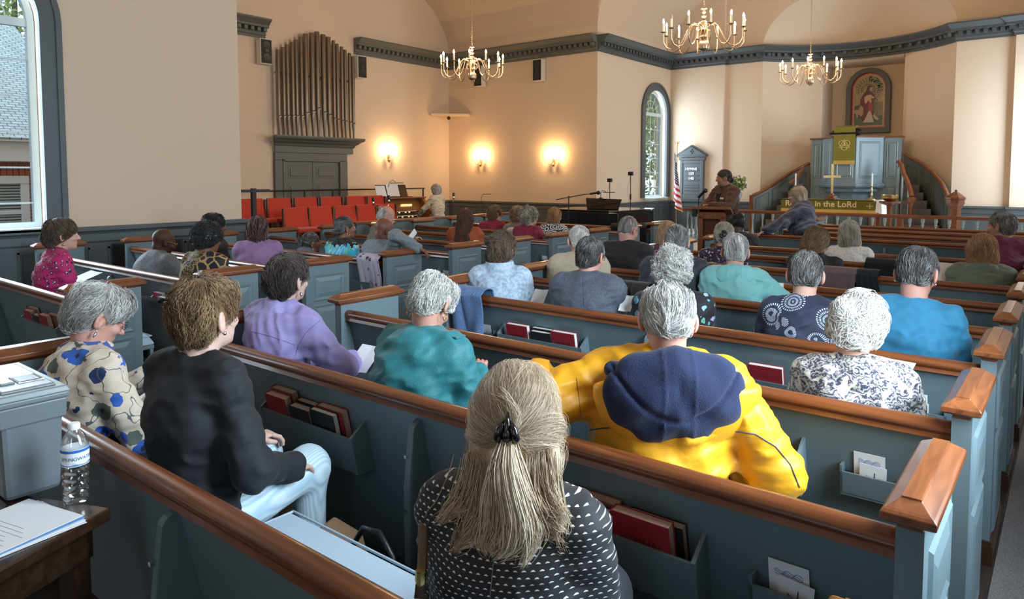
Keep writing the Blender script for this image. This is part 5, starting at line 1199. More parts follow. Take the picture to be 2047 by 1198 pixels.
def P_blot(base,cs,sc,th=.34):
    def f(N,L,v):
        n=noi(N,L,v,28,2); w=N.new('ShaderNodeVectorMath'); w.operation='MULTIPLY_ADD'; w.inputs[1].default_value=(.03,.03,.03); L.new(n.outputs['Color'],w.inputs[0]); L.new(v,w.inputs[2]); a=vor(N,L,w.outputs[0],sc)
        h=rmp(N,L,a.outputs['Color'],[(i/len(cs),c) for i,c in enumerate(cs)]); i=rmp(N,L,a.outputs['Distance'],[(0,(1,1,1)),(th,(0,0,0))]); return mixc(N,L,i.outputs[0],base,h.outputs[0])
    return f
def P_swirl(N,L,v):
    a=vor(N,L,v,9); s=math_(N,L,'SINE',math_(N,L,'MULTIPLY',a.outputs['Distance'],30)); return mixc(N,L,math_(N,L,'GREATER_THAN',s,.1),(.012,.012,.014),(.75,.75,.75))
def P_net(base,line,sc):
    def f(N,L,v): a=vor(N,L,v,sc); b_=rmp(N,L,a.outputs['Distance'],[(0,base),(.30,line),(.42,base)]); return b_.outputs[0]
    return f
def P_dots(base,dot,sc,th=.2):
    def f(N,L,v): a=vor(N,L,v,sc,rnd=.5); return rmp(N,L,a.outputs['Distance'],[(0,dot),(th,base)]).outputs[0]
    return f
def P_stripe(a_,b_,sc,dirn='X'):
    def f(N,L,v): w=wav(N,L,v,sc,.15,1,'BANDS',dirn); return rmp(N,L,w.outputs['Fac'],[(0,a_),(1,b_)],'LINEAR').outputs[0]
    return f
def P_tiedye(N,L,v):
    sx=N.new('ShaderNodeSeparateXYZ'); L.new(v,sx.inputs[0]); n=noi(N,L,v,14,2,1); mp=N.new('ShaderNodeMapping'); mp.inputs['Scale'].default_value=(28,1,3); L.new(v,mp.inputs[0]); n2=noi(N,L,mp.outputs[0],1,2)
    h=rmp(N,L,n2.outputs['Fac'],[(0,(.28,.62,.16)),(.42,(.05,.50,.75)),(.50,(.35,.68,.85)),(.58,(.06,.42,.70)),(.66,(.40,.75,.25))])
    z=math_(N,L,'ADD',sx.outputs[2],math_(N,L,'MULTIPLY',n.outputs['Fac'],.16)); z=math_(N,L,'ADD',z,math_(N,L,'MULTIPLY',n2.outputs['Fac'],.10)); return mixc(N,L,math_(N,L,'LESS_THAN',z,1.03),(.008,.008,.009),h.outputs[0])
def P_heather(c,sc=90): 
    def f(N,L,v): n=noi(N,L,v,sc,3); return rmp(N,L,n.outputs['Fac'],[(.3,tuple(x*.7 for x in c)),(.7,tuple(min(1,x*1.25) for x in c))],'LINEAR').outputs[0]
    return f
CL={'pansy':pattern('pansy',P_pansy),'dash':pattern('dash',P_dash),'leo':pattern('pink_leopard',P_leo((.46,.015,.13),(.012,.008,.03),(.80,.55,.66))),'gold':pattern('gold_print',P_gold),
 'burst':pattern('burst',P_burst),'paisley':pattern('paisley',P_paisley),'bfloral':pattern('black_floral',P_black_floral),'scrunch':pattern('purple_floral',P_blot((.022,.008,.018),[(.45,.30,.50),(.12,.08,.25),(.60,.42,.50),(.5,.45,.5)],34)),
 'mauve':pattern('mauve_net',P_net((.09,.035,.05),(.58,.50,.55),22)),'dots':pattern('dotted',P_dots((.70,.64,.58),(.05,.04,.05),75,.22)),'swirl':pattern('swirl',P_swirl),'tied':pattern('tie_dye',P_tiedye),
 'sparkle':pattern('sparkle',P_dots((.26,.01,.05),(.6,.4,.42),60,.14)),'plaid':pattern('plaid',P_stripe((.20,.02,.07),(.10,.02,.06),40)),'seer':pattern('seersucker',P_stripe((.40,.56,.68),(.62,.74,.80),34)),
 'black':cloth('black',(.008,.009,.012),sheen=.05),'yellow':cloth('yellow',(.80,.36,.010),.5,(30,.12),.0),'navy':cloth('navy_fleece',(.010,.017,.055),.95,(320,.4),.12),'teal':cloth('teal',(.025,.19,.215),.6,(140,.2)),
 'lav':cloth('lavender',(.37,.31,.62),.75),'blue':cloth('blue_tee',(.022,.165,.29)),'suit':pattern('suit',P_heather((.075,.085,.115))),'fleece':pattern('blue_fleece',P_heather((.42,.52,.64),50)),'ptela':cloth('pale_teal',(.17,.42,.42),.65),
 'navyj':cloth('navy_jacket',(.022,.025,.035),.7),'beige':cloth('beige',(.46,.38,.27)),'blacks':cloth('black_shirt',(.014,.013,.014)),'dkbrown':cloth('dark_brown_knit',(.03,.02,.02)),'green':cloth('olive_hoodie',(.13,.155,.11)),
 'greysuit':pattern('grey_suit',P_heather((.20,.22,.255))),'lilac':cloth('lilac',(.27,.15,.30)),'slate':cloth('slate',(.12,.125,.155)),'greyshirt':pattern('grey_shirt',P_heather((.19,.22,.24))),'brownj':pattern('brown_jacket',P_heather((.15,.125,.10))),
 'rust':cloth('rust',(.33,.07,.02)),'wine':pattern('wine',P_heather((.23,.012,.045))),'cream':cloth('cream',(.62,.54,.42)),'brownb':cloth('brown_blazer',(.085,.035,.022)),'shawl':pattern('shawl',lambda N,L,v: rmp(N,L,wav(N,L,v,2.2,3,2,'BANDS','DIAGONAL').outputs['Fac'],[(0,(.045,.045,.07)),(.5,(.10,.095,.13)),(.75,(.17,.17,.22)),(1,(.06,.055,.08))],'LINEAR').outputs[0]),
 'jean':pattern('denim',P_heather((.13,.22,.42),160)),'dkpants':cloth('dark_trousers',(.02,.022,.028)),'taupe':cloth('taupe',(.30,.26,.24))}
M_gl=mat('glasses_frame',(.03,.02,.02),.3); M_lip=mat('lips',(.36,.10,.09),.45); M_eyew=mat('eye_white',(.75,.73,.70),.3); M_iris=mat('iris',(.05,.035,.03),.2); M_silver=mat('earring_silver',(.75,.75,.75),.2,1); M_gold2=mat('earring_gold',(.8,.55,.2),.2,1)
M_lens=M_glass
M_shoe=mat('dark_shoe',(.02,.018,.016),.4)
# ---------------------------------------------------------------- head
def head_sdf(P,ears=True,nose=1.0):
    d=s_ell(P,(0,-.012,.028),(.0765,.097,.089)); d=smin(d,s_ell(P,(0,.030,-.030),(.062,.066,.082)),.03); d=smin(d,s_ell(P,(0,.040,-.075),(.046,.050,.040)),.025)
    d=smin(d,s_ell(P,(0,.080,-.100),(.020,.014,.014)),.02); d=smin(d,s_cone(P,(-.03,.086,.022),(.03,.086,.022),.011,.011),.012)
    for s in (-1,1):
        d=smax(d,-s_ell(P,(s*.031,.106,.004),(.017,.017,.011)),.012); d=smin(d,s_ell(P,(s*.042,.070,-.028),(.020,.020,.018)),.02)
        d=smin(d,s_ell(P,(s*.031,.087,.004),(.0135,.0125,.0115)),.004)
    d=smin(d,s_cone(P,(0,.093,.008),(0,.113*nose,-.030),.007,.0125),.010)
    for s in (-1,1): d=smin(d,s_ell(P,(s*.012,.102,-.034),(.008,.010,.007)),.005)
    d=smin(d,s_cone(P,(-.018,.090,-.061),(.018,.090,-.061),.006,.006),.006); d=smin(d,s_cone(P,(-.014,.089,-.071),(.014,.089,-.071),.007,.007),.006)
    if ears:
        for s in (-1,1):
            q=P-A3(s*.083,-.010,-.012); c,n=math.cos(.5*s),math.sin(.5*s); q=np.stack([q[:,0]*c+q[:,1]*n,-q[:,0]*n+q[:,1]*c,q[:,2]],1)
            e=s_ell(q,(0,0,0),(.0105,.023,.037)); e=smax(e,-s_ell(q,(s*.008,.003,.004),(.008,.013,.022)),.005); d=smin(d,e,.006)
    return d
def rotm(yaw=0,pitch=0,roll=0):   # pitch>0 looks down
    return (Matrix.Rotation(yaw,3,'Z')@Matrix.Rotation(-pitch,3,'X')@Matrix.Rotation(roll,3,'Y'))
HAIR={}
def hs_shell(style):
    """returns function(P)->sdf in the head frame"""
    o={'short':.006,'thin':.003}.get(style,.012)
    def cut(d,P,low=-.070,fr=1):
        face=s_ell(P,(0,.090,-.045),(.072*fr,.080,.098)); d=smax(d,-face,.010)
        line=P[:,2]-(-.012+(P[:,1]-.03)*.62); line=np.where(P[:,1]<-.075,P[:,2]-low,line); line=-(P[:,2]-np.maximum(low,(-.012+(P[:,1]-.03)*.75))); return smax(d,line,.012)
    def ear(d,P):
        for s in (-1,1): d=smax(d,-s_ell(P,(s*.090,-.004,-.014),(.032,.029,.041)),.006)
        return d
    cran=lambda P,o: s_ell(P,(0,-.012,.030),(.0765+o,.097+o,.089+o))
    def f(P):
        if style in ('short','thin'): return ear(cut(smin(cran(P,o),s_ell(P,(0,-.05,-.03),(.058+o,.050+o,.06+o)),.03),P),P)
        if style=='buzz': return ear(cut(smin(cran(P,.004),s_ell(P,(0,-.05,-.03),(.062,.054,.06)),.03),P),P)
        if style=='balding':
            d=ear(cut(smin(cran(P,.009),s_ell(P,(0,-.05,-.035),(.066,.060,.062)),.03),P,-.088),P); return smax(d,-s_ell(P,(0,-.012,.134),(.066,.100,.070)),.012)
        if style=='fringe':
            d=ear(cut(smin(cran(P,.006),s_ell(P,(0,-.05,-.035),(.064,.056,.06)),.03),P,-.088),P); return smax(d,-s_ell(P,(0,.03,.11),(.10,.16,.085)),.012)
        if style=='receding':
            d=ear(cut(smin(cran(P,.009),s_ell(P,(0,-.05,-.035),(.066,.058,.062)),.03),P,-.088),P); return smax(d,-s_ell(P,(0,.10,.105),(.058,.06,.05)),.012)
        if style=='pixie':   # full short womens cut
            d=smin(cran(P,.014),s_ell(P,(0,-.055,-.03),(.071,.058,.066)),.04); d=smin(d,s_ell(P,(0,.03,.075),(.070,.062,.048)),.03); d=cut(d,P,-.098,.92); 
            for s in (-1,1): d=smax(d,-s_ell(P,(s*.095,-.002,-.022),(.030,.020,.030)),.006)
            return d
        if style=='perm':
            d=smin(s_ell(P,(0,-.020,.028),(.103,.118,.112)),s_ell(P,(0,-.045,-.045),(.092,.080,.070)),.05); d=d-.006*noise3(P,60,5,2); return cut(d,P,-.108,.95)
        if style=='wavy':
            d=smin(s_ell(P,(0,-.018,.030),(.094,.112,.104)),s_ell(P,(0,-.050,-.050),(.082,.066,.066)),.05); return cut(d,P,-.112,.95)
        if style=='afro': return cut(s_ell(P,(0,-.018,.022),(.118,.126,.122))-.006*noise3(P,70,5,2),P,-.110,.95)
        if style=='afroshort': return cut(s_ell(P,(0,-.014,.030),(.092,.110,.104)),P,-.085)
        if style=='bob':
            d=smin(s_ell(P,(0,-.016,.030),(.092,.112,.104)),s_ell(P,(0,-.030,-.07),(.100,.085,.085)),.06); face=s_ell(P,(0,.100,-.06),(.076,.105,.125)); return smax(smax(d,-face,.012),-(P[:,2]+.150),.012)
        if style=='long':
            d=smin(s_ell(P,(0,-.016,.030),(.090,.110,.102)),s_ell(P,(0,-.035,-.085),(.098,.075,.105)),.06); face=s_ell(P,(0,.100,-.08),(.074,.110,.150)); return smax(smax(d,-face,.012),-(P[:,2]+.175),.012)
        if style=='verylong':
            d=smin(s_ell(P,(0,-.016,.030),(.088,.110,.102)),s_cone(P,(0,-.045,-.04),(-.02,-.140,-.28),.094,.105,1.15),.06); face=s_ell(P,(0,.110,-.08),(.078,.125,.20)); return smax(smax(d,-face,.012),-(P[:,2]+.31),.012)
        if style=='bun':
            d=cut(smin(cran(P,.010),s_ell(P,(0,-.05,-.03),(.062,.052,.055)),.03),P,-.075); d=ear(d,P); return smin(d,s_ell(P,(0,-.135,.02),(.050,.042,.048)),.012)
        if style=='lowbun':
            d=cut(smin(cran(P,.010),s_ell(P,(0,-.05,-.03),(.062,.052,.055)),.03),P,-.075); d=ear(d,P); return smin(d,s_ell(P,(0,-.112,-.045),(.042,.034,.036)),.012)
        if style=='updo':
            d=cut(smin(cran(P,.016),s_ell(P,(0,-.06,-.02),(.074,.058,.065)),.03),P,-.085,.95); d=ear(d,P); return smin(d,s_ell(P,(0,-.100,-.01),(.062,.045,.060)),.02)
        if style=='clip':   # half-up blonde
            d=smin(s_ell(P,(0,-.018,.026),(.089,.108,.102)),s_cone(P,(0,-.055,-.05),(0,-.085,-.17),.080,.070,1.35),.06); d=smin(d,s_ell(P,(0,-.05,-.06),(.092,.060,.07)),.04); face=s_ell(P,(0,.100,-.09),(.078,.115,.16)); return smax(smax(d,-face,.012),-(P[:,2]+.205),.012)
        if style=='twists':
            d=smin(s_ell(P,(0,-.018,.030),(.090,.108,.100)),s_ell(P,(0,-.060,-.075),(.085,.055,.085)),.05); face=s_ell(P,(0,.100,-.08),(.074,.110,.150)); return smax(smax(d,-face,.012),-(P[:,2]+.15),.012)
        return cran(P,.01)
    return f
HST={ # n strands near, length, lift, curl amp, curl freq, radius, whorl, noise bump on shell
 'short':(3200,.040,.007,.002,3,.0010),'thin':(1900, 0.045, 0.005, 0.002, 3, 0.0009),'buzz':(1200, 0.01, 0.002, 0.0, 1, 0.0007),'balding':(2600, 0.05, 0.008, 0.003, 2, 0.001),'fringe':(1200, 0.025, 0.004, 0.002, 2, 0.0008),'receding':(2800, 0.035, 0.006, 0.003, 3, 0.0009),
 'pixie':(3800, 0.06, 0.013, 0.006, 3, 0.0011),'perm':(3000, 0.05, 0.016, 0.012, 7, 0.0013),'wavy':(3600,.075,.013,.004,3,.0012),'afro':(2400,.035,.010,.008,9,.0013),'afroshort':(1500,.02,.006,.004,8,.0012),'bob':(3000,.11,.006,.005,2.5,.0010),'long':(3200,.15,.006,.006,2.5,.0010),
 'verylong':(3000,.20,.006,.005,2,.0011),'bun':(1800,.06,.002,.001,2,.0009),'lowbun':(1800,.06,.002,.001,2,.0009),'updo':(2400,.06,.005,.004,3,.0010),'clip':(6500,.16,.007,.005,2,.0007),'twists':(240,.16,.010,.004,16,.0052)}
def strands(shell,V,Nn,style,near,seed,pull=None,lenk=1.0,drop=0):
    n,Ls,lift,ca,cf,rad=HST[style]; rs=np.random.RandomState(seed); n=int(n*near); Ls*=lenk; rad=rad*(1+(1-near)*1.6)
    w=np.ones(len(V)); i=rs.choice(len(V),n,p=w/w.sum()); p=V[i].astype(F32)+rs.normal(size=(n,3)).astype(F32)*.003
    steps=12 if near>.6 else 7; ds=Ls/steps*rs.uniform(.55,1.1,(n,1)).astype(F32)
    whorl=A3(.01,-.045,.115); 
    def grad(q):
        e=.003; g=np.stack([shell(q+A3(*(e*(k==j) for k in range(3))))-shell(q-A3(*(e*(k==j) for k in range(3)))) for j in range(3)],1); return g/(np.linalg.norm(g,axis=1)[:,None]+1e-6)
    off=rs.uniform(-.003,lift*.8,(n,1)).astype(F32)+(lift*.9*np.maximum(noise3(p,42,seed+21,2),-.3))[:,None]; path=[]; 
    u=rs.normal(size=(n,3)).astype(F32); ph=rs.uniform(0,6.28,(n,1)).astype(F32); fl=rs.normal(size=(n,3)).astype(F32)*.10+np.stack([noise3(p,30,seed+30+j,2) for j in range(3)],1)*.50
    for s in range(steps+1):
        g=grad(p); d=shell(p)[:,None]; p=p-g*(d-off)
        curl=(np.sin(ph+s/steps*cf*2.2)*ca); q=p+np.cross(g,u/ (np.linalg.norm(u,axis=1)[:,None]))*curl+g*np.cos(ph*1.3+s/steps*cf*2.2)*ca*.5
        path.append(q)
        if style in('afro','afroshort'): f=u
        elif pull is not None and (style!='clip'):
            f=A3(*pull)-p
        elif style=='clip':
            up=(p[:,2:3]>-.035); f=np.where(up,A3(0,-.128,-.002)-p,A3(0,-.02,-1)*np.ones_like(p))
        else:
            f=(p-whorl); f=f/(np.linalg.norm(f,axis=1)[:,None]+1e-5)+A3(0,-.12,-.55)
        f=f/(np.linalg.norm(f,axis=1)[:,None]+1e-6)+fl*(2.2 if style in('perm','wavy') else 1); f=f-g*(f*g).sum(1)[:,None]; f/=(np.linalg.norm(f,axis=1)[:,None]+1e-6); p=p+f*ds
    T=np.stack(path,1)
    if style in('short','thin','buzz','balding','fringe','receding','pixie','bun','lowbun','updo'):
        keep=np.ones(n,bool)
        for sx in (-1,1): e=(T-A3(sx*.092,-.006,-.014))/A3(.030,.028,.040); keep&=~((e**2).sum(2)<1).any(1)
        e=(T-A3(0,.10,-.03))/A3(.055,.04,.075); keep&=~((e**2).sum(2)<1).any(1); T=T[keep]
    return T,rad
def tubes(T,rad,k=3,taper=True,tint=None):
    n,m,_=T.shape; t=np.gradient(T,axis=1); t/=np.linalg.norm(t,axis=2)[:,:,None]+1e-9
    a=np.where(np.abs(t[:,:,2:3])<.9,A3(0,0,1),A3(1,0,0)); u=np.cross(t,a); u/=np.linalg.norm(u,axis=2)[:,:,None]+1e-9; w=np.cross(t,u)
    R=np.ones(m)*rad
    if taper: R=rad*np.clip(1.25-np.linspace(0,1,m)**2*1.1,.1,1)
    rings=[T+(u*math.cos(2*PI*j/k)+w*math.sin(2*PI*j/k))*R[None,:,None] for j in range(k)]
    V=np.stack(rings,2).reshape(-1,3); b=(np.arange(n)[:,None]*m+np.arange(m-1)[None])*k
    Q=[]
    for j in range(k):
        j2=(j+1)%k; Q.append(np.stack([b+j,b+j2,b+k+j2,b+k+j],-1).reshape(-1,4))
    return V,np.concatenate(Q),np.repeat(tint,m*k) if tint is not None else None
def hand_sdf(P,side,curl=.6,spread=1.0):
    # hand frame: wrist at origin, fingers along +y, palm down (-z), thumb towards -x*side
    d=s_ell(P,(0,.045,0),(.040,.052,.014)); d=smin(d,s_cone(P,(0,-.06,0),(0,.01,0),.027,.025,1),.02)
    for i,(x,l) in enumerate(((-.030,.066),(-.010,.074),(.010,.069),(.028,.054))):
        x*=side; a=np.array([x,.082,0]); ang=curl*.5+.1*i*curl; dr=np.array([x*.5*spread,1,0]); dr/=np.linalg.norm(dr); p=a
        for s,(f,r) in enumerate(((.45,.0088),(.30,.008),(.25,.0072))):
            v=np.array([dr[0]*math.cos(ang),dr[1]*math.cos(ang),-math.sin(ang)]); q=p+v*l*f; d=smin(d,s_cone(P,p,q,r,r*.92),.004); p=q; ang+=curl*.75
    a=np.array([-.028*side,.02,-.004]); b=np.array([-.052*side,.055,-.014]); c=np.array([-.052*side,.082,-.020]); d=smin(d,s_cone(P,a,b,.014,.0105),.01); d=smin(d,s_cone(P,b,c,.0105,.0085),.004); return d
PEOPLE=[]
def person(label,head,face,skinm,hair,hairm,shirt,top=None,k=None,w=1.0,th=.015,lean=.12,pitch=.1,hyaw=0,roll=0,tyaw=0,arms=('lap','lap'),collar=None,pants='dkpants',stand=False,near=.5,seed=1,
           glasses=None,earring=None,fold=.009,scale=1.0,group=None,hood=None,lenk=1.0,hsz=1.0,belly=0,eyes=True,shirtname='shirt',hipdy=None,hipdx=0,skirt=None,hands=(),hx=0,krail=None):
    """head: world position of the head centre; face: heading of the body (0 = towards +Y), seated unless stand"""
    HX=np.array(head,float); Rb=Matrix.Rotation(face+tyaw,3,'Z')
    floor=.16 if stand=='dais' else 0.0
    hipz=(.93 if stand else .50)*(scale if stand else 1)
    # local frame: x right, y forward, z up; origin on the floor below the hips
    Hl=HX[2]-floor; neckl=Hl-.135; Lt=neckl-hipz      # spine base to neck base height
    hy=(math.sin(lean)*Lt+.035) if hipdy is None else hipdy
    hxl=hx
    rx=Rb@Vector((hxl,hy,0)); root=thing('person',label,'person',(HX[0]-rx.x,HX[1]-rx.y,floor),face+tyaw,group)
    C0=np.array([hxl,hy,Hl]); Rh=rotm(hyaw-tyaw,pitch,roll); RhN=np.array(Rh)
    nb=np.array([hxl*.8,hy-.045,neckl-.005]); hip=np.array([0,0,hipz]); ch=hip*.42+nb*.58+np.array([0,.0,0])
    sw=.152*w; ly=nb[1]
    sh={s:np.array([nb[0]+s*sw,ly+.0,nb[2]-.065]) for s in (-1,1)}
    L1,L2=.285*scale,.25*scale
    def ik(a,t,s,hint):
        a=np.array(a);t=np.array(t); v=t-a; D=np.linalg.norm(v); 
        if D>L1+L2-.005: t=a+v/D*(L1+L2-.005); v=t-a; D=np.linalg.norm(v)
        x=(L1*L1-L2*L2+D*D)/(2*D); h_=math.sqrt(max(L1*L1-x*x,0)); n=v/D; hh=np.array(hint,float); hh-=n*(hh@n); hh/=np.linalg.norm(hh)+1e-9; return a+n*x+hh*h_,t
    arm={}
    for s,a in zip((-1,1),arms):
        if a=='lap': t=(s*.09,hy*.4+.30,hipz+.14); hint=(s*.35,-.6,-.7)
        elif a=='read': t=(s*.11,hy*.4+.30,hipz+.22); hint=(s*.45,-.5,-.7)
        elif a=='down': t=(s*.23,.06,hipz-.10 if stand else hipz+.12); hint=(s*.4,-1,0)
        else: t=a[0]; hint=a[1]
        e,t=ik(sh[s],t,s,hint); arm[s]=(sh[s],e,t)
    def torso(P,t):
        y=1.22
        d=s_ell(P,hip+[0,.0,.02],(.172*w+t,.130+belly*.5+t,.14+t)); d=smin(d,s_cone(P,hip+[0,.0,.05],ch,.136*w+t,.138*w+t,1.22),.06)
        d=smin(d,s_ell(P,ch+[0,-.005,.03],(.155*w+t,.112+t,.16+t)),.05)
        if belly: d=smin(d,s_ell(P,hip*.7+ch*.3+[0,.06,0],(.15*w+t,.10+belly,.14)),.06)
        d=smin(d,s_cone(P,sh[-1]+[.02,0,.008],sh[1]+[-.02,0,.008],.056+t,.056+t),.045)
        for s in (-1,1): d=smin(d,s_cone(P,nb+[0,.0,-.005],sh[s]+[-.03*s,0,.02],.050+t*.6,.050+t*.8),.035)
        return d
    def armf(P,t,upto=1.0):
        d=None
        for s in (-1,1):
            a,e,wv=arm[s]; wv2=e+(wv-e)*upto
            q=smin(s_cone(P,a,e,.052+t,.043+t),s_cone(P,e,wv2,.042+t,.030+t*1.0),.02); d=q if d is None else np.minimum(d,q)
        return d
    fc=face+tyaw; ry=HX[1]-rx.y
    def pewcut(P):   # keeps a seated figure in front of the pew back it leans against
        wy=ry+P[:,0]*math.sin(fc)+P[:,1]*math.cos(fc); lim=np.where(P[:,2]<.845,krail+np.maximum((.80-P[:,2])*.22,0)+.040,krail-.5+0*P[:,2]); return (lim-wy).astype(F32)
    leg={}
    for s in (-1,1):
        if stand: leg[s]=(hip+[s*.09,0,0],np.array([s*.10,.03,.50*scale]),np.array([s*.10,0,.09]))
        else: leg[s]=(hip+[s*.09,.0,-.01],np.array([s*.12,.42,hipz+.03]),np.array([s*.12,.41,.10]))
    def legs(P,t):
        d=s_ell(P,hip+[0,0,0],(.175*w+t,.13+t,.12+t))
        for s in (-1,1):
            a,b,c=leg[s]; q=smin(s_cone(P,a,b,.088*w+t,.062+t),s_cone(P,b,c,.060+t,.042+t),.03); d=smin(d,q,.03)
        return d
    hh=.0055 if near>.6 else (.0075 if near>.3 else .009)
    toH=lambda P:((P-C0.astype(F32))@RhN.astype(F32))/scale**.0
    neckf=lambda P,t=0: s_cone(P,nb+[0,.01,-.05],C0+RhN@np.array([0,-.028,-.055]),.058+t,.056+t)
    def bodyf(P):
        d=smin(head_sdf(toH(P)),neckf(P),.022); d=smin(d,s_cone(P,nb+[0,.0,-.03],sh[-1]+[.04,0,.0],.05,.04),.03); d=smin(d,s_cone(P,nb+[0,.0,-.03],sh[1]+[-.04,0,.0],.05,.04),.03)
        d=smin(d,s_ell(P,ch+[0,.01,.06],(.13*w,.09,.12)),.04); return d
    lo=np.minimum(C0-[.13,.14,.15],nb-[.18*w,.14,.22]); hi=np.maximum(C0+[.13,.16,.16],nb+[.18*w,.14,.02])
    V,Fq=surf(bodyf,lo,hi,hh); parts=[(V,Fq)]
    # forearms and hands belong to the same skin mesh
    for s in (-1,1):
        a,e,wv=arm[s]; d=wv-e; d/=np.linalg.norm(d)
        hd=[h for h in hands if h[0]==s]
        crl=hd[0][1] if hd else .7; nrm=hd[0][2] if hd else (0,0,1)
        z=np.array(nrm,float); z-=d*(z@d); z/=np.linalg.norm(z)+1e-9; x=np.cross(d,z); Mh=np.stack([x,d,z],1)
        fh=.0038 if (hd or near>.6) else .006
        Vh,Fh=surf(lambda P: hand_sdf(P,s*1.0,crl),(-.085,-.09,-.10),(.085,.19,.06),fh)
        if len(Vh): Vh=Vh@Mh.T+(wv); parts.append((Vh,Fh))
        Va,Fa=surf(lambda P:smin(s_cone(P,a,e,.042,.036),s_cone(P,e,wv,.036,.026),.02),np.minimum(np.minimum(a,e),wv)-.07,np.maximum(np.maximum(a,e),wv)+.07,.012); parts.append((Va,Fa))
    nV=0;VV=[];FF=[]
    for v,f in parts: VV.append(v); FF.append(f+nV); nV+=len(v)
    npmesh('body',np.concatenate(VV),np.concatenate(FF),SK[skinm],root)
    # clothing
    def shirtf(P):
        d=smin(torso(P,th),armf(P,th),.03)
        dn=.5*noise3(P*A3(1,1,.6),24,seed,3)+1.5*(.35-np.abs(noise3(P*A3(.7,.7,1.3),19,seed+7,3)))
        d=d-fold*dn
        if collar in ('shirt','blazer','stand','turtle','fleece','mock'):
            rr={'shirt':.070,'blazer':.074,'stand':.080,'turtle':.072,'fleece':.094,'mock':.068}[collar]; hh_={'shirt':.05,'blazer':.045,'stand':.06,'turtle':.07,'fleece':.085,'mock':.045}[collar]
            base=nb+np.array([0,.005,-.02]); ax=(C0+RhN@np.array([0,-.03,-.07]))-base; ax/=np.linalg.norm(ax); q=P-base.astype(F32); hq=q@ax.astype(F32); rad=np.linalg.norm(q-hq[:,None]*ax.astype(F32),axis=1)
            tk={'fleece':.014,'turtle':.010}.get(collar,.006)
            ring=np.maximum(np.abs(rad-(rr-(hq-.02)*.15))-tk,np.maximum(-.03-hq,hq-hh_)); 
            if collar in('shirt','blazer','stand'): fl_=np.maximum(np.abs(rad-(rr+.006+(hh_-hq)*.45))-tk*.8,np.maximum(hh_-.035-hq,hq-hh_)); ring=np.minimum(ring,fl_)
            d=smin(d,ring.astype(F32),.010)
        else:
            base=nb+np.array([0,.02,.0]); d=smax(d,-s_ell(P,base+[0,.012,.055],(.075,.075,.055)),.008)
        if hood:
            hk=hood
            d2=s_ell(P,nb+[0,-.085,-.045],(.155,.062,.085)); d2=smin(d2,s_cone(P,nb+[-.115,-.01,-.005],nb+[.115,-.01,-.005],.034,.034),.05); d2=d2-.008*np.sin(P[:,2]*60+8*np.abs(P[:,0])*10)-.005*noise3(P,22,seed+3); d=smin(d,d2,.012)
        if krail is not None: d=smax(d,pewcut(P),.012)
        zc=hip[2]-.06
        if skirt is None: d=smax(d,(zc-P[:,2]),.01)
        # sleeve ends at the wrists
        return d
    L_=[nb,hip,ch]+[v for s in (-1,1) for v in arm[s]]
    lo=np.min(L_,0)-[.16+.06*w,.20+belly,.16]; hi=np.max(L_,0)+[.16+.06*w,.18+belly,.13]
    V,Fq=surf(shirtf,lo,hi,hh*1.5 if near>.3 else .014)
    V0,F0=V,Fq; so=npmesh(shirtname,V,Fq,CL[shirt],root)
    def pf(P):
        d=legs(P,.012)-.004*noise3(P,20,seed+9,2); return d if krail is None else smax(d,pewcut(P),.01)
    lo=np.array([-.3*w,-.2,.03]); hi=np.array([.3*w,.62 if not stand else .25,hipz+.18])
    V,Fq=surf(pf,lo,hi,.016); npmesh('trousers',V,Fq,CL[pants],root)
    for s in (-1,1):
        c=leg[s][2]; MB().ball((c[0],c[1]+.05,.04),(.045,.13,.04),10).build('shoe',M_shoe,root,smooth='all')
    # hair
    hroot=Matrix(((Rh[0][0],Rh[0][1],Rh[0][2],C0[0]),(Rh[1][0],Rh[1][1],Rh[1][2],C0[1]),(Rh[2][0],Rh[2][1],Rh[2][2],C0[2]),(0,0,0,1)))
    if hair:
        sf0=hs_shell(hair); sf=(lambda P:sf0(P/F32(hsz))*hsz); big=hair in('long','verylong','bob','clip','twists')
        lo_,hi_=(-.14,-.20,-.34 if big else -.15),(.14,.13,.17)
        V,Fq=surf(lambda P:sf(P)+.003+(.0045*noise3(P*A3(1,1,.4),75,seed,2)),lo_,hi_,.0065 if near>.3 else .009)
        if len(V):
            t0=np.clip(.35+.3*noise3(V.astype(F32)*A3(1,1,.3),60,seed,2),0,.9)
            pull={'bun':(0,-.135,.02),'lowbun':(0,-.112,-.045),'updo':(0,-.12,0)}.get(hair)
            T,rad=strands(sf,V,None,hair,near,seed,pull,lenk); rs=np.random.RandomState(seed+50)
            root_n=noise3(T[:,0,:].astype(F32),48,seed,2); ti=np.clip(.55+.34*root_n+rs.normal(size=len(T))*.16,0,1)
            Vt,Ft,tt=tubes(T,rad,3 if hair!='twists' else 6,True,ti)
            allV=np.concatenate([V,Vt]); allF=np.concatenate([Fq,Ft+len(V)]); tn=np.concatenate([t0,tt])
            o=npmesh('hair',allV,allF,HM[hairm],root,True,tn); o.matrix_local=hroot
    # face details
    if eyes:
        e=MB()
        for s in (-1,1): e.ball((s*.031,.0885,.003),(.0118,.0118,.0098),10,0); e.ball((s*.031,.0955,.003),(.0052,.0056,.0052),8,1)
        o=e.build('eyes',[M_eyew,M_iris],root,smooth='all'); o.matrix_local=hroot
        o=MB().tube([(-.020,.0905,-.064),(-.008,.0965,-.0625),(0,.0972,-.064),(.008,.0965,-.0625),(.020,.0905,-.064)],[.002,.0042,.0036,.0042,.002],6).tube([(-.017,.0905,-.067),(0,.0965,-.070),(.017,.0905,-.067)],[.002,.0052,.002],6).build('lips',M_lip,root,smooth='all'); o.matrix_local=hroot
        br=MB()
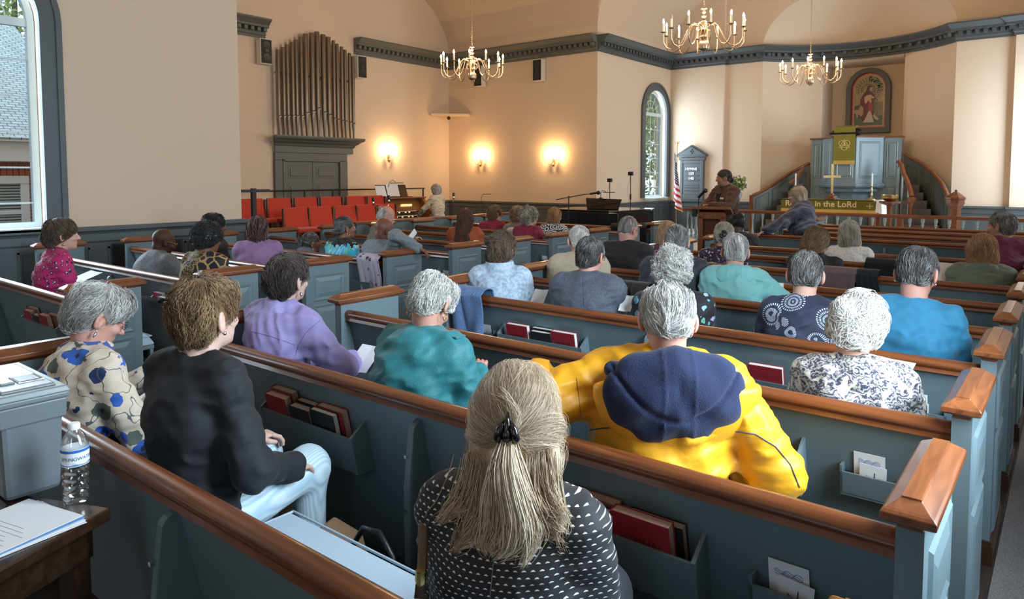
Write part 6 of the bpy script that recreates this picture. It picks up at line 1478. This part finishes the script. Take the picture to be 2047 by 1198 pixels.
        for s in (-1,1): br.tube([(s*.014,.098,.023),(s*.030,.0985,.029),(s*.048,.086,.024)],[.002,.003,.0012],5)
        o=br.build('eyebrows',HM[hairm] if hairm else M_black,root,smooth='all'); o.matrix_local=hroot
    if glasses:
        g=MB()
        for s in (-1,1):
            g.tube([(s*.032+.023*math.cos(u),.108-.006*abs(math.cos(u)),.002+.018*math.sin(u)) for u in [2*PI*i/16 for i in range(17)]],.0014,5)
            g.tube([(s*.056,.102,.006),(s*.074,.070,.008),(s*.082,.0,.006),(s*.080,-.018,-.006)],.0016,5)
        g.tube([(-.009,.110,.006),(0,.113,.008),(.009,.110,.006)],.0014,5)
        o=g.build('glasses',glasses,root,smooth='all'); o.matrix_local=hroot
        ln=MB()
        for s in (-1,1): ln.add([(s*.032+.022*math.cos(2*PI*i/14),.1085-.006*abs(math.cos(2*PI*i/14)),.002+.017*math.sin(2*PI*i/14)) for i in range(14)],[tuple(range(14))])
        q=ln.build('lenses',M_lens,o)
    if earring:
        kind,m_=earring; g=MB()
        for s in (-1,1):
            if kind=='stud': g.ball((s*.087,-.004,-.050),.007,8)
            elif kind=='hoop': g.tube([(s*.088,.016*math.cos(u),-.062+.016*math.sin(u)) for u in [2*PI*i/14 for i in range(15)]],.0022,5)
            else: g.tube([(s*.086,-.002,-.046),(s*.087,-.002,-.062)],.0015,5); g.ball((s*.087,-.002,-.070),(.008,.006,.013),8)
        o=g.build('earrings',m_,root,smooth='all'); o.matrix_local=hroot
    root['_h']=1
    SHIRT[root.name]=(V0,F0,root.matrix_basis.copy()); PEOPLE.append((root,hroot,C0,nb,sh,arm,hip,ch)); return PEOPLE[-1]
SHIRT={}
def scr(px,py,Y):   # point on the plane Y seen at a photo pixel
    d=FWD*1409+RGT*(px-1023.5)+UPV*(441-py); t=Y/d.y; return Vector((0,0,1.62))+d*t

from mathutils.bvhtree import BVHTree
def seam(pp,pix,r,m,name='seam',lift=.001,n=8):
    """a stitched line lying on the garment, running through the given photo pixels"""
    root=pp[0]; V,Fq,Mx=SHIRT[root.name]; bv=BVHTree.FromPolygons([tuple(v) for v in V],[tuple(f) for f in Fq.tolist()]); Mi=Mx.inverted(); o=Mi@Vector((0,0,1.62)); pts=[]
    pp_=[(pix[i][0]+(pix[i+1][0]-pix[i][0])*t/n,pix[i][1]+(pix[i+1][1]-pix[i][1])*t/n) for i in range(len(pix)-1) for t in range(n)]+[pix[-1]]
    for x,y in pp_:
        d=(Mi.to_3x3()@(FWD*1409+RGT*(x-1023.5)+UPV*(441-y))).normalized(); h,nn,_,_=bv.ray_cast(o,d)
        if h is not None: pts.append(h+nn*lift if nn.dot(d)<0 else h-nn*lift)
    run=[];
    for p in pts:
        if run and (p-run[-1]).length>.08: break
        run.append(p)
    if len(run)>3: MB().tube(run,r,5).build(name,m,root)
# ================================================================ the congregation
D2=math.radians
def HP(px,py,k,dy=.34,ls=0): p=scr(px,py,ROW(k)+ls+dy); return (p.x,p.y,p.z)
def P(label,px,py,k,face,*a,dy=.34,ls=0,**kw): return person(label,HP(px,py,k,dy,ls),D2(face),*a,krail=ROW(k)+ls,**kw)
FAST=os.environ.get('NOPEOPLE')
LS=LSHIFT
def add_hood(pp,mat_,size=1.0,seed=1,name='hood',trim=None,drop=0,out=0.0,yaw=0):
    root,hroot,C0,nb,sh,arm,hip,ch=pp; s=size
    def shape(Q,g):
        q=Q-nb.astype(F32); c,n=math.cos(yaw),math.sin(yaw); q=np.stack([q[:,0]*c+q[:,1]*n,-q[:,0]*n+q[:,1]*c,q[:,2]],1)
        d=s_ell(q,(0,-.105*s-out,-.055*s-drop),((.158+g)*s,(.055+g*.3)*s,(.108+g)*s))
        d=smin(d,s_cone(q,(-.125*s,-.045-out*.6,.0),(.125*s,-.045-out*.6,.0),(.022+g*.3)*s,(.022+g*.3)*s),.06)
        d=smin(d,s_cone(q,(-.08*s,-.085*s-out,.020),(.08*s,-.085*s-out,.020),(.036+g*.3)*s,(.036+g*.3)*s),.04); return d,q
    def f(Q):
        d,q=shape(Q,0); fo=np.sin(np.abs(q[:,0])*34+q[:,2]*30-(q[:,2]*9)**2); d=d-.007*fo*np.clip(1-np.abs(q[:,0])*3,0,1)-.004*noise3(q,20,seed,3)
        d=d+.010*np.exp(-((q[:,2]+.10*s+drop-q[:,0]**2*4)/.010)**2)*(q[:,1]<-.06); seam=np.exp(-((np.abs(q[:,0])-.045)/.004)**2)*.004; return d-seam
    lo,hi=nb-[.27*s,.26*s+out,.30*s+drop],nb+[.27*s,.10,.14]
    V,Fq=surf(f,lo,hi,.007); npmesh(name,V,Fq,mat_,root)
    if trim is not None:
        def g2(Q):
            d,q=shape(Q,.030); return smax(d+.004,(-.085-q[:,1]*0+0)*0+(q[:,2]-.0),.01)+.022*(0)
        def g3(Q): d,q=shape(Q,.032); return np.maximum(d,-(shape(Q,-.02)[0]))+.0
        V,Fq=surf(lambda Q: smax(shape(Q+A3(0,-.036,0),.030)[0],Q[:,2]-float(nb[2])+.02,.01),lo,hi,.010); npmesh(name+'_edge',V,Fq,trim,root)
PP={}
if not FAST:
    PP['clip']=P('woman with half-up silver blonde hair in a black clip and dotted black blouse',1036,842,0,22,'fair','clip','blonde','dash',hyaw=.12,tyaw=-.05,near=1.35,seed=2,w=1.0,lean=.10,pitch=.12,th=.016,fold=.006,eyes=False)
    PP['black']=P('woman with short light brown hair, black top and pale striped trousers',412,632,0,12,'pale','pixie','lightbrown','black',hyaw=.0,near=1.1,seed=3,w=.95,th=.02,pants='seer',lean=.08,pitch=-.05,fold=.008,earring=('stud',M_silver),arms=('lap',((.19,.26,.60),(.5,-.6,-.6))),hands=((1,.5,(0,.3,1)),))
    PP['floral']=P('grey haired woman with glasses in a cream blouse printed with blue pansies',197,632,0,-2,'pink','pixie','silver','pansy',hyaw=-.10,near=1.1,seed=4,w=1.08,th=.022,lean=.26,pitch=.52,collar='shirt',glasses=M_gl,earring=('drop',M_silver),arms=('read','read'),fold=.009,lenk=1.2)
    PP['yellow']=P('man with thinning grey hair in a bright yellow rain coat, back turned',1334,640,1,14,'pink','balding','silver','yellow',hyaw=.30,near=1.1,seed=5,w=1.22,th=.045,lean=.12,pitch=.62,collar='stand',glasses=M_chrome,arms=(((-.46,.10,.90),(-.4,-.6,-.2)),((.24,.30,.62),(.8,-.5,-.5))),fold=.010,dy=.36,eyes=False,lenk=1.3)
    add_hood(PP['yellow'],CL['navy'],1.36,5,trim=CL['yellow'],out=.020,yaw=.42,drop=-.03)
    PP['teal']=P('bent white haired woman in a teal jacket with grey collar',862,606,1,2,'pink','pixie','white','teal',hsz=.97,hyaw=.25,near=1.0,seed=6,w=1.08,th=.038,lean=.36,pitch=.75,collar='shirt',earring=('hoop',M_gold2),arms=('read','read'),fold=.010,dy=.42,lenk=1.0)
    PP['lav']=P('woman with short dark brown hair and glasses in a lavender shirt',575,560,1,4,'pale','pixie','darkbrown','lav',hyaw=.15,near=1.1,seed=7,w=1.14,th=.026,lean=.12,pitch=-.02,collar='shirt',glasses=M_gl,earring=('drop',M_silver),arms=('lap',((.22,.34,.66),(.9,-.4,-.5))),fold=.013,scale=1.02,hands=((1,.8,(0,.2,1)),))
    PP['pattern']=P('white haired woman with head tilted in a black and cream paisley blouse',1712,655,2,8,'fair','wavy','white','paisley',hyaw=.0,near=1.0,seed=8,w=.98,th=.026,lean=.30,pitch=.50,roll=.22,arms=('read','read'),fold=.009,dy=.36,eyes=False)
    PP['bluet']=P('person with short dark grey hair in a bright blue tee shirt',1833,546,3,4,'pink','short','saltpepper','blue',hyaw=-.2,near=.9,seed=9,w=1.06,th=.016,lean=.15,pitch=.38,glasses=M_gold2,fold=.009,lenk=1.5,eyes=False,hx=-.0,earring=('stud',M_silver))
    PP['burst']=P('person with salt and pepper hair in a navy shirt printed with white fireworks',1610,550,3,10,'fair','short','saltpepper','burst',hyaw=.08,near=.9,seed=10,w=1.0,th=.020,lean=.18,pitch=.32,collar='shirt',fold=.008,lenk=1.4,eyes=False,arms=('read','lap'))
    PP['curly']=P('woman with curly white hair in a black blouse with turquoise flowers',1346,542,3,22,'fair','perm','white','bfloral',near=.95,seed=11,w=1.12,th=.02,lean=.26,pitch=.45,fold=.008,dy=.36,eyes=False)
    PP['suit']=P('man with thinning dark hair in a slate grey suit jacket',1180,512,3,12,'pink','receding','saltpepper','suit',hyaw=-.12,near=.9,seed=12,w=1.15,th=.03,lean=.12,pitch=.25,collar='blazer',glasses=M_gl,fold=.006,eyes=False,lenk=1.2)
    PP['fleece']=P('woman with wavy brown hair in a pale blue fleece with high collar',1003,500,3,22,'fair','wavy','brown','fleece',hyaw=-.1,near=.9,seed=13,w=1.02,th=.03,lean=.12,pitch=.20,collar='fleece',fold=.008,eyes=False,lenk=.8)
    PP['tealj']=P('fair grey haired man in a pale teal hooded jacket',1470,503,4,20,'pink','short','silver','ptela',near=.8,seed=14,w=.98,th=.034,lean=.22,pitch=.25,fold=.010,eyes=False,lenk=1.5,arms=('lap',((.20,.30,.74),(.9,-.3,-.5))))
    add_hood(PP['tealj'],CL['ptela'],.92,14,out=-.015)
    PP['grayh']=P('person with short grey hair in a dark jacket behind the curly white hair',1352,484,4,24,'fair','short','grey','navyj',near=.7,seed=15,w=1.15,th=.03,lean=.14,pitch=.3,collar='mock',fold=.008,eyes=False,lenk=1.4)
    PP['whiteh']=P('white haired man in a beige jacket with dark collar',1157,481,4,36,'pink','thin','white','beige',hyaw=.12,near=.7,seed=16,w=1.12,th=.034,lean=.14,pitch=.25,fold=.006,eyes=False,lenk=1.3,collar='blazer')
    PP['bshirt']=P('man with cropped grey hair, beard and glasses in a black shirt',1256,459,5,8,'pink','buzz','grey','blacks',hyaw=-.30,near=.7,seed=17,w=1.2,th=.026,lean=.10,pitch=.48,collar='shirt',glasses=M_gl,fold=.008,dy=.36)
    PP['mauve']=P('blonde woman in a plum top with pale ring pattern',1334,468,6,24,'fair','bob','tanblonde','mauve',near=.6,seed=18,w=1.05,th=.02,pitch=.3,fold=.008,eyes=False,lenk=.6)
    PP['scrunch']=P('ash blonde woman with hair in a dark scrunchie, purple floral top',1447,472,6,22,'pink','updo','ash','scrunch',near=.7,seed=19,w=1.08,th=.02,pitch=.25,lean=.2,fold=.008,eyes=False,lenk=1.2)
    PP['bguy']=P('person with short black hair in a dark jacket, in front of the lectern',1474,448,8,12,'dark','afroshort','black','dkbrown',near=.45,seed=20,w=1.15,th=.03,pitch=.3,fold=.009,eyes=False,hyaw=-.2)
    PP['brun']=P('woman with auburn brown bob and glasses bent over, in a black top',1632,484,6,4,'fair','bob','lightbrown','black',hyaw=-.5,near=.7,seed=21,w=1.1,th=.026,lean=.25,pitch=.6,glasses=M_gl,fold=.009,lenk=.7)
    PP['dots']=P('woman with straight ash blonde hair in a dotted cream blouse',1698,468,7,13,'fair','long','ash','dots',near=.7,seed=22,w=1.0,th=.018,pitch=.1,fold=.006,eyes=False)
    PP['red']=P('woman with golden red bob in an olive green hooded jacket',1964,500,6,6,'fair','long','strawberry','green',near=.85,seed=23,w=1.05,th=.03,pitch=.28,fold=.007,eyes=False,lenk=.8)
    add_hood(PP['red'],CL['green'],.85,23,out=-.015)
    PP['plaid']=P('ruddy man with grey hair looking left, in a plum checked shirt',2003,452,7,4,'tan','short','grey','plaid',hyaw=1.05,near=.7,seed=24,w=1.2,th=.026,pitch=.05,collar='shirt',fold=.008,lenk=1.2)
    # far block
    PP['pink']=P('woman with brown bob in a bright pink leopard print blouse',125,470,1,-6,'fair','wavy','brown','leo',ls=LS,hyaw=-.12,near=.9,seed=31,w=1.0,th=.02,pitch=.02,collar='mock',fold=.008,earring=('drop',M_gold2),arms=('lap','lap'),dy=.36)
    PP['bsuit']=P('bald man with glasses in a grey tweed jacket, leaning forward',327,483,2,2,'dark',None,None,'greysuit',ls=LS,hyaw=-.1,near=.7,seed=32,w=1.15,th=.032,lean=.34,pitch=.36,collar='blazer',glasses=M_gold2,fold=.006,arms=('read','read'),dy=.42)
    PP['leop']=P('woman with big black curls in a gold and black print blouse',416,478,2,14,'brown','afro','black','gold',ls=LS,hyaw=.0,near=.8,seed=33,w=1.08,th=.022,lean=.2,pitch=.15,fold=.008)
    PP['bhair']=P('woman with short black hair just behind the black curls',430,452,3,6,'brown','wavy','black','dkbrown',ls=LS,hyaw=-.1,near=.5,seed=34,w=1.0,th=.02,pitch=.05)
    PP['twist']=P('woman with reddish brown twists in a lilac top',516,458,3,52,'brown','twists','twists','lilac',ls=LS,near=.9,seed=35,w=1.1,th=.02,pitch=.05,eyes=False,fold=.006)
    PP['bun']=P('woman with black hair bun, glasses and silver earrings in slate top',622,486,4,-6,'brown','bun','saltpepper','slate',ls=LS,hyaw=-.25,near=.6,seed=36,w=1.0,th=.02,lean=.2,pitch=.05,glasses=M_gold2,earring=('drop',M_silver),dy=.4)
    PP['tied']=P('woman with slicked dark bun and gold hoop in black and blue-green tie-dye top',690,456,4,-2,'mid','lowbun','saltpepper','tied',ls=LS,hyaw=-.28,near=.6,seed=37,w=1.15,th=.02,pitch=-.05,earring=('hoop',M_gold2))
    PP['bgrey']=P('bald brown skinned man with glasses, grey shirt, arm resting on the pew end',768,460,4,4,'brown',None,None,'greyshirt',ls=LS,hyaw=-.25,near=.6,seed=38,w=1.15,th=.024,pitch=.38,lean=.12,collar='mock',glasses=M_gl,arms=('lap',((.52,.02,.925),(.5,-.6,.7))),dy=.36,hands=((1,.6,(0,0,1)),))
    PP['brown']=P('balding white haired man in a brown jacket looking down at paper',772,432,5,-14,'pink','fringe','silver','brownj',ls=LS,hyaw=-.35,near=.5,seed=39,w=1.15,th=.03,pitch=.6,lean=.2,collar='shirt',arms=('lap',((.40,.26,.88),(.6,-.4,-.3))),dy=.4,hands=((1,.6,(0,0,1)),))
    PP['orange']=P('woman with very long auburn hair in a rust orange top',931,436,6,34,'fair','verylong','auburn','rust',ls=LS,near=.6,seed=40,w=1.08,th=.022,pitch=.02,eyes=False,fold=.006)
    PP['burg']=P('short fair haired woman in a speckled wine red jacket with black collar',988,429,8,14,'fair','pixie','lightbrown','sparkle',ls=LS,hyaw=-.2,near=.4,seed=41,w=1.1,th=.03,pitch=.1,collar='stand')
    PP['tan']=P('woman with light curly hair in a pale grey top, beside the empty coat',1036,431,8,16,'fair','perm','tanblonde','taupe',ls=LS,near=.4,seed=42,w=1.0,th=.02,pitch=.2,hyaw=-.1)
    PP['curlyb']=P('woman with curly fair hair in a deep wine red top, far block',1060,434,7,2,'pink','perm','ash','wine',ls=LS,hyaw=-.3,near=.5,seed=43,w=1.05,th=.022,pitch=.08)
    PP['swirl']=P('woman with straight golden brown hair in a black and white swirl top',1109,432,8,10,'fair','long','strawberry','swirl',ls=LS,hyaw=-.25,near=.5,seed=44,w=1.05,th=.02,pitch=.1,lenk=.8)
    # organist, speaker, standing woman
    h=scr(871,380,11.35)
    PP['org']=person('white haired organist in a cream cardigan seated at the organ',(h.x,h.y,h.z),D2(84),'fair','wavy','white','cream',near=.5,seed=50,w=.95,th=.02,lean=.1,pitch=.15,arms=(((-.2,.42,.78),(-.8,-.4,-.5)),((.2,.42,.78),(.8,-.4,-.5))))
    h=scr(1447,356,10.05)
    PP['spk']=person('speaker with dark hair, glasses and brown blazer behind the lectern',(h.x,h.y,h.z),D2(150),'tan','lowbun','darkbrown','brownb',near=.6,seed=51,w=1.22,th=.028,lean=.03,pitch=.10,hyaw=-.50,stand=True,collar='blazer',glasses=M_gold2,pants='dkpants',belly=.03,
        arms=(((-.06,.30,1.20),(-.9,-.2,-.6)),((.10,.30,1.20),(.9,-.2,-.6))),hands=((-1,.9,(0,0,1)),(1,.9,(0,0,1))),scale=.97)
    root=PP['spk'][0]; o=MB().box((-.14,.158,1.29),(-.07,.168,1.315)).build('name_tag',M_paper,root)
    MB().prism([(-.05,1.37),(.05,1.37),(.035,1.15),(-.035,1.15)],.120,.152,'y').build('dark_top',CL['black'],root)
    h=scr(1594,391,10.2)
    PP['shawl']=person('standing woman with white blonde hair and striped blue grey shawl, hand on pew',(h.x,h.y,h.z),D2(98),'fair','long','blonde','shawl',near=.8,seed=52,w=1.2,th=.04,lean=.16,pitch=.12,hyaw=.0,stand=True,glasses=M_gl,shirtname='shawl',
        arms=(((-.40,.42,.88),(-.6,-.2,-.8)),((.1,.25,1.0),(.8,-.4,-.5))),hands=((-1,.35,(0,.2,1)),),fold=.008,scale=.95,belly=.04)
    # yellow coat details and the hair clip
    root,hroot,C0,nb,sh,arm,hip,ch=PP['clip']
    c=MB(); q=.62
    for s in (-1,1):
        c.tube([(s*.004,-.134,.030),(s*.014,-.148,.016),(s*.019,-.146,-.002),(s*.012,-.136,-.018)],[.004,.008,.009,.004],8)
        for z in (.012,-.002,-.012): c.tube([(s*.014,-.142,z),(s*.002,-.150,z-.004)],.0032,5)
    c.tube([(0,-.132,.046),(0,-.144,.026),(0,-.148,.0),(0,-.138,-.026)],[.003,.006,.007,.003],8).ball((0,-.152,.004),(.009,.006,.012),8)
    o=c.build('hair_clip',mat('glossy_black_clip',(.008,.008,.01),.12,coat=.5),root,smooth='all'); o.matrix_local=hroot
    rs=np.random.RandomState(9)
    def lock(Pc,r0,r1,n,wav_=.004,tint=.6):
        """a soft lock of n hairs along control points Pc"""
        Pc=np.array(Pc,float); tt=np.linspace(0,1,22); k=np.linspace(0,1,len(Pc)); 
        ctr=np.stack([np.interp(tt,k,Pc[:,j]) for j in range(3)],1)
        for _ in range(3): ctr[1:-1]=(ctr[:-2]+2*ctr[1:-1]+ctr[2:])/4
        off=rs.normal(size=(n,1,3)); rr=(r0+(r1-r0)*np.sin(np.clip(tt*1.25,0,1)*PI/2))[None,:,None]*(1-.55*np.clip(tt-.75,0,1)*4)[None,:,None]
        ln=rs.uniform(.80,1,(n,1)); idx=tt[None]*ln*21; i0=np.clip(idx.astype(int),0,20); fr_=(idx-i0)[:,:,None]; base=ctr[i0]*(1-fr_)+ctr[i0+1]*fr_
        T=base+off*rr*A3(1,.55,.6)+np.stack([np.sin(tt[None]*rs.uniform(4,9,(n,1))+rs.uniform(0,6,(n,1)))*wav_*tt[None] for _ in range(3)],2)
        return T,np.clip(tint+rs.normal(size=n)*.20,0,1)
    Ls=[lock([(0,-.140,-.01),(0,-.168,-.05),(.008,-.165,-.10),(.022,-.150,-.16),(.016,-.150,-.215),(-.015,-.155,-.232)],.006,.017,340,tint=.95),
        lock([(0,-.138,-.012),(-.012,-.160,-.06),(-.018,-.160,-.11),(-.018,-.150,-.17),(-.036,-.150,-.205),(-.026,-.16,-.225)],.006,.013,220,tint=.7),
        lock([(.004,-.138,-.012),(.02,-.158,-.06),(.032,-.150,-.11),(.052,-.145,-.16),(.058,-.150,-.20),(.036,-.16,-.245)],.006,.012,200,tint=.75)]
    for i in range(26):
        u=rs.uniform(-1,1); x=.088*u; y=-.06-.055*math.sqrt(1-u*u); sd=1 if u>0 else -1; z0=rs.uniform(-.09,-.03); ln=rs.uniform(.10,.16); ou=rs.uniform(.0,.03)+.02*abs(u); fl=rs.uniform(.0,.035)*sd
        Ls.append(lock([(x,y,z0),(x*1.05,y-.012,z0-ln*.35),(x*1.05+sd*ou*.3,y-.022,z0-ln*.65),(x+sd*ou,y-.030,z0-ln*.9),(x+sd*ou+fl,y-.036,z0-ln)],.010,.012,90,.005,rs.uniform(.3,.7)))
    T=np.concatenate([a for a,_ in Ls]); ti=np.concatenate([b_ for _,b_ in Ls])
    V,Fq,tt_=tubes(T,.00085,3,True,ti); o=npmesh('hair_locks',V,Fq,HM['blonde'],root,True,tt_); o.matrix_local=hroot
    t_=thing('shoulder_bag','brown leather bag strap hanging from the shoulder of the woman with the clip','bag',(0,0,0))
    p=[scr(868,975,1.10),scr(850,1010,1.06),scr(846,1080,1.0),scr(843,1150,.97),scr(838,1198,.95)]
    MB().tube(p,.011,6,flat=.3).build('strap',mat('brown_leather',(.10,.06,.035),.5),t_,smooth='all'); MB().lathe([(.010,0),(.012,.01),(.010,.03)],tuple(scr(841,1168,.965)),8).build('buckle',M_gold2,t_,smooth=True)
    dk=mat('dark_piping',(.06,.06,.08),.6); Y_=PP['yellow']
    seam(Y_,[(1432,861),(1470,862),(1510,868),(1550,893),(1580,930),(1598,975)],.0022,dk,'piping')
    seam(Y_,[(1125,873),(1160,863),(1200,857),(1245,853)],.0022,dk,'piping')
    seam(Y_,[(1153,755),(1158,800),(1162,850)],.0012,mat('yellow_stitch',(.45,.20,.01),.6),'sleeve_seam')
    lv=mat('lavender_stitch',(.20,.16,.40),.7); seam(PP['lav'],[(500,662),(540,672),(590,690)],.0011,lv,'yoke_seam'); seam(PP['lav'],[(640,640),(612,665),(597,690),(590,712)],.0011,lv,'armhole_seam')
    tl=mat('teal_stitch',(.012,.09,.11),.7); seam(PP['teal'],[(905,650),(868,690),(850,735),(852,775)],.0014,tl,'armhole_seam'); seam(PP['teal'],[(800,632),(860,640),(905,655)],.0014,tl,'collar_seam')
    seam(PP['suit'],[(1165,552),(1166,580),(1167,612)],.0012,mat('suit_stitch',(.03,.035,.05),.7),'back_seam'); seam(PP['clip'],[(990,1100),(984,1150),(980,1196)],.0010,mat('grey_stitch',(.12,.12,.12),.7),'back_seam')
    # scrunchie, teal jacket epaulette
    root,hroot,*_=PP['scrunch']; o=MB().tube([(.032*math.cos(u),-.135+.01*math.sin(3*u),-.01+.032*math.sin(u)) for u in [2*PI*i/14 for i in range(15)]],.013,7).ball((0,-.150,-.01),(.026,.012,.026)).build('scrunchie',M_black,root,smooth='all'); o.matrix_local=hroot
    root,hroot,C0,nb,sh,arm,hip,ch=PP['teal']; 
    s=sh[1]; MB().box((s[0]-.04,s[1]-.030,s[2]+.088),(s[0]+.045,s[1]+.03,s[2]+.096)).lathe([(.008,0),(.008,.004)],(s[0]-.015,s[1],s[2]+.096),10).build('epaulette',CL['teal'],root,bevel=.004)
# ================================================================ garments hung over the pews
def drape(name,label,cat,x0,x1,k,zb,zf,m,seed,ls=0,amp=.016,uneven=.04,group=None):
    rs=np.random.RandomState(seed); Yr=ROW(k)+ls; nu,nv=46,44; W_=x1-x0; mb=MB()
    ph=rs.uniform(0,6.28,6); fr=rs.uniform(1.2,3.6,6)/W_*1.6
    for i in range(nu+1):
        u=i/nu; x=W_*u; zb_=zb+uneven*math.sin(fr[0]*x*2+ph[0]); zf_=zf+uneven*math.sin(fr[1]*x*2+ph[1])
        for j in range(nv+1):
            v=j/nv; Lb=.845-zb_; Lf=.845-zf_; A=.12; T_=Lb+A+Lf; s=v*T_
            if s<Lb: z=zb_+s; y=backy(z)-.055; r=(Lb-s)/Lb
            elif s<Lb+A: a=(s-Lb)/A*PI; y=.013-.055*math.cos(a); z=.845+.03*math.sin(a); r=0
            else: z=.845-(s-Lb-A); y=backy(z)+.075; r=(s-Lb-A)/max(Lf,.01)
            f=sum(math.sin(fr[q]*x*6.28/2+ph[q]+.6*r*(q-2))*(.5 if q else 1) for q in range(4))*amp*(.25+r)
            y+= (-abs(f)-.004 if s<Lb+A/2 else abs(f)); xx=x+ .02*math.sin(ph[2]+r*3)*r
            mb.v.append((xx,y,z))
    for i in range(nu):
        for j in range(nv): a=i*(nv+1)+j; mb.f.append((a,a+nv+1,a+nv+2,a+1)); mb.m.append(0)
    t=thing(name,label,cat,(x0,Yr,0),0,group); o=mb.build('cloth',m,t,smooth='all'); so=o.modifiers.new('thickness','SOLIDIFY'); so.thickness=.006; so.offset=0; return t
M_scarf=pattern('scarf_floral',P_blot((.50,.46,.56),[(.35,.06,.14),(.10,.03,.06),(.55,.45,.55),(.28,.10,.18),(.5,.42,.52)],17,.33))
drape('denim_jacket','blue denim jacket hanging over the pew end beside the pale blue fleece','jacket',-3.30,-3.02,3,.52,.62,CL['jean'],3,amp=.024)
drape('floral_scarf','pale lilac scarf with plum flowers hanging over the far pew back','scarf',-5.42,-5.10,4,.42,.6,M_scarf,5,ls=LS,amp=.016)
a=scr(1652,560,ROW(6)).x
drape('draped_jacket','mauve brown jacket folded over the pew behind the woman in black','jacket',scr(1646,560,ROW(6)).x,scr(1716,560,ROW(6)).x,6,.70,.70,cloth('mauve_jacket',(.14,.085,.085)),7,amp=.006,uneven=.008)
drape('draped_jacket','black jacket hanging next to the mauve one','jacket',scr(1714,560,ROW(6)).x,scr(1758,560,ROW(6)).x,6,.66,.7,CL['black'],8,amp=.01,uneven=.015)
drape('draped_jacket','black garment folded over the pew right of the dotted blouse','jacket',scr(1732,535,ROW(7)).x,scr(1792,535,ROW(7)).x,7,.68,.7,CL['black'],9,amp=.006,uneven=.006)
drape('draped_jacket','black jacket with pale lining thrown over the pew left of the curly white hair','jacket',scr(1222,560,ROW(4)).x,scr(1300,560,ROW(4)).x,4,.74,.6,CL['blacks'],10,amp=.03,uneven=.03)
drape('draped_jacket','cream coat over the far pew beside the wine red jacket','jacket',scr(1015,445,ROW(8)).x,scr(1032,445,ROW(8)).x,8,.7,.6,CL['cream'],11,ls=LS,amp=.01,uneven=.01)
drape('draped_cloth','black cloth over the front pew of the far block by the piano','cloth',-5.75,-5.12,10,.5,.5,CL['black'],12,ls=LS,amp=.02)
# printed programmes held or lying on laps
def sheet(label,px,py,Y,w,h,rx,rz,ry=0,group='printed programmes',m=None):
    t=thing('programme',label,'paper',tuple(scr(px,py,Y)),0,group); t.rotation_euler=(rx,ry,rz)
    MB().add([(-w/2,-h/2,0),(0,-h/2,-.006),(w/2,-h/2,0),(w/2,h/2,0),(0,h/2,-.006),(-w/2,h/2,0)],[(0,1,4,5),(1,2,3,4)]).build('page',m or M_paper,t); return t
sheet('open programme on the lap of the woman in the pansy blouse',285,812,ROW(0)+.62,.20,.20,.3,.2)
sheet('open white book on the lap of the woman in pink',172,552,ROW(1)+.62,.24,.18,.35,0)
sheet('loose white sheets sticking out of the far book rack',295,598,ROW(2)+LS-.08,.22,.20,-.5,.3)
sheet('white programme in the hands of the man in beige',1268,583,ROW(4)+.60,.20,.2,.4,0)
sheet('tan edged programme beside the pale blue fleece',1078,592,ROW(3)+.40,.10,.14,.6,.3)
sheet('programme with yellow edge beside the grey suit elbow',1253,606,ROW(3)+.32,.08,.13,.7,.2)
sheet('upright white programme held by the man in pale teal',1550,588,ROW(4)+.52,.10,.16,1.35,.1)
sheet('large open papers left of the olive green jacket',1893,548,ROW(6)+.42,.26,.22,.9,.0,m=mat('cream_paper',(.66,.56,.48),.7))
sheet('pale blue edged paper in front of the paisley blouse',1768,738,ROW(2)+.50,.20,.12,.7,-.3)
sheet('white paper held by the man in the brown jacket',823,472,ROW(5)+LS+.30,.10,.16,1.1,-.4,ry=.5)
sheet('white booklet between the lavender and teal sleeves',728,716,ROW(1)+.58,.14,.18,.6,.2)
sheet('white paper on the pew beneath the twists',345,600,ROW(2)+LS-.1,.1,.1,.3,.2)

t=thing('handbag','black leather handbag with arched strap on the floor before the empty cushion','bag',(-1.72,1.45,0))
MB().prism([(-.16,0),(.16,0),(.13,.28),(-.13,.28)],-.07,.07,'y').build('bag_body',mat('black_leather',(.012,.011,.011),.4,bump=(120,.2)),t,bevel=.02)
MB().tube([(-.11+.0,0,.26),(-.11,0,.40),(-.06,0,.47),(.02,0,.48),(.08,0,.42),(.10,0,.26)],.010,6).build('strap',MATS['black_leather'],t,smooth='all')
t=thing('tote_bag','crumpled tan paper bag beside the striped trousers','bag',(-1.98,1.50,0),.3)
m_=MB().prism([(-.10,0),(.10,0),(.12,.20),(.07,.36),(-.05,.40),(-.11,.22)],-.05,.05,'y'); m_.build('bag_body',mat('tan_paper',(.22,.13,.07),.8,bump=(25,.8)),t,bevel=.01)
